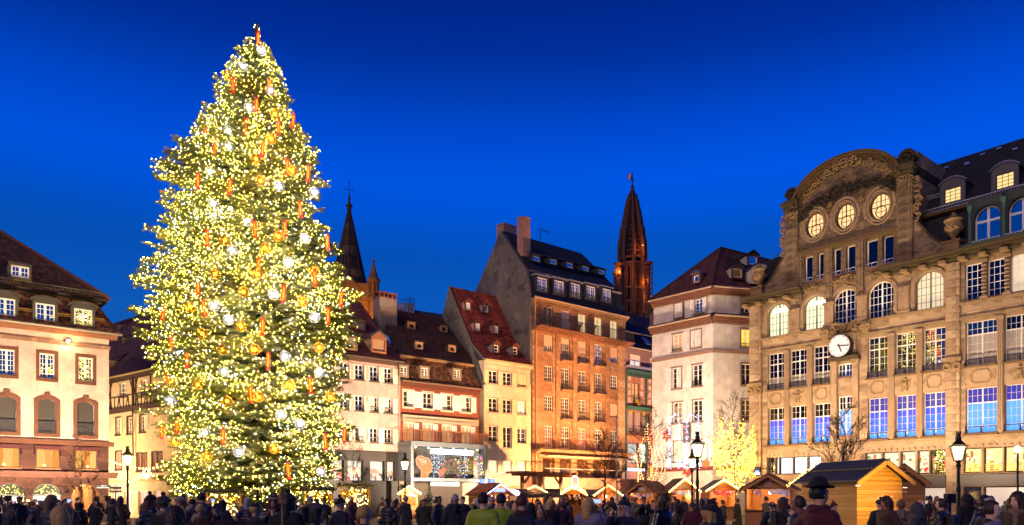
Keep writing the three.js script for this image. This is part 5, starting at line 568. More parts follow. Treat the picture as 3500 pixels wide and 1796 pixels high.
  for (const s of [-1, 1]) { const a = s < 0 ? p0 : p1 - 1.15; const g = new G(); g.box(a, a + 1.15, yc, ps, 0.06, 0.34); mesh('pavilion_pier', g, sooty[0], b.g); for (let y = 19.8; y < 26.4; y += 0.64) { const m = mesh('quoin', unitBox, pick(sooty), b.g); m.scale.set(0.95, 0.6, 0.05); m.position.set(a + 0.57, y + 0.3, 0.36); } mesh('pier_capital', new G().box(a - 0.2, a + 1.35, ps - 0.05, ps + 0.3, -0.3, 0.75).box(a - 0.1, a + 1.25, ps - 0.4, ps - 0.05, -0.2, 0.55), dk, b.g); carving('capital_carving', [[a + 0.1, ps - 0.7, 0.1], [a + 1.05, ps - 0.7, 0.1], [a + 0.6, ps - 1.5, 0.2]], 0.36, 20, carve, 0.1, 0.2);
    const v = new G(), cx = a + 0.57; for (let i = 0; i < 34; i++) { const t = i / 34 * 9, r = 0.62 - t * 0.055, u = r; v.tube(V(cx + Math.cos(t) * u * s, ps + 0.95 + Math.sin(t) * u, 0.1), V(cx + Math.cos(t + 0.28) * (u - 0.015) * s, ps + 0.95 + Math.sin(t + 0.28) * (u - 0.015), 0.1), 0.17, 0.17, 6); } v.box(cx - 0.6, cx + 0.6, ps + 0.3, ps + 0.5, -0.4, 0.5); v.geo(new THREE.CylinderGeometry(0.6, 0.6, 0.9, 18), new THREE.Matrix4().makeRotationX(Math.PI / 2).setPosition(cx, ps + 0.95, -0.4)); mesh('scroll', v, dk, b.g);
    const e = s < 0 ? p0 - 0.25 : p1 + 0.25; carving('side_carving', [[e, 26.2, 0.12], [e, 24.2, 0.2], [e, 22.8, 0.12]], 0.1, 30, carve, 0.12, 0.24); }
  for (const s of [S(2735), S(2838), S(2944)]) mesh('pavilion_pilaster', new G().box(s - 0.28, s + 0.28, 18.4, 22.45, 0.06, 0.26).box(s - 0.1, s + 0.1, 18.6, 22.3, 0.26, 0.32), sooty[0], b.g);
  for (let i = 0; i < 3; i++) { const s = [5.9, 8.97, 12.0][i]; carving('spandrel_relief', [[s - 1.0, 19.5, 0.2], [s, 19.45, 0.25], [s + 1.0, 19.5, 0.2]], 0.1, 26, carve, 0.1, 0.24); }
  // curved parapets beside the pavilion
  for (const s of [-1, 1]) { const X = (x) => (s < 0 ? p0 - x : p1 + x), sh = new THREE.Shape(); sh.moveTo(X(0), yc + 0.2); sh.lineTo(X(0), 23.0); sh.lineTo(X(0.3), 23.0); for (let i = 0; i <= 14; i++) { const t = i / 14; sh.lineTo(X(0.3 + 2.2 * t), 22.6 - 2.1 * Math.sin(t * Math.PI / 2) - (t > 0.8 ? 0.0 : 0)); } sh.lineTo(X(2.6), yc + 0.2); sh.closePath(); mesh('parapet', new G().prism(sh, -0.35, 0.12), sooty[2], b.g); const g = new G(); for (let i = 0; i < 14; i++) { const t = i / 14, u = (i + 1.05) / 14; g.bar(V(X(0.3 + 2.2 * t), 22.66 - 2.1 * Math.sin(t * Math.PI / 2), -0.1), V(X(0.3 + 2.2 * u), 22.66 - 2.1 * Math.sin(u * Math.PI / 2), -0.1), 0.6, 0.16); } mesh('parapet_coping', g, dk, b.g); }
  // urns on pedestals
  for (const p of [2597, 3261]) { const s = S(p), g = new G(); mesh('pedestal', new G().box(s - 0.55, s + 0.55, yc + 0.25, 20.4, -0.55, 0.55).box(s - 0.65, s + 0.65, 20.4, 20.55, -0.65, 0.65), carve, b.g); g.lathe([[0, 20.55], [0.3, 20.55], [0.16, 20.75], [0.18, 20.9], [0.45, 21.2], [0.58, 21.6], [0.56, 21.9], [0.48, 22.0], [0.66, 22.1], [0.62, 22.2], [0.3, 22.35], [0.14, 22.55], [0.1, 22.7], [0, 22.75]], s, 0, 0, 18); for (let k = 0; k < 18; k++) { const a = k / 18 * 6.283; g.ball(s + Math.cos(a) * 0.55, 21.45 + 0.15 * (k % 2), Math.sin(a) * 0.55, 0.11, 6); } mesh('urn', g, carve, b.g); }
  // slate roof: lower mansard, break with snow guard, upper slope
  const slate = { kind: 'slate', w: 0.32, h: 0.34, step: 0.24, colors: ['#14161f', '#181b26', '#101219', '#1c1e24'] }, sm = M('#12141c');
  roofFace(b.g, V(p1 - 0.5, yc + 0.25, -0.5), V(x1, yc + 0.25, -0.5), V(p1 - 0.5, 23.55, -1.7), V(x1, 23.55, -1.7), sm, slate); roofFace(b.g, V(p1 - 3, 23.6, -1.5), V(x1, 23.6, -1.5), V(p1 - 3, 29.4, -7), V(x1, 29.4, -7), sm, slate); roofFace(b.g, V(0.1, yc + 0.25, -0.8), V(p0 + 1, yc + 0.25, -0.8), V(0.9, 23.4, -1.7), V(p0 + 1, 23.4, -1.7), sm, slate); roofFace(b.g, V(0.1, yc + 0.25, -8), V(0.1, yc + 0.25, -0.8), V(0.9, 23.4, -8), V(0.9, 23.4, -1.7), sm, slate);
  mesh('core', new G().box(0.05, x1, 0, yc + 0.2, -9, -0.6).box(p0, p1, yc, 28.4, -7, -0.55), st, b.g); mesh('pavilion_roof', new G().box(p0, p1, 26.5, 27.3, -7, -0.5), sm, b.g); { const g = new G(); for (let i = 0; i < 20; i++) { const a = av(4.0, i / 20 * Math.PI), c = av(4.0, (i + 1.02) / 20 * Math.PI); g.quad(V(...a, 0), V(...c, 0), V(...c, -7), V(...a, -7)); } mesh('vault_roof', g, M('#1c2a2c'), b.g); }
  mesh('roof_edge', new G().box(p1 - 0.2, x1, 23.3, 23.55, -1.75, -1.15), M('#6a5630', { t: 'moss' }), b.g); rail(x1 - p1 - 0.2, 0.34, M('#a0a4b0', { m: 0.5, r: 0.4 }), b.g, (x1 + p1) / 2, 23.58, -1.4, 0.18, 'snow_guard'); rail(2.2, 0.3, M('#a0a4b0', { m: 0.5 }), b.g, 15.0, 25.0, -2.3, 0.18, 'snow_guard'); rail(2, 0.34, M('#4a4a50', { m: 0.5 }), b.g, 2.6, 23.4, -1.6, 0.18, 'snow_guard');
  for (const [p, q] of [[3257, 689], [3436, 641]]) { const a = f.at(p, q, -1.75); const d = dormer(b, a.s, a.y - 0.15, -1.75, 1.75, 1.5, 3, { type: 'arch', rise: 0.45, mat: M('#4c4a50'), roof: M('#5a6078', { m: 0.4, r: 0.5 }), open: 0.3, low: 0.12, over: 0.1, cheek: M('#20222c'), glass: LIT(1.15, 0.78, 0.3), frame: M('#3a2a20'), win: { cols: 3, rows: 4, leaf: 1, fr: 0.05 } }); }
  { const cop = M('#2f5a4a', { t: 'stain', r: 0.6 }), dg = M('#1a221f', { r: 0.7 }); const fr = new G(); fr.box(17.7, x1, yc + 0.45, yc + 0.65, -0.9, 0.15); for (let x = 17.75; x < x1; x += 0.2) fr.box(x, x + 0.1, yc + 0.65, yc + 0.75, -0.3, 0.1); mesh('copper_ledge', fr, cop, b.g);
    for (const [p, q] of [[3331, 3421], [3447, 3545]]) { const s = (S(p, -0.3) + S(q, -0.3)) / 2, w = S(q, -0.3) - S(p, -0.3), nb = b; const sh = poly([s - w / 2 - 0.35, yc + 0.7], [s + w / 2 + 0.35, yc + 0.7], [s + w / 2 + 0.35, 23.3], [s - w / 2 - 0.35, 23.3]); sh.holes.push(new THREE.Path(archPath(w, 2.45, 0.9).getPoints().map((v) => new THREE.Vector2(v.x + s, v.y + 20.25)))); mesh('dormer_front', new G().prism(sh, -1.3, -0.2), dg, b.g); win(b, s, 20.25, w, 2.45, { cols: 2, rows: 1, arch: 0.9, transom: 0.58, rec: 0.5, fr: 0.1, frame: M('#c8c8d0'), nohole: 1, sill: M('#c8c8d0') }).position.z = -0.6; mesh('copper_pilaster', new G().box(s - w / 2 - 0.32, s - w / 2 - 0.1, 20.1, 22.9, -0.2, -0.08).box(s - w / 2 - 0.38, s - w / 2 - 0.04, 22.6, 22.95, -0.2, -0.02), cop, b.g); } }
  for (const [p, q] of [[3190, 595], [3240, 575], [3310, 560], [3365, 530], [3420, 510], [3475, 512], [3189, 600], [3311, 563]]) { const zu = (y) => -1.5 - 5.5 * (y - 23.6) / 5.8, a = onRoof(b, p, q, zu); const m = mesh('roof_hook', unitBox, M('#6a7cb0', { m: 0.5, r: 0.4 }), b.g); m.scale.set(0.35, 0.12, 0.25); m.position.set(a.s, a.y, a.z + 0.15); }
  mesh('drainpipe', new G().tube(V(0.98, 3, 0.16), V(0.98, yc - 0.4, 0.16), 0.06), M('#8a6a48', { m: 0.4 }), b.g);
  globalThis.storeFac = f;
  // the clock
  const ca = f.at(2869, 1183, 0.95), ck = thing('wall_clock', 'round white clock with black strokes and hands on the sandstone department store', 'clock', [f.ox + f.ux * ca.s + f.nx * 0.95, ca.y, f.oz + f.uz * ca.s + f.nz * 0.95], f.turn), cr = 0.88;
  mesh('case', new G().geo(new THREE.CylinderGeometry(cr + 0.06, cr + 0.06, 0.5, 40), new THREE.Matrix4().makeRotationX(Math.PI / 2).setPosition(0, 0, -0.26)).box(-0.1, 0.1, -0.1, 0.1, -0.95, -0.4), M('#14100e', { r: 0.5 }), ck); mesh('dial', new G().geo(new THREE.CylinderGeometry(cr, cr, 0.03, 40), new THREE.Matrix4().makeRotationX(Math.PI / 2).setPosition(0, 0, 0)), M('#b8b4b4', { r: 0.5, e: [0.25, 0.24, 0.25] }), ck);
  for (let i = 0; i < 60; i++) { const m = mesh('minute_stroke', unitBox, DARK, ck); const L = i % 5 ? 0.06 : 0.14; m.scale.set(i % 5 ? 0.018 : 0.04, L, 0.01); const a = i / 60 * Math.PI * 2; m.position.set(Math.sin(a) * (cr - 0.03 - L / 2), Math.cos(a) * (cr - 0.03 - L / 2), 0.02); m.rotation.z = -a; }
  const hand = (len, w, a) => { const h = mesh('clock_hand', new G().box(-w / 2, w / 2, -0.16, len, 0.02, 0.04), DARK, ck); h.rotation.z = -a; h.position.z = 0.01 + w * 0.1; }; hand(0.55, 0.09, (5.27 / 12) * 2 * Math.PI); hand(0.78, 0.07, (16 / 60) * 2 * Math.PI);
}
// ---------------------------------------------------------------- church spire behind the pale house
{
  const D = 150, o = at3(1193, HY, D), k = D / F, H = (py) => EYE + (HY - py) * k, t = thing('church_spire', 'dark stone church spire with iron cross rising just right of the fir', 'church spire', [o.x, 0, o.z], 0.2);
  const ms = ['#54412e', '#403124', '#655038', '#4a3a2c'].map((c) => M(c, { t: 'stain', b: 0.03 })), y0 = H(985), y1 = H(712), R = 3.55, n = 26;
  for (let j = 0; j < n; j++) { const a = y0 + (y1 - y0) * j / n, c = y0 + (y1 - y0) * (j + 1) / n, r = (y) => 0.16 + (R - 0.16) * (y1 - y) / (y1 - y0); mesh('stone_course', new G().geo(new THREE.CylinderGeometry(r(c), r(a) - (j % 2) * 0.04, c - a - 0.03, 8), new THREE.Matrix4().makeTranslation(0, (a + c) / 2, 0)), ms[(j * 7 + (j >> 1)) % 4], t); }
  const rib = new G(); for (let i = 0; i < 8; i++) { const a = (i + 0) / 8 * Math.PI * 2; rib.bar(V(Math.sin(a) * R, y0, Math.cos(a) * R), V(Math.sin(a) * 0.16, y1, Math.cos(a) * 0.16), 0.16); } mesh('rib', rib, ms[1], t);
  for (let i = 0; i < 8; i++) for (const q of [-0.3, 0.3]) { const a = (i + 0.5) / 8 * 6.2832, u = 0.3, r = (0.16 + (R - 0.16) * (1 - u)) * 0.93, y = lerp(y0, y1, u); const m = mesh('slit', unitBox, M('#060504'), t); m.scale.set(0.3, 2.2, 0.1); m.position.set(Math.sin(a) * r + Math.cos(a) * q, y, Math.cos(a) * r - Math.sin(a) * q); m.rotation.set(0, a, 0); m.rotateX(-0.2); }
  const c = new G(); c.lathe([[0.2, y1 - 0.6], [0.55, y1 - 0.3], [0.35, y1], [0.6, y1 + 0.3], [0.7, y1 + 0.6], [0.3, y1 + 0.8], [0.2, y1 + 1.6], [0.28, y1 + 1.8], [0.06, y1 + 3]], 0, 0, 0, 12); mesh('finial', c, M('#4a3c2c', { t: 'stain' }), t);
  const yx = H(648); mesh('cross', new G().tube(V(0, y1 + 2, 0), V(0, H(622), 0), 0.06).tube(V(-0.85, yx, 0), V(0.85, yx - 0.15, 0), 0.05).ball(0.85, yx - 0.15, 0, 0.12).ball(-0.85, yx, 0, 0.12).ball(0, H(622), 0, 0.14), IRON, t);
  const yel = M('#b08038', { t: 'stone' }); mesh('tower', new G().box(-3.6, 3.6, 0, y0 + 0.1, -3.6, 3.6), yel, t); const gb = new G(); for (let i = 0; i < 4; i++) { const m = new THREE.Matrix4().makeRotationY(i * Math.PI / 2); gb.prism(poly([-3.4, y0 - 3.2], [3.4, y0 - 3.2], [0, y0 + 1.2]), 3.3, 3.75, m); gb.bar(V(-3.5, y0 - 3.1, 3.8).applyMatrix4(m), V(0, y0 + 1.3, 3.8).applyMatrix4(m), 0.3).bar(V(3.5, y0 - 3.1, 3.8).applyMatrix4(m), V(0, y0 + 1.3, 3.8).applyMatrix4(m), 0.3); } mesh('gable', gb, yel, t);
  for (const [x, z] of [[4.6, 3.5], [-4.6, 3.5]]) { const p = new G(); p.lathe([[1.0, y0 - 8], [1.0, y0 - 3.2], [1.25, y0 - 3], [1.25, y0 - 2.6], [0.8, y0 - 2.4], [0.8, y0 + 0.2], [1.3, y0 + 0.5], [1.3, y0 + 1], [0.95, y0 + 1.1], [0.12, y0 + 4.2], [0.3, y0 + 4.4], [0.06, y0 + 5]], x, 0, z, 8); for (let i = 0; i < 8; i++) p.tube(V(x + Math.sin(i * 0.785) * 0.95, y0 - 2.4, z + Math.cos(i * 0.785) * 0.95), V(x + Math.sin(i * 0.785) * 0.95, y0 + 0.3, z + Math.cos(i * 0.785) * 0.95), 0.13); mesh('pinnacle', p, M('#8a6030', { t: 'stain' }), t); }
  const fl = mesh('flood_lamp', new THREE.SphereGeometry(0.16, 8, 6), LIT(8, 5, 1.5), t); fl.position.set(3, y0 - 7, 9); glow(0xffa838, V(3, y0 - 7, 9), 150, 5, t);
}
// ---------------------------------------------------------------- cathedral tower far behind
{
  const D = 340, o = at3(2162, HY, D), k = D / F, H = (py) => EYE + (HY - py) * k, t = thing('cathedral_tower', 'distant brown lit cathedral tower with openwork stepped spire and small flag', 'cathedral', [o.x, 0, o.z], 0.35);
  const st = M('#4a3226', { t: 'stain', b: 0.05 }), s2 = M('#5c3c2c', { t: 'stain', b: 0.05 }), R = 5.6, yb = H(884), y0 = H(1115), oct = (r, i) => [Math.sin(i * Math.PI / 4 + Math.PI / 8) * r, Math.cos(i * Math.PI / 4 + Math.PI / 8) * r];
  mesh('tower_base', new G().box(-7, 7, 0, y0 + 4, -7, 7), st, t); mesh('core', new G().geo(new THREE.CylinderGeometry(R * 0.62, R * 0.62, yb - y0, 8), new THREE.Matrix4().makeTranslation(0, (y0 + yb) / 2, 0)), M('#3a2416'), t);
  for (let i = 0; i < 8; i++) { const [x, z] = oct(R, i), [X, Z] = oct(R, i + 1), g = new G(); g.tube(V(x, y0, z), V(x, yb, z), 1.0, 0.8, 8); for (const q of [0.3, 0.7]) g.tube(V(lerp(x, X, q), y0, lerp(z, Z, q)), V(lerp(x, X, q), yb - 3, lerp(z, Z, q)), 0.28, 0.28, 6); for (const y of [y0 + 4, y0 + 10, (y0 + yb) / 2 + 1, yb - 3, yb - 0.6]) g.bar(V(x, y, z), V(X, y, Z), 0.7, 0.8); for (const y of [y0 + 9.4, yb - 3.6]) for (const q of [0.2, 0.5, 0.8]) g.bar(V(lerp(x, X, q), y - 1.6, lerp(z, Z, q)), V(lerp(x, X, q + 0.12), y, lerp(z, Z, q + 0.12)), 0.35); mesh('buttress', g, i % 2 ? st : s2, t); }
  for (let i = 0; i < 4; i++) { const a = i * Math.PI / 2 + 0.35, cx = Math.sin(a) * 9.3, cz = Math.cos(a) * 9.3, g = new G(), r = 1.5, yt = H(918); for (let j = 0; j < 6; j++) g.tube(V(cx + Math.sin(j * 1.047) * r, y0, cz + Math.cos(j * 1.047) * r), V(cx + Math.sin(j * 1.047) * r, yt, cz + Math.cos(j * 1.047) * r), 0.22, 0.2, 5); for (let y = y0 + 1; y < yt; y += 2.2) for (let j = 0; j < 6; j++) g.bar(V(cx + Math.sin(j * 1.047) * r, y, cz + Math.cos(j * 1.047) * r), V(cx + Math.sin(j * 1.047 + 1.047) * r, y + 0.9, cz + Math.cos(j * 1.047 + 1.047) * r), 0.3); g.tube(V(cx, y0, cz), V(cx, yt, cz), 0.5, 0.5, 6); g.geo(new THREE.CylinderGeometry(r + 0.5, r + 0.3, 0.8, 10), new THREE.Matrix4().makeTranslation(cx, yt, cz)); for (const y of [H(925), H(1000), H(1060)]) g.bar(V(cx, y, cz), V(cx * 0.6, y, cz * 0.6), 0.5, 0.6); mesh('stair_turret', g, s2, t); }
  const tiers = [[884, 45], [847, 40], [808, 32.5], [778, 27], [748, 21.5], [722, 15.5], [706, 12]];
  for (let j = 0; j < tiers.length - 1; j++) { const [pa, wa] = tiers[j], [pb, wb] = tiers[j + 1], ya = H(pa), yc = H(pb), ra = wa * k * 0.86, rn = wb * k * 0.86, rb = lerp(rn, ra, 0.7), g = new G(), pn = new G(); for (let i = 0; i < 8; i++) { const [x, z] = oct(ra, i), [X, Z] = oct(rb, i), [x2, z2] = oct(ra, i + 1), [X2, Z2] = oct(rb, i + 1); g.bar(V(x, ya, z), V(X, yc, Z), 0.8); for (const q of [0.33, 0.66]) g.bar(V(lerp(x, x2, q), ya, lerp(z, z2, q)), V(lerp(X, X2, q), yc, lerp(Z, Z2, q)), 0.32); g.bar(V(x, ya, z), V(x2, ya, z2), 0.5, 0.6).bar(V((x + X) / 2, (ya + yc) / 2, (z + Z) / 2), V((x2 + X2) / 2, (ya + yc) / 2, (z2 + Z2) / 2), 0.4);
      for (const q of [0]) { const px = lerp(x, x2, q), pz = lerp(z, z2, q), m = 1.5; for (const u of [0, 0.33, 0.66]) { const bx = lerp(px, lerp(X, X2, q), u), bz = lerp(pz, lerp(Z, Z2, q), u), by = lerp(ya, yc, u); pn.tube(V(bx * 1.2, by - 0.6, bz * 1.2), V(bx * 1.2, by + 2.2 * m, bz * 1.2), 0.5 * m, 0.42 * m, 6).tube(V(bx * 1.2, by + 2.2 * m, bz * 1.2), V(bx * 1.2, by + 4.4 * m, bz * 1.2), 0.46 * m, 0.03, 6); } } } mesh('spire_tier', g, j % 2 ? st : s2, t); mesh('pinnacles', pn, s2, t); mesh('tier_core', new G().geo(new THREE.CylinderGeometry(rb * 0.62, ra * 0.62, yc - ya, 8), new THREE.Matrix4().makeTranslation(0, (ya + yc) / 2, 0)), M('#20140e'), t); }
  const L = new G(), y1 = H(706), y2 = H(683); for (let i = 0; i < 8; i++) { const [x, z] = oct(1.3, i); L.tube(V(x, y1, z), V(x, y2, z), 0.28); } L.geo(new THREE.CylinderGeometry(1.75, 1.5, 1, 12), new THREE.Matrix4().makeTranslation(0, y2, 0)).lathe([[1.6, y2 + 0.5], [1.5, y2 + 1.4], [1.1, y2 + 3], [1.3, y2 + 3.4], [0.8, y2 + 4.6], [0.4, y2 + 6], [0.28, y2 + 8.4], [0.9, y2 + 8.8], [0.3, y2 + 9.2], [0.22, y2 + 12]], 0, 0, 0, 8); for (let i = 0; i < 8; i++) { const [x, z] = oct(1.6, i); L.tube(V(x, y2, z), V(x, y2 + 2.6, z), 0.25, 0.04); } mesh('lantern', L, st, t); mesh('crown_ring', new G().geo(new THREE.TorusGeometry(1.5, 0.25, 6, 14), new THREE.Matrix4().makeRotationX(Math.PI / 2).setPosition(0, y2 - 0.3, 0)), M('#9a6a3a'), t);
  const yp = H(613); mesh('cross', new G().box(-0.9, 0.9, yp - 3.6, yp - 3.1, -0.15, 0.15).tube(V(0, y2 + 10, 0), V(0, H(596), 0), 0.12), st, t);
  const flag = new THREE.Group(); flag.name = 'flag'; flag.position.set(0, H(598), 0); flag.rotation.set(0, Math.PI - 0.35, 0.28); t.add(flag); [['#1a2466'], ['#e8e0e0'], ['#c02030']].forEach(([c], i) => mesh('stripe', new G().quad(V(i * 0.62, -2.1, 0.1 * i), V(i * 0.62 + 0.62, -2.1, 0.1 * i + 0.1), V(i * 0.62 + 0.62, 0, 0.1 * i + 0.05), V(i * 0.62, 0, 0.1 * i)), M(c, { side: THREE.DoubleSide }), flag));
  for (const [x, y, z, I] of [[26, y0 - 2, 16, 2200], [2, y0 + 18, 7.8, 160], [5.5, y0 + 12, 6.5, 160], [-9, yb - 8, 5, 300], [0, yb + 3, 9, 140]]) { const l = mesh('flood_lamp', new THREE.SphereGeometry(0.16, 8, 6), LIT(8, 4, 1), t); l.position.set(x, y, z); glow(0xff8a2c, V(x, y, z), I, 8, t); }
}
// ---------------------------------------------------------------- lamp posts
const FIRD = 46;
function lampPost(px, topPy, label, I, H = 4.3) {
  const  d = (H - EYE) * F / (HY - topPy), p = at3(px, HY, d), t = thing('street_lamp', label, 'street lamp', [p.x, H - 4.3, p.z], 0.4, 'lantern posts on the square'), gm = M('#1c201c', { r: 0.45, m: 0.5 });
  mesh('pole', new G().lathe([[0.16, 0], [0.17, 0.35], [0.1, 0.5], [0.11, 0.9], [0.07, 1.0], [0.055, 2.2], [0.075, 2.3], [0.05, 2.4], [0.045, 3.05], [0.09, 3.12], [0.05, 3.2], [0.1, 3.28], [0.04, 3.3]], 0, 0, 0, 14), gm, t);
  const cage = new G(); for (let i = 0; i < 4; i++) { const a = i * Math.PI / 2 + 0.785; cage.bar(V(Math.sin(a) * 0.14, 3.3, Math.cos(a) * 0.14), V(Math.sin(a) * 0.27, 3.8, Math.cos(a) * 0.27), 0.025); const b = a + Math.PI / 2; for (const [r, y] of [[0.14, 3.3], [0.275, 3.8]]) cage.bar(V(Math.sin(a) * r, y, Math.cos(a) * r), V(Math.sin(b) * r, y, Math.cos(b) * r), 0.03); } mesh('cage', cage, gm, t);
  const roof = new G(); roof.geo(new THREE.CylinderGeometry(0.09, 0.29, 0.18, 4), new THREE.Matrix4().makeRotationY(0).setPosition(0, 3.92, 0)); roof.lathe([[0.09, 4.0], [0.1, 4.1], [0.05, 4.14], [0.08, 4.2], [0.03, 4.22], [0, 4.3]], 0, 0, 0, 8); for (let i = 0; i < 6; i++) roof.box(-0.012, 0.012, 4.16, 4.3, 0.05, 0.08, new THREE.Matrix4().makeRotationY(i * 1.047)); mesh('cap', roof, gm, t);
  mesh('lantern_glass', new G().geo(new THREE.CylinderGeometry(0.235, 0.12, 0.44, 4, 1), new THREE.Matrix4().makeTranslation(0, 3.55, 0)), LIT(9, 6, 2.6), t);
  glow(0xffb765, V(0, 3.55, 0), I, 6, t); return t;
}
lampPost(435, 1524, 'lantern street lamp in front of the half timbered house', 26); lampPost(1384, 1549, 'lantern street lamp left of the glass shop with stars', 40); lampPost(2384, 1476, 'large lantern street lamp in front of the white corner house', 34); lampPost(2366, 1538, 'small lantern street lamp just behind a larger one by the white house', 34); lampPost(3277, 1476, 'lantern street lamp in front of the department store pier', 210, 3.95);
// floodlights on masts: beside the square, behind and off to the sides of the camera
function mast(x, z, h, tx, ty, tz, I, label, ang = 0.6, col = 0xffb070) { const t = thing('floodlight_mast', label, 'floodlight', [x, 0, z]); mesh('pole', new G().tube(V(0, 0, 0), V(0, h, 0), 0.12, 0.08, 8), IRON, t); const hd = new THREE.Group(); hd.name = 'lamp_head'; hd.position.set(0, h, 0); t.add(hd); scene.updateMatrixWorld(); hd.lookAt(tx, ty, tz); mesh('housing', new G().box(-0.3, 0.3, -0.2, 0.2, -0.2, -0.02), IRON, hd); mesh('lamp', new G().box(-0.22, 0.22, -0.15, 0.15, -0.01, 0.02), LIT(10, 7, 3.5), hd); const s = new THREE.SpotLight(col, I, 0, ang, 0.5); s.position.set(0, 0, 0.06); s.castShadow = true; s.shadow.radius = 9; const g = new THREE.Object3D(); g.name = 'aim'; g.position.set(0, 0, 10); hd.add(s); hd.add(g); s.target = g; }
// ---------------------------------------------------------------- the great fir
{
  const K = FIRD / 1932, XC = 646, hOf = (y) => EYE + (1255 - y) * K;
  const edge = [[60, 648, 649], [95, 634, 664], [130, 598, 690], [180, 560, 712], [230, 540, 732], [262, 522, 738], [320, 496, 762], [380, 462, 808], [405, 440, 800], [470, 392, 818], [525, 432, 826], [562, 412, 832], [622, 386, 858], [660, 405, 868], [725, 348, 890], [790, 352, 912], [825, 345, 902], [900, 374, 882], [1000, 378, 884], [1080, 388, 896], [1150, 402, 868], [1225, 396, 850], [1262, 420, 820]].map(([y, a, c]) => [hOf(y), (XC - a) * K, (c - XC) * K]).reverse();
  const RAD = (h, az) => { let k = 1; while (k < edge.length - 1 && edge[k][0] < h) k++; const [h0, a0, c0] = edge[k - 1], [h1, a1, c1] = edge[k], t = clamp((h - h0) / (h1 - h0), 0, 1), l = lerp(a0, a1, t), r = lerp(c0, c1, t), c = Math.sin(az); return lerp(l, r, (1 + c) / 2); };   // az 0 looks at the camera
  const o = at3(XC * 1.35870, HY, FIRD), tree = thing('christmas_tree', 'towering fir covered with thousands of warm fairy lights in the square', 'christmas tree', [o.x, 0, o.z], Math.atan2(-o.x, -o.z));
  const top = hOf(62); mesh('trunk', new G().tube(V(0, 0, 0), V(0, 12, 0), 0.5, 0.32, 12).tube(V(0, 12, 0), V(0, top - 0.6, 0), 0.32, 0.03, 10), M('#3a2a1c', { t: 'wood', b: 0.02 }), tree);
  const spray = (() => { const g = new G(), blade = (a, b, w, n) => { const d = V().subVectors(b, a), s = V().crossVectors(d, n).normalize().multiplyScalar(w), m = V().lerpVectors(a, b, 0.4); g.tri(a, m.clone().add(s), b).tri(a, b, m.clone().sub(s)); }; const up = V(0, 1, 0), side = V(0, 0.35, 1).normalize(); blade(V(0, 0, 0), V(1, -0.03, 0), 0.022, up); for (let i = 0; i < 9; i++) { const t = 0.08 + i * 0.1, L = 0.44 * (1 - t) + 0.1; for (const q of [-1, 1]) { const a = V(t, 0, 0), e = V(t + L * 0.75, rr(-0.07, 0.02), q * L * 0.75); blade(a, e, 0.034, up); for (let j = 1; j < 4; j++) { const c = V().lerpVectors(a, e, j * 0.28), l = 0.13; blade(c, c.clone().add(V(l, rr(-0.03, 0.03), q * l * 0.1)), 0.016, up); blade(c, c.clone().add(V(l * 0.3, rr(-0.03, 0.03), q * l)), 0.016, up); } } blade(V(t, 0, 0), V(t + 0.16, 0.13, 0), 0.02, side); } return g.done(); })();
  const cn = noiseGrid(16, 99), bn = noiseGrid(16, 123), RG = (h, az) => RAD(h, az) * (0.76 + 0.34 * cn(az * 16 / 6.2832 * 0.75 + Math.floor(h / 1.1) * 5.3, h * 0.8));
  const br = new G(), mats4 = [], tints = [], bulbs = [];
  const m = new THREE.Matrix4(), q = new THREE.Quaternion();
  const bough = (az, hj, L, y0, dr, i) => {
    const pt = (t) => V(Math.sin(az + 0.06 * Math.sin(t * 5 + i)) * L * t, y0 - dr * t * (1.15 - 0.35 * t * t) + (t > 0.75 ? (t - 0.75) * L * 0.18 : 0), Math.cos(az) * L * t);
    br.bar(pt(0), pt(0.5), 0.05).bar(pt(0.5), pt(0.95), 0.03);
    for (let u = Math.max(0.25, 0.25 * L); u < L; u += 0.27) {
      const t = u / L, p = pt(t), d = V().subVectors(pt(Math.min(1, t + 0.06)), pt(t - 0.02)).normalize();
      for (const sd of t > 0.9 ? [-1, 0, 1] : [-1, 1]) {
        const s = rr(0.5, 0.85) * (t > 0.85 ? 0.85 : 1) * lerp(1, 0.6, hj / top), f = d.clone().applyAxisAngle(V(0, 1, 0), sd * rr(0.5, 1.1)); f.y += rr(-0.55, 0.12); f.normalize();
        const rgt = V().crossVectors(f, V(0, 1, 0)).normalize(), up = V().crossVectors(rgt, f).applyAxisAngle(f, rr(-0.6, 0.6)); m.makeBasis(f, up, V().crossVectors(f, up)); m.scale(V(s, s, s)); m.setPosition(p); mats4.push(m.clone()); tints.push(rnd());
        if (t > 0.42 && rnd() < 0.85 * (0.45 + t) * clamp((bn(az * 16 / 6.2832, hj * 0.75) - 0.2) * 2.3, 0.25, 1)) { const e = p.clone().addScaledVector(f, s * rr(0.3, 0.95)); e.y += 0.04; bulbs.push([e, rnd()]); }
      }
    }
  };
  for (let h = 1.5, ring = 0; h < top - 0.15; h += lerp(0.36, 0.2, h / top), ring++) { const n = Math.round(6 + RAD(h, 0) * 2.5); for (let i = 0; i < n; i++) { const az = (i + (ring % 2) * 0.5 + rr(-0.3, 0.3)) / n * Math.PI * 2, hj = h + rr(-0.15, 0.15), L = Math.max(0.25, RG(hj, az) * (rnd() < 0.14 ? rr(0.98, 1.08) : rr(0.8, 0.98)) - lerp(0.38, 0.28, h / top)); bough(az, hj, L, hj + L * 0.16 + 0.1, L * rr(0.2, 0.34), i); } }
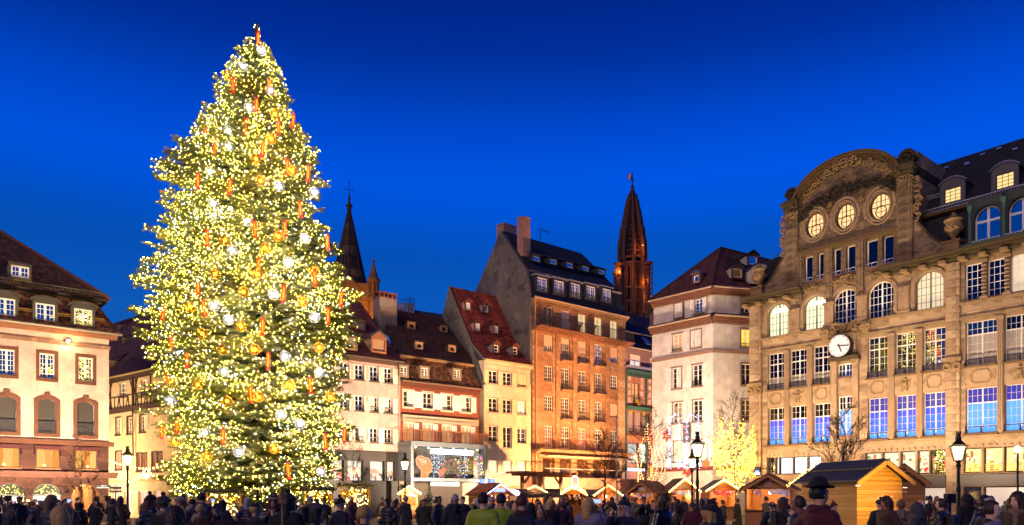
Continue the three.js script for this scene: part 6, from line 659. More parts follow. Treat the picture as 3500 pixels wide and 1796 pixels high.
  // boughs that stick out of the outline
  for (const [x, y] of [[388, 468], [402, 480], [347, 728], [352, 740], [345, 822], [356, 815], [440, 402], [452, 398], [412, 548], [386, 632], [392, 622], [376, 898], [384, 1000], [500, 325], [538, 228], [558, 185], [860, 606], [848, 618], [902, 742], [894, 752], [914, 790], [904, 800], [806, 380], [798, 392], [820, 470], [830, 555], [882, 870], [884, 1000], [892, 1078], [868, 1150], [762, 318], [735, 225], [714, 182]]) for (let j = 0; j < 3; j++) { const L = Math.abs(x - XC) * K * rr(0.9, 1.0) - 0.3, hj = hOf(y) + rr(-0.15, 0.15), dr = L * 0.3; bough((x < XC ? -1 : 1) * Math.PI / 2 + rr(-0.3, 0.3), hj, L, hj + dr * 0.75, dr, j); }
  for (let k = 0; k < 14; k++) { const e = V(rr(-0.2, 0.2), top - rr(0, 1.2), rr(-0.1, 0.25)); bulbs.push([e, 0]); }
  mesh('branches', br, M('#3a2a18'), tree);
  const im = new THREE.InstancedMesh(spray, M([0.17, 0.18, 0.034], { r: 1, side: THREE.DoubleSide, tr: 0.5 }), mats4.length); im.name = 'crown'; im.userData.kind = 'stuff'; im.castShadow = im.receiveShadow = true; mats4.forEach((x, i) => { im.setMatrixAt(i, x); const t = tints[i]; im.setColorAt(i, t > 0.8 ? new THREE.Color(0.75, 1.0, 1.25) : new THREE.Color(lerp(0.75, 1.15, t), 1, lerp(0.6, 1, t))); }); tree.add(im);
  const bg = new THREE.IcosahedronGeometry(0.0205, 0), lights = [['fairy_lights', (b) => b[1] < 0.86, LIT(66, 47, 5)], ['white_fairy_lights', (b) => b[1] >= 0.86, LIT(80, 78, 78)]];
  for (const [nm, test, mt] of lights) { const L = bulbs.filter(test), x = new THREE.InstancedMesh(bg, mt, L.length); x.name = nm; x.userData.kind = 'stuff'; L.forEach(([p], i) => { m.makeScale(1, 1, 1); const s = rr(0.6, 1.2); m.makeScale(s, s, s).setPosition(p); x.setMatrixAt(i, m); }); tree.add(x); }
  console.log('fir sprays', mats4.length, 'bulbs', bulbs.length);
  // ornaments hang on the crown
  tree.updateMatrixWorld(true);
  const onCrown = (x, y, out = 0.3) => { const h = hOf(y), dx = (x - XC) * K, R = (RAD(h, -Math.PI / 2) + RAD(h, Math.PI / 2)) / 2, lim = Math.abs(dx) / Math.max(R, 0.3), z = R * Math.sqrt(Math.max(0.02, 1 - Math.min(1, lim) ** 2)) * 0.94 + out; const d = FIRD - z * 0.93; return at3(x * 1.3587, HY - (1255 - y) * 1.3587, d); };
  const zone = (x, y) => (y < 330 ? 'near the top' : y < 620 ? 'in the upper half' : y < 900 ? 'in the lower half' : 'near the foot') + ' of the lit fir, ' + (x < 560 ? 'left side' : x > 730 ? 'right side' : 'middle');
  const glass = M([0.95, 0.96, 1.0], { r: 0.06, tr: 1 }), gold = M([1.0, 0.78, 0.3], { r: 0.08, tr: 1 });
  function bauble(kind) { const r = 0.27, g0 = new THREE.Group(); mesh('glass_ball', new THREE.SphereGeometry(r, 20, 14), kind === 'gold' ? gold : glass, g0); mesh('rib', (() => { const g = new G(); for (let i = 0; i < 4; i++) g.geo(new THREE.TorusGeometry(r * 1.005, 0.008, 4, 28), new THREE.Matrix4().makeRotationY(i * 0.785)); return g; })(), kind === 'gold' ? M('#d8a840', { m: 0.7, r: 0.3 }) : M('#d8d8e0', { m: 0.7, r: 0.3 }), g0); mesh('cap', new G().lathe([[0.05, r - 0.01], [0.05, r + 0.06], [0, r + 0.06]], 0, 0, 0, 8).tube(V(0, r + 0.05, 0), V(0, r + 0.3, 0), 0.008), M('#b09040', { m: 0.8, r: 0.3 }), g0); mesh('bulb', new THREE.IcosahedronGeometry(kind === 'gold' ? 0.09 : 0.12, 1), kind === 'gold' ? LIT(6, 3.6, 0.7) : LIT(6, 6.3, 7.4), g0); return g0; }
  const protos = { gold: bauble('gold'), white: bauble('white') };
  const tube = new THREE.Group(); mesh('lit_tube', new G().geo(new THREE.CapsuleGeometry(0.05, 0.62, 4, 10), null), LIT(8, 2.1, 0.3), tube); for (const [r0, r1, hh, yy] of [[0.1, 0.1, 0.12, -0.42], [0.075, 0.09, 0.1, 0.42]]) mesh('red_end', new G().geo(new THREE.CylinderGeometry(r0, r1, hh, 12), new THREE.Matrix4().makeTranslation(0, yy, 0)), M('#a01408', { r: 0.4, e: [0.3, 0.02, 0.01] }), tube); mesh('red_shade', new G().geo(new THREE.CylinderGeometry(0.11, 0.11, 0.76, 14, 1, true), null), M([1.0, 0.28, 0.08], { r: 0.2, tr: 0.9, side: THREE.DoubleSide }), tube); mesh('cord', new G().tube(V(0, 0.45, 0), V(0, 0.8, 0), 0.008), DARK, tube);
  const put = (proto, name, label, cat, x, y, out, lamp) => { const g = proto.clone(); g.name = numbered(name); scene.add(g); g.position.copy(onCrown(x, y, out)); g.rotation.set(rr(-0.13, 0.13), rnd() * 6, rr(-0.13, 0.13)); tag(g, label + ' ' + zone(x, y), cat, label + 's ' + zone(x, y)); if (lamp) glow(lamp[0], V(0, 0, 0), lamp[1], 3, g); };
  [[625, 272], [657, 128], [610, 168], [680, 228], [574, 330], [575, 368], [527, 432], [702, 470], [536, 512], [539, 540], [618, 556], [767, 600], [583, 630], [725, 660], [688, 742], [538, 770], [574, 805], [791, 800], [716, 897], [803, 938], [450, 888], [562, 935], [428, 1008], [706, 1045], [755, 1068], [515, 1090], [600, 1138], [808, 1188], [790, 484]].forEach(([x, y], i) => put(protos.white, 'white_bauble', 'clear bauble with white light', 'bauble', x, y, 0.35, [0xf4f0ff, 26]));
  [[570, 190], [691, 287], [682, 350], [643, 400], [655, 455], [442, 520], [565, 605], [666, 625], [648, 690], [540, 690], [791, 683], [508, 840], [606, 822], [802, 875], [641, 880], [477, 773], [428, 966], [497, 968], [570, 1010], [650, 1000], [730, 970], [437, 1112], [700, 595], [612, 735], [760, 760], [560, 880], [690, 1130], [830, 1000], [520, 1150], [405, 660], [735, 430]].forEach(([x, y], i) => put(protos.gold, 'gold_bauble', 'gold glass bauble with warm light', 'bauble', x, y, 0.35, [0xffcc60, 36]));
  [[645, 265], [649, 98], [586, 215], [677, 215], [515, 335], [540, 372], [617, 318], [700, 320], [737, 305], [660, 375], [722, 420], [775, 435], [577, 470], [497, 455], [755, 527], [640, 577], [520, 600], [716, 575], [824, 610], [410, 788], [512, 775], [858, 752], [430, 865], [660, 822], [674, 908], [713, 740], [497, 720], [825, 795], [420, 950], [630, 992], [780, 970], [445, 1070], [406, 1085], [560, 1100], [818, 1112], [866, 1095], [792, 700], [470, 905], [725, 1185], [650, 670]].forEach(([x, y], i) => put(tube, 'red_light_tube', 'hanging red light tube', 'light tube', x, y, 0.32, i % 2 ? null : [0xff9a38, 16]));
}
// ---------------------------------------------------------------- bare trees of the square
function bareTree(px, d, topPy, spread, label, o = {}) {
  const p = at3(px, HY, d), H = EYE + (HY - topPy) / F * d, t = thing('bare_tree', label, 'tree', [p.x, 0, p.z]), g = new G(), tr = new G(), mat = o.mat || M('#2c2018', { t: 'wood' }), tips = [];
  const R0 = (o.r || 0.1), twig = (a, dir, len, r, lv) => { let p = a.clone(), d = dir.clone(); const n = 3; for (let k = 0; k < n; k++) { d.add(V(rr(-0.16, 0.16), rr(0, 0.14), rr(-0.16, 0.16))).normalize(); const q = p.clone().addScaledVector(d, len / n); g.tube(p, q, Math.max(0.006, r * (1 - k / n * 0.6)), Math.max(0.005, r * (1 - (k + 1) / n * 0.6)), lv ? 4 : 5); p = q; if (lv < 3) for (let m = 0; m < (lv === 0 ? 2 : 1 + (rnd() < 0.5 ? 1 : 0)); m++) { const nd = d.clone().applyAxisAngle(V(rr(-1, 1), rr(-1, 1), rr(-1, 1)).normalize(), rr(0.45, 0.9)); twig(q, nd, len * rr(0.4, 0.6), r * 0.5, lv + 1); } } tips.push(p); };
  let tp = V(0, 0, 0); const N = 14; for (let k = 0; k < N; k++) { const u = (k + 1) / N, q = V(0.015 * H * Math.sin(k * 1.3 + px) * u, H * u, 0.015 * H * Math.cos(k * 1.7 + px) * u), ra = R0 * (1 - (k / N) * 0.9), rb = R0 * (1 - u * 0.9); tr.tube(tp, q, ra, rb, 7); if (u > (o.stem || 0.3)) for (let m = 0; m < (o.dense || 2); m++) { const az = k * 2.4 + m * 2.2 + rr(-0.5, 0.5), rise = rr(0.5, 1.1); twig(V().lerpVectors(tp, q, rnd()), V(Math.sin(az), rise, Math.cos(az)).normalize(), H * 0.36 * spread * (1.12 - u * 0.85) * rr(0.75, 1.1), ra * 0.5, 0); } tp = q; }
  mesh('trunk', tr, mat, t); mesh('crown', g, mat, t); return { t, p, H, tips };
}
bareTree(277, 40, 1525, 0.9, 'bare gold lit tree in front of the sandstone arcade', { mat: M('#a5784c', { t: 'wood' }), r: 0.07, stem: 0.36, dense: 1 });
bareTree(1205, 52, 1515, 0.8, 'bare young tree in front of the dark shop front', { r: 0.05, stem: 0.4, dense: 1 });
bareTree(2068, 55, 1490, 1.0, 'bare tree in front of the sandstone house portico', { r: 0.09, stem: 0.36, dense: 2 });
bareTree(2885, 36, 1420, 1.0, 'bare tree in front of the department store clock bay', { r: 0.08, stem: 0.4, dense: 2 });
const strand = (name, label, cat, pts, mat, r, parts, group, wire = 1) => { const t = thing(name, label, cat, [0, 0, 0], 0, group); const c = pts[0].clone(); t.position.copy(c); if (wire) { const g = new G(); for (let i = 0; i < pts.length - 1; i++) g.tube(pts[i].clone().sub(c), pts[i + 1].clone().sub(c), 0.012, 0.012, 4); mesh('wire', g, DARK, t); } const bg = new THREE.SphereGeometry(r, 8, 6); if (parts) pts.forEach((p) => mesh('bulb', bg, mat, t).position.copy(p).sub(c)); return t; };
{ // tree with red and golden strings
  const { t, p, H, tips } = bareTree(2222, 66, 1420, 0.85, 'bare tree hung with golden and red light strings before the tiled house', { r: 0.08, stem: 0.25, dense: 2 });
  const g = new G(), r = new G(); for (let k = 0; k < 8; k++) { const a = k / 8 * 6.28 + rr(-0.2, 0.2), hi = rr(0.62, 1), w = rr(0.7, 1.25), ph = rr(0, 6); for (let i = 0; i < 34; i++) { const u = i / 34 * hi, R = w * Math.sin(Math.PI * (0.1 + 0.75 * u)) + 0.1 * Math.sin(u * 17 + ph); g.ball(Math.sin(a + 0.35 * Math.sin(u * 8 + ph)) * R + rr(-0.03, 0.03), 0.9 + u * (H - 1.4) + rr(-0.04, 0.04), Math.cos(a) * R, 0.034, 6); } } for (let k = 0; k < 420; k++) { const u = rnd(), a = rnd() * 6.28, R = 0.5 * Math.sqrt(rnd()); r.ball(0.35 + Math.sin(a) * R, 1.2 + u * (H - 2.4), Math.cos(a) * R, 0.03, 5); }
  mesh('golden_lights', g, LIT(9, 4.6, 1.2), t, 'stuff'); mesh('red_lights', r, LIT(4.5, 0.75, 0.35), t, 'stuff'); glow(0xff9040, V(0.9, 2.4, 1.3), 5, 4, t); glow(0xff4030, V(0.4, 3.6, 0.9), 3, 4, t);
}
{ // yellow curtain of lights
  const { t, p, H } = bareTree(2510, 66, 1375, 0.9, 'bare tree wrapped in a dense yellow light curtain by the white corner house', { r: 0.09, stem: 0.36, dense: 2 });
  const N = 1200, bg = new THREE.IcosahedronGeometry(0.034, 0), im = new THREE.InstancedMesh(bg, LIT(11, 6.6, 0.4), N), m = new THREE.Matrix4(); im.name = 'light_curtain'; im.userData.kind = 'stuff'; let k = 0; while (k < N) { const a = rnd() * 6.28, ci = Math.floor(rnd() * 27), col = (ci + 0.5) / 27, x = (col - 0.5) * 3.7 + 0.05 * Math.sin(ci * 7.1) + rr(-0.02, 0.02), topY = 7.2 + 0.7 * Math.sin(Math.PI * col) + 0.8 * Math.sin(ci * 5.3), low = 2.0 + Math.abs(col - 0.5) * 2 * 2.4 + 0.5 * Math.sin(ci * 3.7), y = topY - (topY - low) * rnd(); m.makeTranslation(x, y - 0.2 * Math.sin(x), Math.cos(a) * 0.75 * Math.sqrt(Math.max(0, 1 - (x / 1.9) ** 2))); im.setMatrixAt(k++, m); } t.add(im);
  for (const [x, y] of [[-0.9, 4.6], [0.9, 4.9], [0, 3], [0, 6]]) glow(0xffc418, V(x, y, -1.3), 10, 6, t);
}
// ---------------------------------------------------------------- market stalls
const PINE = ['#b0722e', '#a86a2a', '#bb7c36', '#9c6226'].map((c) => M(c, { t: 'wood', r: 0.6 }));
function chalet(px, d, w, len, eave, peak, turn, label, o = {}) {
  const p = at3(px, HY, d), t = thing('market_chalet', label, 'market stall', [p.x, 0, p.z], turn), W = w / 2, k = (peak - eave) / W, ov = o.over ?? 0.28, ms = o.planks || PINE, pw = 0.16;
  const plank = (x0, x1, y0, y1, z, rot) => { const m = mesh('plank', unitBox, pick(ms), t); m.scale.set(x1 - x0, y1 - y0 - 0.012, 0.03); m.position.set((x0 + x1) / 2, (y0 + y1) / 2, z); if (rot) { m.position.set(z, (y0 + y1) / 2, (x0 + x1) / 2); m.rotation.y = Math.PI / 2; } };
  for (let y = eave - 0.06; y < peak - 0.12; y += pw) { const h = Math.min(y + pw, peak - 0.04), a = Math.min(W, (peak - h) / k), c = Math.min(W, (peak - y) / k); const m = mesh('plank', new G().prism(poly([-c, y + 0.005], [c, y + 0.005], [a, h - 0.005], [-a, h - 0.005]), -0.03, 0), pick(ms), t); }
  if (o.closed) for (let y = 0.05; y < eave - 0.07; y += pw) plank(-W, W, y, Math.min(y + pw, eave - 0.06), -0.015); else { mesh('counter', new G().box(-W, W, 0, 1.0, -0.3, 0).box(-W - 0.05, W + 0.05, 0.98, 1.05, -0.4, 0.18).box(-W, -W + 0.1, 1, eave - 0.06, -0.1, 0).box(W - 0.1, W, 1, eave - 0.06, -0.1, 0), ms[1], t); }
  for (const s of [-1, 1]) for (let y = 0.05; y < eave; y += pw) plank(-len + 0.02, -0.04, y, Math.min(y + pw, eave), s * (W - 0.02), 1);
  mesh('back', new G().box(-W, W, 0, eave, -len, -len + 0.05), ms[2], t);
  const rm = o.roof || M('#2c2a2e', { r: 0.6, t: 'stain' }), g = new G(), th = 0.07; for (const s of [-1, 1]) { const e = W + ov, A = V(s * e, peak + 0.03 - k * e, ov + 0.12), B = V(0, peak + 0.03, ov + 0.12), C = V(0, peak + 0.03, -len - 0.15), D = V(s * e, peak + 0.03 - k * e, -len - 0.15), u = V(0, th, 0), P = [A, B, C, D].map((v) => v.clone().add(u)); g.quad(A, B, C, D).quad(P[0], P[1], P[2], P[3]).quad(A, B, P[1], P[0]).quad(D, C, P[2], P[3]).quad(A, D, P[3], P[0]); if (o.step) g.bar(V(s * e * 0.52, peak + 0.14 - k * e * 0.52, ov + 0.13), V(s * e * 0.52, peak + 0.14 - k * e * 0.52, -len - 0.15), 0.06, 0.05); } mesh('roof', g, rm, t);
  const e = W + ov; if (o.tiled) for (const s of [-1, 1]) { const up = 0.09, bl = V(s > 0 ? e : -e, peak + 0.03 - k * e + up, s > 0 ? ov : -len), br = V(bl.x, bl.y, s > 0 ? -len : ov); tiles(t.children[t.children.length - 1], bl, br, V(0, peak + up, bl.z), V(0, peak + up, br.z), { w: 0.2, h: 0.3, step: 0.2, colors: o.tiled }); }
  mesh('bargeboard', new G().bar(V(-e, peak - k * e - 0.04, ov + 0.13), V(0, peak - 0.04, ov + 0.13), 0.03, 0.15).bar(V(e, peak - k * e - 0.04, ov + 0.13), V(0, peak - 0.04, ov + 0.13), 0.03, 0.15), ms[0], t);
  if (o.bulbs) { const n = o.bulbs, bm = o.bulbMat || LIT(16, 9.5, 2.4), bg = new THREE.SphereGeometry(o.bulbR || 0.055, 8, 6); for (let i = 0; i <= n; i++) { const x = -e + 2 * e * i / n, b = mesh('bulb', bg, bm, t); b.position.set(x, peak + 0.05 - k * Math.abs(x), ov + 0.2); } }
  const l = mesh('stall_lamp', new THREE.SphereGeometry(0.09, 10, 8), LIT(10, 7.6, 4.6), t); l.position.set(0, eave - 0.25, -len * 0.35); glow(o.inCol || 0xffc890, V(0, eave - 0.25, -len * 0.35), o.inI ?? 22, 4, t);
  if (o.bulbs) glow(0xffa848, V(0, peak - 0.15, ov + 0.45), 6, 4, t);
  if (!o.closed) { const cs = o.goods || ['#b02a24', '#d8d0d8', '#c89a40', '#7a2a4a', '#e0e0e8']; for (let i = 0; i < 26; i++) { const m = mesh('hanging_goods', i % 2 ? unitBox : new THREE.OctahedronGeometry(0.5, 1), M(pick(cs), { e: [0.05, 0.04, 0.04] }), t); const s = rr(0.08, 0.2); m.scale.set(s, s * rr(1, 1.8), s * 0.7); m.position.set(rr(-W + 0.15, W - 0.15), eave - rr(0.12, 0.42), rr(-0.3, 0.05)); } }
  if (o.sign) mesh('sign', new G().box(-o.sign[0] / 2, o.sign[0] / 2, eave + 0.12, eave + 0.12 + o.sign[1], 0.01, 0.05), o.sign[2], t);
  return t;
}
const TERRA = ['#5a3220', '#6a3c26', '#4a2a1c'], WIDE = (a, c, d) => (c - a) / F * d, HT = (py, d) => EYE + (HY - py) / F * d;
{ // behind the crowd, from left to right
  let d = 62; chalet(1400, d, WIDE(1375, 1428, d), 2, HT(1682, d), HT(1664, d), 0.1, 'small lit chalet below the left lamp beside the glass shop', { bulbs: 15 });
  d = 60; chalet(1703, d, 2.1, 3.2, HT(1688, d), HT(1657, d), 0.5, 'tile roofed chalet with blue white glowing gable near the glass shop', { tiled: ['#8a4a2c', '#9a5632', '#7a4026'], bulbs: 22, bulbMat: LIT(3, 5, 12), bulbR: 0.04, inI: 30, sign: [1.2, 0.3, LIT(0.5, 0.8, 1.6)] });
  d = 66; chalet(1830, d, WIDE(1790, 1876, d), 2.2, HT(1688, d), HT(1663, d), -0.1, 'chalet with blue sign under a gable of bulbs below the pergola', { bulbs: 17, sign: [1.3, 0.26, M('#3a56a8', { e: [0.05, 0.09, 0.3] })] });
  d = 66; const gar = chalet(1958, d, WIDE(1922, 1994, d), 2.2, HT(1689, d), HT(1668, d), 0, 'chalet crowned with lit fir garland and white oval sign', { bulbs: 15, roof: M('#5a3a3c') });
  { const g = new G(), b = new G(), W = 1.15; for (let i = 0; i < 420; i++) { const x = rr(-W, W), y = HT(1668, d) + 0.12 - Math.abs(x) * 0.42, a = V(x + rr(-0.12, 0.12), y + rr(-0.12, 0.14), 0.45 + rr(-0.1, 0.14)); g.tri(a, a.clone().add(V(rr(-0.16, 0.16), rr(-0.12, 0.16), rr(-0.1, 0.1))), a.clone().add(V(rr(-0.05, 0.05), rr(-0.05, 0.05), 0.05))); } for (let i = 0; i < 70; i++) { const x = rr(-W, W); b.ball(x, HT(1668, d) + 0.12 - Math.abs(x) * 0.42 + rr(-0.12, 0.12), 0.6, 0.035, 6); } mesh('fir_garland', g, M([0.05, 0.09, 0.02]), gar, 'stuff'); mesh('garland_and_reflected_lights', b, LIT(10, 7, 1.6), gar, 'stuff'); const ov = new G(); ov.geo(new THREE.CylinderGeometry(0.5, 0.5, 0.08, 24), new THREE.Matrix4().makeRotationX(Math.PI / 2).multiply(new THREE.Matrix4().makeScale(0.56, 1, 1)).setPosition(0.12, HT(1651, d), 0.6)); mesh('oval_sign', ov, M('#d8d0c8', { e: [0.32, 0.28, 0.26] }), gar); const rm = new G(); for (let i = 0; i < 22; i++) { const a = i / 22 * 6.283; rm.ball(0.12 + Math.sin(a) * 0.32, HT(1651, d) + Math.cos(a) * 0.56, 0.66, 0.035, 6); } mesh('sign_lights', rm, LIT(9, 7, 4), gar, 'stuff'); }
  d = 64; chalet(2077, d, WIDE(2040, 2114, d), 2.2, HT(1688, d), HT(1661, d), 0, 'chalet with bulb lit gable just behind the bare tree', { bulbs: 17 });
  d = 58; chalet(2195, d, 2.1, 3.4, HT(1684, d), HT(1650, d), -0.55, 'unlit tiled chalet with blank white plate in its gable', { tiled: TERRA, sign: [0.6, 0.28, M('#d8c8b8')] });
  d = 58; chalet(2336, d, WIDE(2294, 2378, d), 2.4, HT(1674, d), HT(1640, d), 0.1, 'chalet with bulb lit gable behind the two lamp posts', { bulbs: 19, sign: [0.6, 0.36, M('#8a8078', { t: 'stain' })], goods: ['#d8d8e8', '#c0c8e0', '#e8e8f0'] });
  d = 58; chalet(2470, d, WIDE(2422, 2518, d), 2.4, HT(1674, d), HT(1644, d), 0, 'chalet with bulb lit gable and red goods under the yellow lights', { bulbs: 19, goods: ['#c02030', '#d83848', '#e8a0b0'] });
  d = 42; chalet(2626, d, 2.45, 3.2, HT(1670, d), HT(1626, d), -0.42, 'pine chalet with tiled roof and pale hanging cloth before the store', { tiled: TERRA, inI: 24, sign: [0.36, 0.34, M('#d8a090', { t: 'cloth' })], goods: ['#e8e0e8', '#d8d0e8', '#b0a0c0'] });
  d = 29; const big = chalet(3008, d, 2.0, 3.4, HT(1637, d), HT(1578, d), 0.25, 'large closed pine chalet with dark sheet roof near the store', { closed: 1, planks: ['#c89a4c', '#c09044', '#d0a458', '#b88a40'].map((c) => M(c, { t: 'wood', r: 0.6 })), roof: M('#34363c', { r: 0.5, m: 0.3 }), step: 1, inI: 0.5, over: 0.26 });
  { const g = new G(); for (let i = 0; i < 70; i++) { const t = i / 70, x = -1.36 + 1.36 * t, y = HT(1574, d) - 0.05 - (HT(1574, d) - HT(1637, d)) / 1.1 * Math.abs(x); g.ball(x + rr(-0.04, 0.04), y + rr(-0.06, 0.04), -3.9 + rr(-0.03, 0.03), 0.02, 5); } mesh('cable_lights', g, LIT(5, 3, 0.8), big, 'stuff'); mesh('poster', new G().box(-0.1, 0.55, 0.75, 1.75, 0.005, 0.02), M('#d8b898', { t: 'plaster' }), big); mesh('cable', new G().bar(V(-1.0, 1.95, 0.02), V(1.2, 1.9, 0.02), 0.02), M('#c8a890'), big); }
  d = 34; chalet(3093, d, 1.6, 2.0, HT(1645, d), HT(1592, d), -0.5, 'brown roofed lean-to chalet right behind the large one', { closed: 1, roof: M('#4a2e28', { r: 0.5 }), inI: 0.2 });
  { const q = at3(1980, HY, 70); const t = thing('awning_row', 'dark blue canvas awning above the stalls below the sandstone house', 'awning', [q.x, 0, q.z], BASE.turn); mesh('canvas', new G().prism(poly([0, 2.0], [2.2, 1.7], [2.2, 2.0], [0, 2.5]), -4, 8, new THREE.Matrix4().makeRotationY(-Math.PI / 2)), M('#26264c', { t: 'cloth' }), t); for (const x of [-7.5, -2, 3.5]) mesh('post', new G().box(x, x + 0.08, 0, 2, 2, 2.08), IRON, t); }
  { const a = at3(1790, HY, 70), f2 = new Fac(1750, 69, 4900), t = thing('pergola', 'timber pergola with nine cross beams before the sandstone house', 'pergola', [f2.ox, 0, f2.oz], f2.turn), wd = M('#8a5430', { t: 'wood' }), L = f2.S(1953), y = f2.Y(1850, 1630); for (const p of [1785, 1849, 1917]) mesh('post', new G().box(f2.S(p) - 0.13, f2.S(p) + 0.13, 0, y, -0.13, 0.13), wd, t); mesh('beam', new G().box(0, L, y, y + 0.22, -0.1, 0.1), wd, t); for (let i = 0; i < 9; i++) { const x = 0.3 + (L - 0.6) * i / 8; mesh('cross_beam', new G().box(x - 0.1, x + 0.1, y + 0.2, y + 0.42, -1.1, 1.1), wd, t); } for (const [p, s] of [[1785, 1], [1917, -1]]) mesh('brace', new G().bar(V(f2.S(p), y - 0.9, 0), V(f2.S(p) + s * 0.8, y, 0), 0.14), wd, t); }
}
// fir canopies with big glass baubles round the foot of the great tree
for (const [p0, p1, py, d, label] of [[690, 837, 1680, 33, 'round fir canopy stand left of the tree foot'], [1024, 1149, 1673, 36, 'round fir canopy stand right of the tree foot'], [1150, 1278, 1660, 40, 'round fir canopy stand below the dark shop front']]) {
  const q = at3((p0 + p1) / 2, HY, d), R = WIDE(p0, p1, d) / 2, h = HT(py, d), t = thing('display_stand', label, 'display stand', [q.x, 0, q.z]), g = new G(); for (let i = 0; i < 900; i++) { const a = rnd() * 6.283, r = R * Math.sqrt(rnd()), c = V(Math.sin(a) * r, h + rr(-0.06, 0.1), Math.cos(a) * r); g.tri(c, c.clone().add(V(rr(-0.2, 0.2), rr(-0.14, 0.06), rr(-0.2, 0.2))), c.clone().add(V(rr(-0.06, 0.06), 0.02, rr(-0.06, 0.06)))); } mesh('fir_roof', g, M([0.09, 0.11, 0.03], { side: THREE.DoubleSide }), t, 'stuff'); mesh('disc', new G().geo(new THREE.CylinderGeometry(R * 0.96, R * 0.96, 0.05, 24), new THREE.Matrix4().makeTranslation(0, h - 0.04, 0)), M('#4a3a20'), t); for (let i = 0; i < 6; i++) { const a = i * 1.047 + 0.3; mesh('post', new G().tube(V(Math.sin(a) * R * 0.85, 0, Math.cos(a) * R * 0.85), V(Math.sin(a) * R * 0.85, h - 0.06, Math.cos(a) * R * 0.85), 0.025), M('#b08a30', { m: 0.5, r: 0.4 }), t); } mesh('drum', new G().geo(new THREE.CylinderGeometry(R * 0.6, R * 0.66, 0.8, 20), new THREE.Matrix4().makeTranslation(0, 0.4, 0)), M('#5a3a1c', { t: 'wood' }), t);
  for (let i = 0; i < 6; i++) { const a = i * 1.1, r = rr(0.13, 0.26), b = mesh('glass_ball', new THREE.SphereGeometry(r, 16, 12), M([1.0, 0.86, 0.5], { r: 0.06, tr: 1 }), t); b.position.set(Math.sin(a) * R * 0.6, h - 0.2 - r, Math.cos(a) * R * 0.6); } const bl = new G(); for (let i = 0; i < 70; i++) { const a = rnd() * 6.283; bl.ball(Math.sin(a) * R * rr(0.2, 0.8), h - rr(0.1, 1.1), Math.cos(a) * R * rr(0.2, 0.8), 0.028, 6); } mesh('bulbs', bl, LIT(14, 9, 2.2), t, 'stuff'); const l = mesh('lamp', new THREE.SphereGeometry(0.1, 8, 6), LIT(9, 6.5, 2.6), t); l.position.set(0, h - 0.5, 0); glow(0xffc860, V(0, h - 0.5, 0), 9, 4, t);
}
// two small dark firs
for (const [px, py, d, label] of [[880, 1640, 30, 'small dark fir standing before the foot of the great tree'], [1466, 1640, 44, 'small thin dark fir below the glass shop window']]) { const q = at3(px, HY, d), H = HT(py, d), t = thing('small_fir', label, 'fir tree', [q.x, 0, q.z]), g = new G(); mesh('trunk', new G().tube(V(0, 0, 0), V(0, H, 0), 0.05, 0.01), M('#3a2a1c'), t); for (let y = 0.3; y < H - 0.05; y += 0.12) for (let i = 0; i < 9; i++) { const a = rnd() * 6.28, L = (H - y) * 0.42 + 0.06, e = V(Math.sin(a) * L, y - L * 0.3, Math.cos(a) * L); for (let j = 0; j < 8; j++) { const u = j / 8, c = V(0, y, 0).lerp(e, u), s = V(Math.cos(a), 0, -Math.sin(a)); for (const k of [-1, 1]) g.tri(c, c.clone().lerp(e, 0.35), c.clone().addScaledVector(s, k * L * 0.34 * (1 - u * 0.6)).lerp(e, 0.2)); } } mesh('crown', g, M([0.05, 0.085, 0.025], { side: THREE.DoubleSide }), t); }
// strings of bulbs between the lamp and the half timbered house
{ const mk = (pts, label) => { const P = []; for (let i = 0; i < pts.length - 1; i++) for (let k = 0; k < 3; k++) { const t = k / 3, [x, y, d] = [0, 1, 2].map((c) => lerp(pts[i][c], pts[i + 1][c], t)); P.push(at3(x, y, d)); } strand('light_string', label, 'string lights', P, LIT(12, 7, 2), 0.055, 1, null); };
  mk([[374, 1576, 58], [400, 1586, 56], [432, 1594, 54], [475, 1602, 52], [510, 1604, 50], [550, 1596, 48], [590, 1590, 47]], 'upper string of warm bulbs in front of the half timbered house'); mk([[374, 1602, 58], [400, 1628, 56], [440, 1648, 54], [470, 1640, 52], [488, 1616, 50], [500, 1604, 50], [522, 1628, 48], [545, 1642, 47]], 'lower sagging string of warm bulbs in front of the half timbered house');
  const q = at3(498, 1626, 50), t = thing('hanging_lantern', 'glowing pear shaped lantern hanging from the bulb strings', 'lantern', [q.x, q.y, q.z]); mesh('shade', new G().lathe([[0, -0.24], [0.1, -0.2], [0.2, 0], [0.16, 0.14], [0.05, 0.2]], 0, 0, 0, 14), LIT(7, 5, 2.4), t); mesh('cap', new G().lathe([[0.17, 0.14], [0.1, 0.22], [0.03, 0.3], [0.03, 0.42]], 0, 0, 0, 10), IRON, t); glow(0xffb050, V(0, 0, 0), 9, 5, t); }
{ const q = at3(394, HY, 45), t = thing('direction_sign', 'two grey direction boards on a pole left of the lamp', 'sign', [q.x, 0, q.z], 0.4); mesh('pole', new G().tube(V(0, 0, 0), V(0, 2.45, 0), 0.035), M('#4a4a48', { m: 0.5 }), t); for (const [y, i] of [[2.18, 0], [1.98, 1]]) { const bd = mesh('board', new G().box(-0.33, 0.33, y, y + 0.17, 0.03, 0.06), M('#b8aea0', { r: 0.5 }), t); for (const s of [-1, 1]) mesh('arrow', new G().prism(poly([s * 0.26 - 0.03, y + 0.06], [s * 0.26 + 0.03, y + 0.06], [s * 0.26 + 0.05, y + 0.1], [s * 0.26, y + 0.15], [s * 0.26 - 0.05, y + 0.1]), 0.06, 0.066), DARK, t); mesh('print', new G().box(-0.18, 0.18, y + 0.07, y + 0.1, 0.06, 0.064).box(-0.1, 0.1, y + 0.03, y + 0.05, 0.06, 0.064), DARK, t); } }
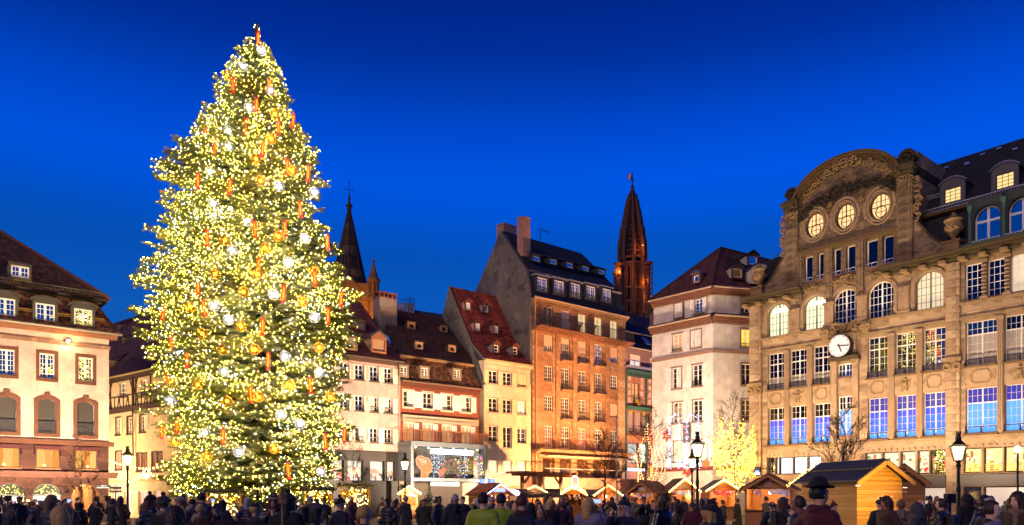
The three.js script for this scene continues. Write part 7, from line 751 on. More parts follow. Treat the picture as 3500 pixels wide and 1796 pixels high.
{ const q = at3(2205, HY, 62), t = thing('steel_pole', 'plain pale steel pole in front of the tiled house', 'pole', [q.x - 2.3, 0, q.z]); mesh('shaft', new G().tube(V(0, 0, 0), V(0, 8.4, 0), 0.09, 0.07, 10), M('#9a9490', { m: 0.5, r: 0.4 }), t); }
// lit garlands round the windows of the white house
for (const [p0, p1, label] of [[2299, 2334, 'white lit fir arch round the left window of the white house'], [2360, 2398, 'white lit fir arch round the right window of the white house']]) {
  const f = new Fac(2437, 75, -580), a = f.S(p0), c = f.S(p1), m = (a + c) / 2, R = (c - a) / 2, yt = f.Y((p0 + p1) / 2, 1420), y0 = f.Y((p0 + p1) / 2, 1590), t = thing('light_garland', label, 'garland', [f.ox, 0, f.oz], f.turn), g = new G(), b = new G(); const pt = (u) => (u < 0.4 ? V(a, lerp(y0, yt - R, u / 0.4), 0.45) : u > 0.6 ? V(c, lerp(yt - R, y0, (u - 0.6) / 0.4), 0.45) : V(m - Math.cos((u - 0.4) / 0.2 * Math.PI) * R, yt - R + Math.sin((u - 0.4) / 0.2 * Math.PI) * R, 0.45));
  for (let i = 0; i < 700; i++) { const k = pt(rnd()).add(V(rr(-0.16, 0.16), rr(-0.16, 0.16), rr(-0.1, 0.1))); g.tri(k, k.clone().add(V(rr(-0.15, 0.15), rr(-0.15, 0.1), rr(-0.1, 0.1))), k.clone().add(V(0.03, 0.02, 0.03))); } for (let i = 0; i < 120; i++) { const k = pt(rnd()); b.ball(k.x + rr(-0.16, 0.16), k.y + rr(-0.1, 0.1), 0.58, 0.03, 6); } for (let i = 0; i < 50; i++) { const s = pick([a, c]); b.ball(s + rr(-0.35, 0.35), y0 + rr(-0.4, 0.5), 0.6, 0.03, 6); } mesh('fir', g, M([0.05, 0.08, 0.03]), t, 'stuff'); mesh('lights', b, LIT(3, 4.8, 8), t, 'stuff'); glow(0xaaccff, V(m, y0 + 1.6, 1.1), 3, 5, t);
}
{ const f = new Fac(2437, 75, -580); const mk = (px, py, r, label, col) => { const a = f.at(px, py, 0.5), t = thing('star_ornament', label, 'ornament', [f.ox + f.ux * a.s + f.nx * 0.3, a.y, f.oz + f.uz * a.s + f.nz * 0.3], f.turn), s = []; for (let i = 0; i < 12; i++) { const q = i / 12 * 6.283, k = i % 2 ? r * 0.45 : r; s.push([Math.sin(q) * k, Math.cos(q) * k]); } mesh('star', new THREE.ExtrudeGeometry(poly(...s), { depth: 0.06, bevelEnabled: false }), col, t); mesh('centre', new THREE.SphereGeometry(r * 0.25, 10, 8), M('#c8a060', { m: 0.5 }), t); }; mk(2275, 1490, 0.7, 'red star wreath left of the lit arches on white house', M('#7a1c20', { e: [0.1, 0.02, 0.02] })); mk(2345, 1610, 0.75, 'large red star under the lit arches on white house', M('#a02018', { e: [0.12, 0.02, 0.01] }));
  const a = f.at(2346, 1480, 0.3), t = thing('heart_panel', 'grey wooden panel with pink hearts between the lit arches', 'ornament', [f.ox + f.ux * a.s + f.nx * 0.2, a.y, f.oz + f.uz * a.s + f.nz * 0.2], f.turn); mesh('board', new G().box(-0.42, 0.42, -1.0, 1.0, 0, 0.06), M('#6a6468', { t: 'wood' }), t); const hs = new THREE.Shape(); hs.moveTo(0, -0.16); hs.bezierCurveTo(-0.3, 0.04, -0.14, 0.22, 0, 0.08); hs.bezierCurveTo(0.14, 0.22, 0.3, 0.04, 0, -0.16); for (const [x, y] of [[-0.18, 0.6], [0.18, 0.6], [0, 0.0], [0.1, -0.55]]) mesh('heart', new THREE.ExtrudeGeometry(hs, { depth: 0.05, bevelEnabled: false }), M('#d8707a', { e: [0.16, 0.04, 0.05] }), t).position.set(x, y, 0.06);
  const b = f.at(2414, 1586, 1.2), e = thing('hanging_sign', 'small orange oval sign hanging on the white house', 'sign', [f.ox + f.ux * b.s + f.nx * 1.2, b.y, f.oz + f.uz * b.s + f.nz * 1.2], f.turn); mesh('plate', new G().geo(new THREE.CylinderGeometry(0.36, 0.36, 0.05, 20), new THREE.Matrix4().makeRotationX(Math.PI / 2).multiply(new THREE.Matrix4().makeScale(1.3, 1, 1))), M('#c05028', { e: [0.22, 0.05, 0.01] }), e); mesh('bracket', new G().tube(V(0.55, -0.2, -1.1), V(0.55, 0.6, 0), 0.03).bar(V(0, 0.5, 0), V(0.6, 0.5, 0), 0.03).bar(V(0, 0.34, 0), V(0, 0.5, 0), 0.03), IRON, e); }
{ const q = at3(2590, 1612, 62), t = thing('shop_sign', 'small dark lit box sign on the pier of the store', 'sign', [q.x, q.y, q.z], -0.6); mesh('box', new G().box(-0.25, 0.25, -0.36, 0.36, -0.1, 0.1), M('#141a24'), t); mesh('lit_strip', new G().box(-0.22, 0.22, -0.26, -0.12, 0.1, 0.12), LIT(2, 2.6, 4), t); mesh('lit_strip', new G().box(-0.15, 0.15, -0.05, 0.05, 0.1, 0.12), LIT(0.8, 1, 1.6), t); mesh('arm', new G().bar(V(0.2, 0.2, 0), V(0.6, 0.2, -0.9), 0.05), IRON, t); }
{ const q = at3(3480, HY, 26), t = thing('bright_floodlight', 'dazzling white floodlight at the right edge before the store', 'floodlight', [at3(3480, HY, 40).x, 0, -40]); const y = HT(1537, 40); mesh('pole', new G().tube(V(0, 0, 0), V(0, y - 0.1, 0), 0.05), IRON, t); mesh('lamp', new THREE.SphereGeometry(0.16, 12, 10), LIT(40, 36, 28), t).position.y = y; glow(0xffe8c8, V(0, y, 0), 130, 5, t); }
{ const q = at3(2470, HY, 20), t = thing('bench', 'long dark bench back across the foreground left of centre', 'bench', [at3(810, HY, 17).x, 0, -17], 0.2), wd = M('#3a2438', { t: 'wood' }); for (const y of [0.94, 1.06]) mesh('slat', new G().box(-0.95, 0.85, y, y + 0.09, -0.03, 0.03), wd, t); mesh('seat', new G().box(-0.95, 0.85, 0.45, 0.5, 0, 0.45), wd, t); for (const x of [-0.8, 0.7]) mesh('leg', new G().box(x, x + 0.06, 0, 1.1, -0.06, 0).box(x, x + 0.06, 0, 0.45, 0.38, 0.44), IRON, t); }
// ---------------------------------------------------------------- people
function net(sdf, lo, hi, cell) { // meshes the surface where sdf = 0
  const n = [0, 1, 2].map((i) => Math.ceil((hi[i] - lo[i]) / cell) + 1), [nx, ny, nz] = n, val = new Float32Array(nx * ny * nz), id = (x, y, z) => (z * ny + y) * nx + x;
  for (let z = 0; z < nz; z++) for (let y = 0; y < ny; y++) for (let x = 0; x < nx; x++) val[id(x, y, z)] = sdf(lo[0] + x * cell, lo[1] + y * cell, lo[2] + z * cell);
  const vid = new Int32Array(nx * ny * nz).fill(-1), P = [], I = [];
  for (let z = 0; z < nz - 1; z++) for (let y = 0; y < ny - 1; y++) for (let x = 0; x < nx - 1; x++) {
    let c = 0, sx = 0, sy = 0, sz = 0, neg = 0; for (let k = 0; k < 8; k++) if (val[id(x + (k & 1), y + (k >> 1 & 1), z + (k >> 2))] < 0) neg++; if (!neg || neg === 8) continue;
    for (let a = 0; a < 3; a++) for (let k = 0; k < 4; k++) { const o = [0, 0, 0]; o[(a + 1) % 3] = k & 1; o[(a + 2) % 3] = k >> 1; const e = [...o]; e[a] = 1; const u = val[id(x + o[0], y + o[1], z + o[2])], v = val[id(x + e[0], y + e[1], z + e[2])]; if ((u < 0) === (v < 0)) continue; const t = u / (u - v); sx += o[0] + (a === 0 ? t : 0); sy += o[1] + (a === 1 ? t : 0); sz += o[2] + (a === 2 ? t : 0); c++; }
    vid[id(x, y, z)] = P.length / 3; P.push(lo[0] + (x + sx / c) * cell, lo[1] + (y + sy / c) * cell, lo[2] + (z + sz / c) * cell);
  }
  for (let z = 1; z < nz - 1; z++) for (let y = 1; y < ny - 1; y++) for (let x = 1; x < nx - 1; x++) { const u = val[id(x, y, z)] < 0; for (let a = 0; a < 3; a++) { const e = [x, y, z]; e[a]++; const v = val[id(...e)] < 0; if (u === v) continue; const b = (a + 1) % 3, c = (a + 2) % 3, at = (i, j) => { const q = [x, y, z]; q[b] -= i; q[c] -= j; return vid[id(...q)]; }, Q = [at(0, 0), at(1, 0), at(1, 1), at(0, 1)]; if (Q.some((q) => q < 0)) continue; if (u) I.push(Q[0], Q[1], Q[2], Q[0], Q[2], Q[3]); else I.push(Q[0], Q[2], Q[1], Q[0], Q[3], Q[2]); } }
  const g = new THREE.BufferGeometry(); g.setAttribute('position', new THREE.BufferAttribute(new Float32Array(P), 3)); g.setIndex(I); g.computeVertexNormals();
  const uv = new Float32Array(P.length / 3 * 2); for (let i = 0; i < P.length / 3; i++) { uv[i * 2] = P[i * 3] + P[i * 3 + 2]; uv[i * 2 + 1] = P[i * 3 + 1]; } g.setAttribute('uv', new THREE.BufferAttribute(uv, 2)); return g;
}
const smin = (a, b, k) => { const h = Math.max(k - Math.abs(a - b), 0) / k; return Math.min(a, b) - h * h * k / 4; };
const cap = (x, y, z, a, b, r0, r1) => { const dx = b[0] - a[0], dy = b[1] - a[1], dz = b[2] - a[2], t = clamp(((x - a[0]) * dx + (y - a[1]) * dy + (z - a[2]) * dz) / (dx * dx + dy * dy + dz * dz), 0, 1); return Math.hypot(x - a[0] - dx * t, y - a[1] - dy * t, z - a[2] - dz * t) - lerp(r0, r1, t); };
const ell = (x, y, z, c, r) => { const a = (x - c[0]) / r[0], b = (y - c[1]) / r[1], d = (z - c[2]) / r[2], k = Math.hypot(a, b, d); return (k - 1) * Math.min(...r); };
// the head looks towards +z; height 1.75 m
const headS = (x, y, z) => { let d = ell(x, y, z, [0, 1.645, 0], [0.076, 0.105, 0.096]); d = smin(d, ell(x, y, z, [0, 1.585, 0.03], [0.055, 0.062, 0.06]), 0.04); d = smin(d, ell(x, y, z, [0, 1.625, 0.103], [0.013, 0.026, 0.018]), 0.016); d = smin(d, ell(x, y, z, [0, 1.668, 0.082], [0.05, 0.012, 0.014]), 0.02); d = smin(d, ell(x, y, z, [0, 1.583, 0.086], [0.024, 0.009, 0.01]), 0.012); for (const s of [-1, 1]) { d = Math.max(d, -ell(x, y, z, [s * 0.031, 1.648, 0.096], [0.016, 0.011, 0.014])); d = smin(d, ell(x, y, z, [s * 0.078, 1.63, -0.002], [0.01, 0.03, 0.018]), 0.012); } return smin(d, cap(x, y, z, [0, 1.43, -0.01], [0, 1.57, -0.005], 0.058, 0.052), 0.03); };
const POSES = {
  down: { e: [0.27, 1.12, -0.03], h: [0.27, 0.87, 0.04], e2: [-0.27, 1.12, -0.03], h2: [-0.27, 0.87, 0.04], st: 0.04 },
  pockets: { e: [0.33, 1.13, -0.08], h: [0.2, 0.95, 0.14], e2: [-0.33, 1.13, -0.08], h2: [-0.2, 0.95, 0.14], st: 0.02 },
  phone: { e: [0.28, 1.2, 0.16], h: [0.1, 1.5, 0.33], e2: [-0.28, 1.2, 0.16], h2: [-0.1, 1.5, 0.33], st: 0.02, up: 1 },
  walk: { e: [0.28, 1.13, -0.14], h: [0.27, 0.9, -0.08], e2: [-0.27, 1.13, 0.08], h2: [-0.24, 0.93, 0.24], st: 0.2 },
};
const limbs = (P, f) => { const S = 0.185; return [[[S, 1.38, -0.01], P.e, 0.056 + f, 0.047 + f], [P.e, P.h, 0.045 + f, 0.034 + f * 0.9], [[-S, 1.38, -0.01], P.e2, 0.056 + f, 0.047 + f], [P.e2, P.h2, 0.045 + f, 0.034 + f * 0.9]]; };
const torso = (x, y, z, f) => { let d = cap(x, y, z * 1.35, [-0.06, 1.0, 0], [-0.05, 1.3, 0], 0.105 + f, 0.118 + f); d = smin(d, cap(x, y, z * 1.35, [0.06, 1.0, 0], [0.05, 1.3, 0], 0.105 + f, 0.118 + f), 0.1); return smin(d, cap(x, y, z, [-0.16, 1.385, -0.012], [0.16, 1.385, -0.012], 0.058 + f, 0.058 + f), 0.08); };
const legs = (x, y, z, P, f) => { let d = 9; for (const s of [-1, 1]) { const k = [s * 0.1, 0.5, s * P.st * 0.7 + 0.02], a = [s * 0.1, 0.09, s * P.st - 0.02]; d = Math.min(d, smin(cap(x, y, z, [s * 0.09, 0.94, 0], k, 0.09 + f, 0.062 + f), cap(x, y, z, k, a, 0.06 + f, 0.042 + f), 0.03)); } return d; };
const hand = (() => { const mk = (curl) => net((x, y, z) => { let d = Math.max(Math.abs(x) - 0.036, Math.abs(y + 0.05) - 0.045, Math.abs(z) - 0.013) - 0.008; d = smin(d, cap(x, y, z, [0, 0.02, 0], [0, -0.02, 0], 0.026, 0.028), 0.02); [[-0.03, 0.06], [-0.01, 0.075], [0.011, 0.07], [0.03, 0.052]].forEach(([fx, L]) => { const a = [fx, -0.095, 0], b = [fx * 1.08, -0.095 - L * 0.5, curl * L * 0.3], c = [fx * 1.1, -0.095 - L * (0.95 - curl * 0.45), curl * L * 0.85]; d = smin(d, Math.min(cap(x, y, z, a, b, 0.0095, 0.0085), cap(x, y, z, b, c, 0.0085, 0.0072)), 0.006); }); const ta = [-0.036, -0.03, 0.004], tb = [-0.062, -0.065, 0.016 + curl * 0.01], tc = [-0.066 + curl * 0.012, -0.096, 0.024 + curl * 0.03]; return smin(d, Math.min(cap(x, y, z, ta, tb, 0.013, 0.011), cap(x, y, z, tb, tc, 0.0105, 0.0085)), 0.01); }, [-0.09, -0.2, -0.05], [0.07, 0.06, 0.12], 0.0065); return { loose: mk(0.35), grip: mk(1) }; })();
const headGeo = net(headS, [-0.11, 1.4, -0.13], [0.11, 1.78, 0.14], 0.0078);
const bodies = {};
for (const [k, P] of Object.entries(POSES)) {
  const fig = net((x, y, z) => { let d = torso(x, y, z, 0); for (const L of limbs(P, 0)) d = smin(d, cap(x, y, z, ...L), 0.03); d = smin(d, legs(x, y, z, P, 0), 0.05); d = smin(d, cap(x, y, z, [0, 1.38, -0.01], [0, 1.5, -0.008], 0.062, 0.055), 0.05); for (const s of [-1, 1]) d = smin(d, cap(x, y, z, [s * 0.1, 0.06, s * P.st - 0.03], [s * 0.11, 0.045, s * P.st + 0.13], 0.045, 0.035), 0.03); return d; }, [-0.46, 0, -0.36], [0.46, 1.56, 0.5], 0.024);
  const hs = [P.h, P.h2].map((h, i) => { const g = (P.up ? hand.grip : hand.loose).clone(), s = i ? 1 : -1; const m = new THREE.Matrix4(); if (P.up) m.makeRotationZ(Math.PI - s * 0.3).multiply(new THREE.Matrix4().makeRotationY(s * 0.8)); else m.makeRotationY(s * 1.4); m.setPosition(...h); if (!P.up) m.multiply(new THREE.Matrix4().makeTranslation(0, -0.01, 0)); g.applyMatrix4(m); return g; });
  const body = mergeGeometries([fig, headGeo, ...hs]);
  const coat = (len, f, flare) => net((x, y, z) => { let d = torso(x, y, z, f); for (const L of limbs(P, f * 0.8)) d = smin(d, cap(x, y, z, ...L), 0.035); const t = clamp((1.0 - y) / Math.max(0.05, 1.0 - len), 0, 1); if (y < 1.05) d = smin(d, Math.hypot(x * 0.82, z * 1.05) - (0.155 + f * 0.6 + flare * t), 0.05); d += 0.004 * Math.sin(y * 46 + x * 9) * Math.cos(x * 31); const collar = cap(x, y, z, [0, 1.4, -0.012], [0, 1.475, -0.006], 0.1, 0.078); d = smin(d, collar, 0.04); const cut = Math.max(len - y, 0) > 0 && !(Math.abs(x) > 0.2) ? len - y : -1; return Math.max(d, cut, y - 1.5); }, [-0.46, Math.min(len, 0.7) - 0.02, -0.4], [0.46, 1.53, 0.46], 0.0235);
  bodies[k] = { body, jacket: coat(0.8, 0.036, 0.0), coat: coat(0.52, 0.034, 0.07), puffer: (() => net((x, y, z) => { let d = torso(x, y, z, 0.05 + 0.01 * Math.sin(y * 58)); for (const L of limbs(P, 0.036)) d = smin(d, cap(x, y, z, ...L) - 0.006 * Math.sin(y * 60), 0.03); d = smin(d, cap(x, y, z, [0, 1.4, -0.012], [0, 1.49, -0.004], 0.108, 0.086), 0.04); return Math.max(d, Math.abs(x) < 0.2 ? 0.8 - y : -1, y - 1.51); }, [-0.48, 0.7, -0.4], [0.48, 1.54, 0.48], 0.0235))(),
    trousers: net((x, y, z) => Math.max(legs(x, y, z, P, 0.016), y - 0.96, 0.07 - y), [-0.26, 0.03, -0.36], [0.26, 1.0, 0.36], 0.026), shoes: net((x, y, z) => { let d = 9; for (const s of [-1, 1]) d = Math.min(d, cap(x, y, z, [s * 0.1, 0.06, s * P.st - 0.04], [s * 0.11, 0.05, s * P.st + 0.14], 0.058, 0.046)); return Math.max(d, 0.005 - y); }, [-0.22, -0.01, -0.34], [0.22, 0.14, 0.42], 0.02) };
}
const hd = (x, y, z, f) => ell(x, y, z, [0, 1.648, -0.004], [0.08 + f, 0.108 + f, 0.1 + f]);
const wob = (x, y, z, a = 0.004) => a * Math.sin(x * 140 + y * 30) * Math.sin(z * 120 + y * 50);
const HL = [-0.2, 1.36, -0.24], HH = [0.2, 1.86, 0.24];
const HEADS = {
  short: net((x, y, z) => Math.max(hd(x, y, z, 0.012) + wob(x, y, z), Math.min(z - 0.03, 1.9), 1.59 - y + Math.max(0, z) * 1.2) , HL, HH, 0.0105), 
  crop: net((x, y, z) => Math.max(hd(x, y, z, 0.01) + wob(x, y, z), z > 0.02 ? 1.715 - y : 1.585 - y), HL, HH, 0.0105),
  long: net((x, y, z) => { let d = hd(x, y, z, 0.022) + wob(x, y, z, 0.006); d = smin(d, cap(x, y, z, [0, 1.6, -0.05], [0, 1.42, -0.075], 0.1, 0.085) + wob(x, y, z, 0.006), 0.04); for (const s of [-1, 1]) d = smin(d, cap(x, y, z, [s * 0.075, 1.66, 0], [s * 0.085, 1.43, 0.02], 0.035, 0.03) + wob(x, y, z, 0.005), 0.03); return Math.max(d, -ell(x, y, z, [0, 1.6, 0.11], [0.056, 0.1, 0.09])); }, HL, HH, 0.0105),
  bun: net((x, y, z) => { let d = Math.max(hd(x, y, z, 0.014) + wob(x, y, z), z > 0.02 ? 1.71 - y : 1.58 - y); return smin(d, ell(x, y, z, [0, 1.73, -0.1], [0.045, 0.04, 0.045]) + wob(x, y, z), 0.02); }, HL, HH, 0.0105),
  beanie: net((x, y, z) => { const rib = 0.0035 * Math.sin(Math.atan2(x, z) * 26); let d = Math.max(hd(x, y, z, 0.024) + rib, 1.675 + z * 0.25 - y); return smin(d, Math.max(Math.abs(hd(x, y, z, 0.03)) - 0.01, Math.abs(y - 1.695 - z * 0.25) - 0.026), 0.01); }, HL, HH, 0.0105),
  bobble: net((x, y, z) => { const rib = 0.0035 * Math.sin(Math.atan2(x, z) * 26); let d = Math.max(hd(x, y, z, 0.026) + rib, 1.67 + z * 0.25 - y); d = smin(d, Math.max(Math.abs(hd(x, y, z, 0.03)) - 0.01, Math.abs(y - 1.69 - z * 0.25) - 0.028), 0.01); return Math.min(d, ell(x, y, z, [0, 1.815, -0.02], [0.04, 0.038, 0.04]) + wob(x, y, z)); }, HL, HH, 0.0105),
  hood: net((x, y, z) => { let d = Math.abs(ell(x, y, z, [0, 1.63, -0.02], [0.125, 0.155, 0.14])) - 0.012; d = smin(d, cap(x, y, z, [-0.06, 1.46, -0.05], [0.06, 1.46, -0.05], 0.1, 0.1), 0.05); d = Math.max(d, -ell(x, y, z, [0, 1.63, 0.13], [0.085, 0.125, 0.12])); return Math.max(d, 1.4 - y); }, [-0.22, 1.36, -0.26], [0.22, 1.86, 0.22], 0.0125),
  hood_down: net((x, y, z) => { let d = cap(x, y, z, [-0.1, 1.46, -0.06], [0.1, 1.46, -0.06], 0.06, 0.06); d = smin(d, cap(x, y, z, [0, 1.44, -0.12], [0, 1.36, -0.16], 0.075, 0.05), 0.06) + wob(x, y, z, 0.008); for (const s of [-1, 1]) d = smin(d, cap(x, y, z, [s * 0.1, 1.46, -0.06], [s * 0.06, 1.42, 0.08], 0.045, 0.035) + wob(x, y, z, 0.008), 0.04); return d; }, [-0.24, 1.28, -0.28], [0.24, 1.58, 0.16], 0.0125),
  scarf: net((x, y, z) => { const a = Math.hypot(x, z + 0.005) - 0.085, d = Math.hypot(a, (y - 1.475) * 0.75) - 0.036; return smin(d, cap(x, y, z, [0.05, 1.45, 0.09], [0.06, 1.2, 0.15], 0.03, 0.035), 0.03) + 0.004 * Math.sin(y * 90 + x * 40); }, [-0.17, 1.14, -0.17], [0.17, 1.56, 0.22], 0.0115),
  brim: net((x, y, z) => { let d = Math.max(ell(x, y, z, [0, 1.69, -0.005], [0.108, 0.145, 0.125]), 1.705 - y); d = smin(d, Math.max(Math.abs(y - 1.71 - x * x * 0.9 + z * 0.05) - 0.006, Math.hypot(x, z * 0.9) - 0.152), 0.012); return Math.max(d, -ell(x, y, z, [0, 1.86, 0], [0.025, 0.035, 0.075])); }, [-0.23, 1.66, -0.24], [0.23, 1.88, 0.24], 0.0115),
  cap: net((x, y, z) => { let d = Math.max(hd(x, y, z, 0.018), 1.69 - y); return smin(d, Math.max(Math.abs(y - 1.7 + (z - 0.1) * 0.25 + x * x * 1.2) - 0.006, Math.hypot(x * 1.1, z - 0.07) - 0.1), 0.012); }, HL, HH, 0.0105),
  eyes: new G().ball(-0.031, 1.648, 0.086, 0.012, 10).ball(0.031, 1.648, 0.086, 0.012, 10).done(), lips: new G().geo(new THREE.SphereGeometry(0.02, 10, 8), new THREE.Matrix4().makeScale(1, 0.32, 0.35).setPosition(0, 1.583, 0.092)).done(),
};
const PACK = net((x, y, z) => { const q = [Math.abs(x) - 0.1, Math.abs(y - 1.2) - 0.17, Math.abs(z + 0.24) - 0.05], o2 = Math.hypot(Math.max(q[0], 0), Math.max(q[1], 0), Math.max(q[2], 0)) + Math.min(Math.max(...q), 0) - 0.045; let d = Math.min(o2, ell(x, y, z, [0, 1.12, -0.34], [0.09, 0.08, 0.04])); for (const s of [-1, 1]) d = Math.min(d, cap(x, y, z, [s * 0.1, 1.38, -0.16], [s * 0.12, 1.44, 0.0], 0.022, 0.022), cap(x, y, z, [s * 0.12, 1.44, 0.0], [s * 0.13, 1.3, 0.15], 0.022, 0.022)); return d; }, [-0.2, 0.94, -0.42], [0.2, 1.52, 0.2], 0.017);
const SKIN = ['#c89878', '#b98466', '#d8ac8c', '#a87456', '#8a5a40'].map((c) => M(c, { r: 0.55 })), EYE_M = M('#1a120e', { r: 0.2 }), LIP = M('#a05a50', { r: 0.5 });
const COATS = { 'black': '#141216', 'dark plum': '#3a1832', 'navy': '#161c34', 'charcoal': '#26262a', 'brown': '#4a3020', 'dark purple': '#30204a', 'grey': '#4a4a52', 'wine red': '#5a1626', 'olive': '#2c2c1c', 'beige': '#8a7458', 'blue': '#1c2c5c', 'pale lilac': '#8a80a0', 'cream': '#b8a890' };
const HAIR = { 'black': '#0c0908', 'brown': '#2c1a10', 'dark blond': '#6a4a28', 'blond': '#a88448', 'grey': '#8a8684', 'auburn': '#4a2012' };
const spots = [], labels = new Map();
function person(px, d, turn, o = {}) {
  const p = at3(px, HY, d); if (!o.force && spots.some(([x, z]) => Math.hypot(x - p.x, z - p.z) < 0.52)) return null; spots.push([p.x, p.z]);
  const pose = o.pose || pick(['down', 'pockets', 'pockets', 'walk', 'down', 'phone', 'walk']), B = bodies[pose], cut = o.cut || pick(['jacket', 'coat', 'puffer', 'coat']), cc = o.coat || pick(Object.keys(COATS).slice(0, 9)), hair = o.hair || pick(['short', 'crop', 'long', 'long', 'bun']), hc = o.hairColor || pick(Object.keys(HAIR)), hat = o.hat === undefined ? (d < 14 ? pick([null, null, null, 'bobble', 'cap']) : pick([null, null, 'beanie', 'bobble', 'hood', 'cap', null, null, null, null])) : o.hat, s = (o.size || rr(0.93, 1.06)) * 0.97, hatC = o.hatColor || pick(['black', 'grey', 'wine red', 'navy', 'cream', 'charcoal']);
  const g = new THREE.Group(); g.name = numbered('person'); g.position.set(p.x, 0, p.z); g.rotation.y = turn; g.scale.setScalar(s); scene.add(g);
  const cm = M(COATS[cc], { t: 'cloth', r: cut === 'puffer' ? 0.45 : 0.85, sheen: cut === 'puffer' ? 0 : 0.3, ...(o.gloss ? { r: 0.3 } : {}) });
  mesh('body', B.body, o.skin || pick(SKIN), g); mesh('coat', B[cut], o.coatMat || cm, g); mesh('trousers', B.trousers, M(pick(['#14161e', '#1c2030', '#1a1614', '#2a2420']), { t: 'cloth' }), g); mesh('shoes', B.shoes, M('#120e0c', { r: 0.5 }), g);
  mesh('eyes', HEADS.eyes, EYE_M, g); mesh('lips', HEADS.lips, LIP, g); if (hair !== 'bald' && hat !== 'hood') mesh('hair', HEADS[hair], M(HAIR[hc], { r: 0.6 }), g);
  if (hat) mesh(hat === 'hood' ? 'hood' : 'hat', HEADS[hat], hat === 'hood' ? (o.coatMat || cm) : M(COATS[hatC], { t: 'cloth' }), g); else if (o.hoodDown ?? rnd() < 0.3) mesh('hood', HEADS.hood_down, o.hoodMat || (rnd() < 0.5 ? M(pick(['#8a7458', '#6a5a4a', '#a89880', '#3a3030']), { t: 'cloth', sheen: 1 }) : cm), g);
  const scarf = o.scarf === undefined ? (rnd() < 0.35 ? pick(['grey', 'wine red', 'cream', 'blue', 'black']) : null) : o.scarf; if (scarf && hat !== 'hood') mesh('scarf', HEADS.scarf, M(COATS[scarf], { t: 'cloth' }), g);
  if (!o.label && rnd() < 0.16) { mesh('backpack', PACK, M(pick(['#1c2430', '#3a1c20', '#2a2a2a', '#24402e', '#5a4a30']), { t: 'cloth', r: 0.6 }), g); }
  const away = Math.cos(turn - Math.atan2(-p.x, -p.z)) , rel = Math.cos(turn - Math.atan2(-p.x, -p.z)); const face = rel > 0.5 ? 'facing camera' : rel < -0.5 ? 'from behind' : 'sideways';
  const marks = [[300, 'by the arcade'], [600, 'left of fir'], [860, 'before fir'], [1130, 'right of fir'], [1380, 'below dark shop'], [1680, 'below glass shop'], [1850, 'below cream house'], [2130, 'below sandstone house'], [2300, 'below tiled house'], [2560, 'below white house'], [2760, 'below clock'], [3130, 'by large chalet'], [9999, 'at the right']];
  const where = marks.find((m) => px < m[0])[1], wear = hat === 'hood' ? 'hood up' : hat ? { beanie: hatC + ' beanie', bobble: hatC + ' bobble hat', brim: 'dark brimmed hat', cap: hatC + ' cap' }[hat] : hair === 'bald' ? 'bald' : hc + (hair === 'long' ? ' long hair' : hair === 'bun' ? ' bun' : ' hair');
  const lab = o.label || `person in ${cc} ${cut === 'puffer' ? 'padded jacket' : cut}, ${wear}, ${face}, ${where}`;
  tag(g, lab, 'person', 'people in the crowd'); return g;
}
const AWAY = (px) => Math.PI + Math.atan((CX - px) / F) * -1;
// the ones that can be made out
person(2272, 14.6, 0.75, { pose: 'down', cut: 'coat', coat: 'black', hair: 'long', hairColor: 'black', hat: null, scarf: null, size: 1.0, gloss: 1, hoodDown: false, force: 1, label: 'woman with long black hair in shiny black coat facing the camera, right of centre' });
person(2800, 8.6, 1.9, { pose: 'walk', cut: 'coat', coat: 'wine red', hair: 'crop', hat: 'brim', hatColor: 'black', scarf: 'wine red', size: 1.07, force: 1, label: 'large near person in dark brimmed hat and red scarf before the big chalet' });
person(3030, 15, -1.4, { pose: 'pockets', cut: 'coat', coat: 'brown', hair: 'long', hairColor: 'auburn', hat: 'cap', hatColor: 'black', scarf: null, size: 0.99, force: 1, label: 'person in black cap and brown coat looking left before the pine gable' });
person(3080, 16.2, Math.PI - 0.2, { pose: 'pockets', cut: 'puffer', coat: 'beige', hair: 'short', hairColor: 'dark blond', hat: null, scarf: null, hoodDown: true, size: 0.95, force: 1, label: 'person in beige hooded jacket seen from behind beside the pine gable' });
person(2012, 13.2, 2.6, { pose: 'phone', cut: 'jacket', coat: 'pale lilac', hair: 'long', hairColor: 'blond', hat: null, scarf: null, size: 0.97, force: 1, label: 'blond long haired woman in pale lilac jacket below the sandstone house' });
person(1785, 11.5, Math.PI - 0.9, { pose: 'pockets', cut: 'coat', coat: 'navy', hair: 'short', hairColor: 'auburn', hat: null, scarf: 'wine red', size: 1.0, force: 1, label: 'person in navy coat with wine red scarf right of the yellow vests' });
person(1556, 19, Math.PI + 0.1, { pose: 'down', cut: 'jacket', coat: 'charcoal', hair: 'crop', hairColor: 'grey', hat: null, scarf: null, size: 1.03, force: 1, label: 'grey haired person in charcoal jacket seen from behind below the glass shop' });
const VEST = M('#7f9414', { r: 0.6 });
for (const [px, d, l] of [[1652, 12.5, 'left one of two people in yellow reflective jackets below the glass shop'], [1712, 13.4, 'right one of two people in yellow reflective jackets below the glass shop']]) { const g = person(px, d, Math.PI - 0.3 + (px > 1700 ? 0.5 : 0), { pose: 'down', cut: 'jacket', coat: 'navy', hair: 'crop', hairColor: 'black', hat: px < 1700 ? 'cap' : null, hatColor: 'navy', scarf: null, size: 1.02, coatMat: VEST, hoodDown: false, force: 1, label: l }); mesh('reflective_band', new G().geo(new THREE.TorusGeometry(0.19, 0.028, 6, 24), new THREE.Matrix4().makeScale(1, 1, 1).multiply(new THREE.Matrix4().makeRotationX(Math.PI / 2)).setPosition(0, 1.12, 0)).done(), M('#c8ccd0', { m: 0.4, r: 0.3 }), g); }
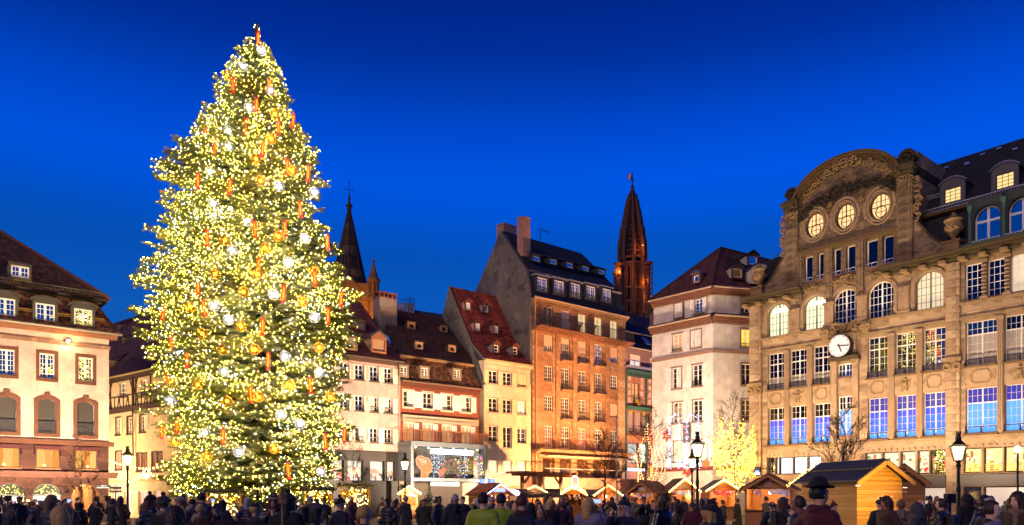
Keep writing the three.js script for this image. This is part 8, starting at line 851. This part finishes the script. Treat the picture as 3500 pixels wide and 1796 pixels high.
person(690, 17.5, AWAY(690), { pose: 'phone', cut: 'jacket', coat: 'blue', hair: 'crop', hairColor: 'black', hat: null, scarf: null, size: 1.05, force: 1, label: 'person in blue jacket with raised phone before the fir foot' });
person(625, 22, AWAY(625) + 0.6, { pose: 'down', cut: 'jacket', coat: 'brown', hair: 'crop', hairColor: 'black', hat: null, size: 1.04, force: 1, label: 'dark haired person in brown jacket left of the fir canopy stand' });
person(935, 19, AWAY(935) + 0.2, { pose: 'pockets', cut: 'coat', coat: 'charcoal', hair: 'crop', hairColor: 'black', hat: null, scarf: 'cream', size: 1.06, force: 1, label: 'tall dark haired person in charcoal coat with cream scarf at fir foot' });
{ const g = person(985, 11.8, AWAY(985), { pose: 'down', cut: 'coat', coat: 'black', hair: 'long', hairColor: 'black', hat: 'bobble', hatColor: 'black', scarf: 'cream', size: 1.0, force: 1, label: 'person in black coat and glittering black hat beside the wooden church model' }); const s = new G(); for (let i = 0; i < 60; i++) { const a = rnd() * 6.28, t = rr(0.3, 1.3); s.ball(Math.sin(a) * Math.sin(t) * 0.112, 1.66 + Math.cos(t) * 0.13, Math.cos(a) * Math.sin(t) * 0.13, 0.004, 4); } mesh('sequins', s, M('#e8e0d8', { m: 0.8, r: 0.2 }), g, 'stuff'); }
{ const q = at3(964, HY, 11.4), t = thing('church_model', 'small wooden church tower model held up on a pole in the crowd', 'model', [q.x, 0, q.z]), wd = M('#b08a58', { t: 'wood' }), y = HT(1722, 11.4), y2 = HT(1712, 11.4), y3 = HT(1663, 11.4); mesh('pole', new G().tube(V(0, 0, 0), V(0, y, 0), 0.015), wd, t); mesh('tower', new G().box(-0.05, 0.05, y, y2, -0.05, 0.05), wd, t); mesh('spire', new G().geo(new THREE.CylinderGeometry(0.004, 0.07, y3 - y2, 4), new THREE.Matrix4().makeRotationY(0.785).setPosition(0, (y2 + y3) / 2, 0)), M('#7a5030', { t: 'wood' }), t); for (const x of [-0.022, 0.022]) mesh('window', new G().box(x - 0.01, x + 0.01, y + 0.008, y2 - 0.01, 0.05, 0.054), DARK, t); }
for (const [px, d] of [[175, 15], [690, 17.5], [2012, 13.2]]) { const q = at3(px, HY, d), tn = px === 2012 ? 2.6 : AWAY(px), ph = thing('phone', ({ 175: 'lit phone held up before the left arcade', 690: 'lit phone held up by the person in blue jacket', 2012: 'phone held up by the blond long haired woman' })[px], 'phone', [q.x, 0, q.z], tn); mesh('case', new G().box(-0.075, 0.075, 1.56, 1.64, 0.345, 0.353), DARK, ph); mesh('screen', new G().box(-0.07, 0.07, 1.565, 1.635, 0.339, 0.345), LIT(0.5, 0.7, 1.2), ph); }
person(175, 15, AWAY(175), { pose: 'phone', cut: 'puffer', coat: 'grey', hair: 'long', hairColor: 'dark blond', hat: null, scarf: null, size: 1.0, force: 1, label: 'person in grey padded jacket with raised phone before the left arcade' });
person(3390, 9.5, 1.2, { pose: 'pockets', cut: 'puffer', coat: 'pale lilac', hair: 'bun', hairColor: 'brown', hat: null, scarf: 'cream', hoodDown: true, size: 0.95, force: 1, label: 'near person in pale lilac padded jacket with tied hair at the right edge' });
person(3480, 11, -1.2, { pose: 'walk', cut: 'coat', coat: 'brown', hair: 'long', hairColor: 'brown', hat: null, scarf: 'beige', size: 1.02, force: 1, label: 'brown coated person with beige scarf walking left at the right edge' });
person(60, 7.6, AWAY(60) - 0.4, { pose: 'pockets', cut: 'puffer', coat: 'dark purple', hair: 'long', hairColor: 'black', hat: null, scarf: 'grey', size: 0.93, force: 1, label: 'near person in dark purple padded jacket at the lower left corner' });
person(600, 7.8, AWAY(600) + 0.3, { pose: 'pockets', cut: 'coat', coat: 'dark plum', hair: 'long', hairColor: 'brown', hat: null, scarf: 'beige', hoodDown: true, size: 0.92, force: 1, label: 'near person in dark plum coat with beige scarf left of the fir' });
person(560, 12.5, AWAY(560), { pose: 'down', cut: 'coat', coat: 'black', hair: 'bun', hairColor: 'dark blond', hat: 'bobble', hatColor: 'grey', scarf: 'beige', size: 0.98, force: 1, label: 'person in grey bobble hat with beige scarf left of the fir' });
// everyone else
for (let i = 0; i < 330 && spots.length < 205; i++) { const px = rr(-80, 3580), d = 9 + 36 * Math.pow(rnd(), 0.75), near = d < 13; if (near && rnd() < 0.35) continue; const q = at3(px, HY, d); const fx = at3(646 * 1.3587, HY, FIRD); if (Math.hypot(q.x - fx.x, q.z - fx.z) < 8.4) continue; if ((px > 2880 && px < 3180 && d > 24) || (px > 2480 && px < 2760 && d > 38) || (Math.abs(px - 763) < 110 && d > 30) || (Math.abs(px - 1086) < 90 && d > 33)) continue; person(px, d, rnd() < 0.6 ? AWAY(px) + rr(-0.8, 0.8) : rr(-1.8, 1.8), { size: rr(0.86, 1.02) }); }
// ---------------------------------------------------------------- unseen floodlights, added behind the crowd to light the facades
function unseenFlood(fac, s, off, ty, I, label, ang = 0.95, col = 0xffa050) { const x = fac.ox + fac.ux * s + fac.nx * off, z = fac.oz + fac.uz * s + fac.nz * off, t = thing('unseen_floodlight', label, 'floodlight', [x, 0, z], fac.turn + Math.PI, 'unseen uplights at the foot of the facades'); mesh('stand', new G().box(-0.05, 0.05, 0, 1.55, -0.05, 0.05).box(-0.17, 0.17, 1.5, 1.8, -0.12, 0.04), IRON, t); mesh('lamp', new G().box(-0.14, 0.14, 1.53, 1.77, 0.042, 0.07), LIT(8, 5.4, 2.2), t); const l = new THREE.SpotLight(col, I, 0, ang, 0.7); l.position.set(0, 1.65, 0.12); l.castShadow = true; l.shadow.radius = 6; const g = new THREE.Object3D(); g.name = 'aim'; g.position.set(0, ty, off); t.add(l); t.add(g); l.target = g; }

const W1 = 0xffdcb4, W2 = 0xffb878, W3 = 0xffdcb8;
unseenFlood(BASE, 2.5, 12, 10, 2900, 'unseen uplight before the left half of the sandstone house', 0.9, W2); unseenFlood(BASE, 11, 12, 10, 2900, 'unseen uplight before the right half of the sandstone house', 0.9, W2);
unseenFlood(BASE, -3, 11, 8, 1440, 'unseen uplight before the cream house', 0.9, W1); unseenFlood(BASE, -11, 11, 8, 1380, 'unseen uplight before the brown house', 0.9, W1); unseenFlood(BASE, -19, 11, 8, 1500, 'unseen uplight before the pink plaster house', 0.9, W1);
unseenFlood(BASE, 20, 13, 9, 2000, 'unseen uplight before the tiled house', 0.8, W1);
unseenFlood(storeFac, 2, 9, 13, 1080, 'unseen uplight before the left end of the store', 0.95, W3); unseenFlood(storeFac, 10.5, 9, 13, 1080, 'unseen uplight before the middle of the store', 0.95, W3); unseenFlood(storeFac, 19, 9, 13, 1080, 'unseen uplight before the right end of the store', 0.95, W3);
{ const f = new Fac(2437, 75, -580), h = new Fac(450, 66, -1500), l = new Fac(371, 54, 4900); unseenFlood(f, -2, 13, 12, 1500, 'unseen uplight before the white corner house', 0.9, W3); unseenFlood(h, -2, 8, 6, 1080, 'unseen uplight before the left part of the half timbered house', 1.0, W1); unseenFlood(h, 4, 8, 6, 840, 'unseen uplight before the right part of the half timbered house', 1.0, W1); unseenFlood(l, -2, 9, 7, 936, 'unseen uplight before the right half of the corner house', 1.0, W1); unseenFlood(l, -7, 9, 7, 936, 'unseen uplight before the left half of the corner house', 1.0, W1); }
unseenFlood(new Fac(3008, 29, 12030), -0.9, 4.2, 2.3, 170, 'added unseen uplight before the pine gable of the large chalet', 0.6, 0xffc258);  // added lamp, hidden in the crowd, to brighten the gable
scene.traverse((o) => { if (o.isMesh) o.castShadow = o.receiveShadow = true; });
renderer.render(scene, camera);
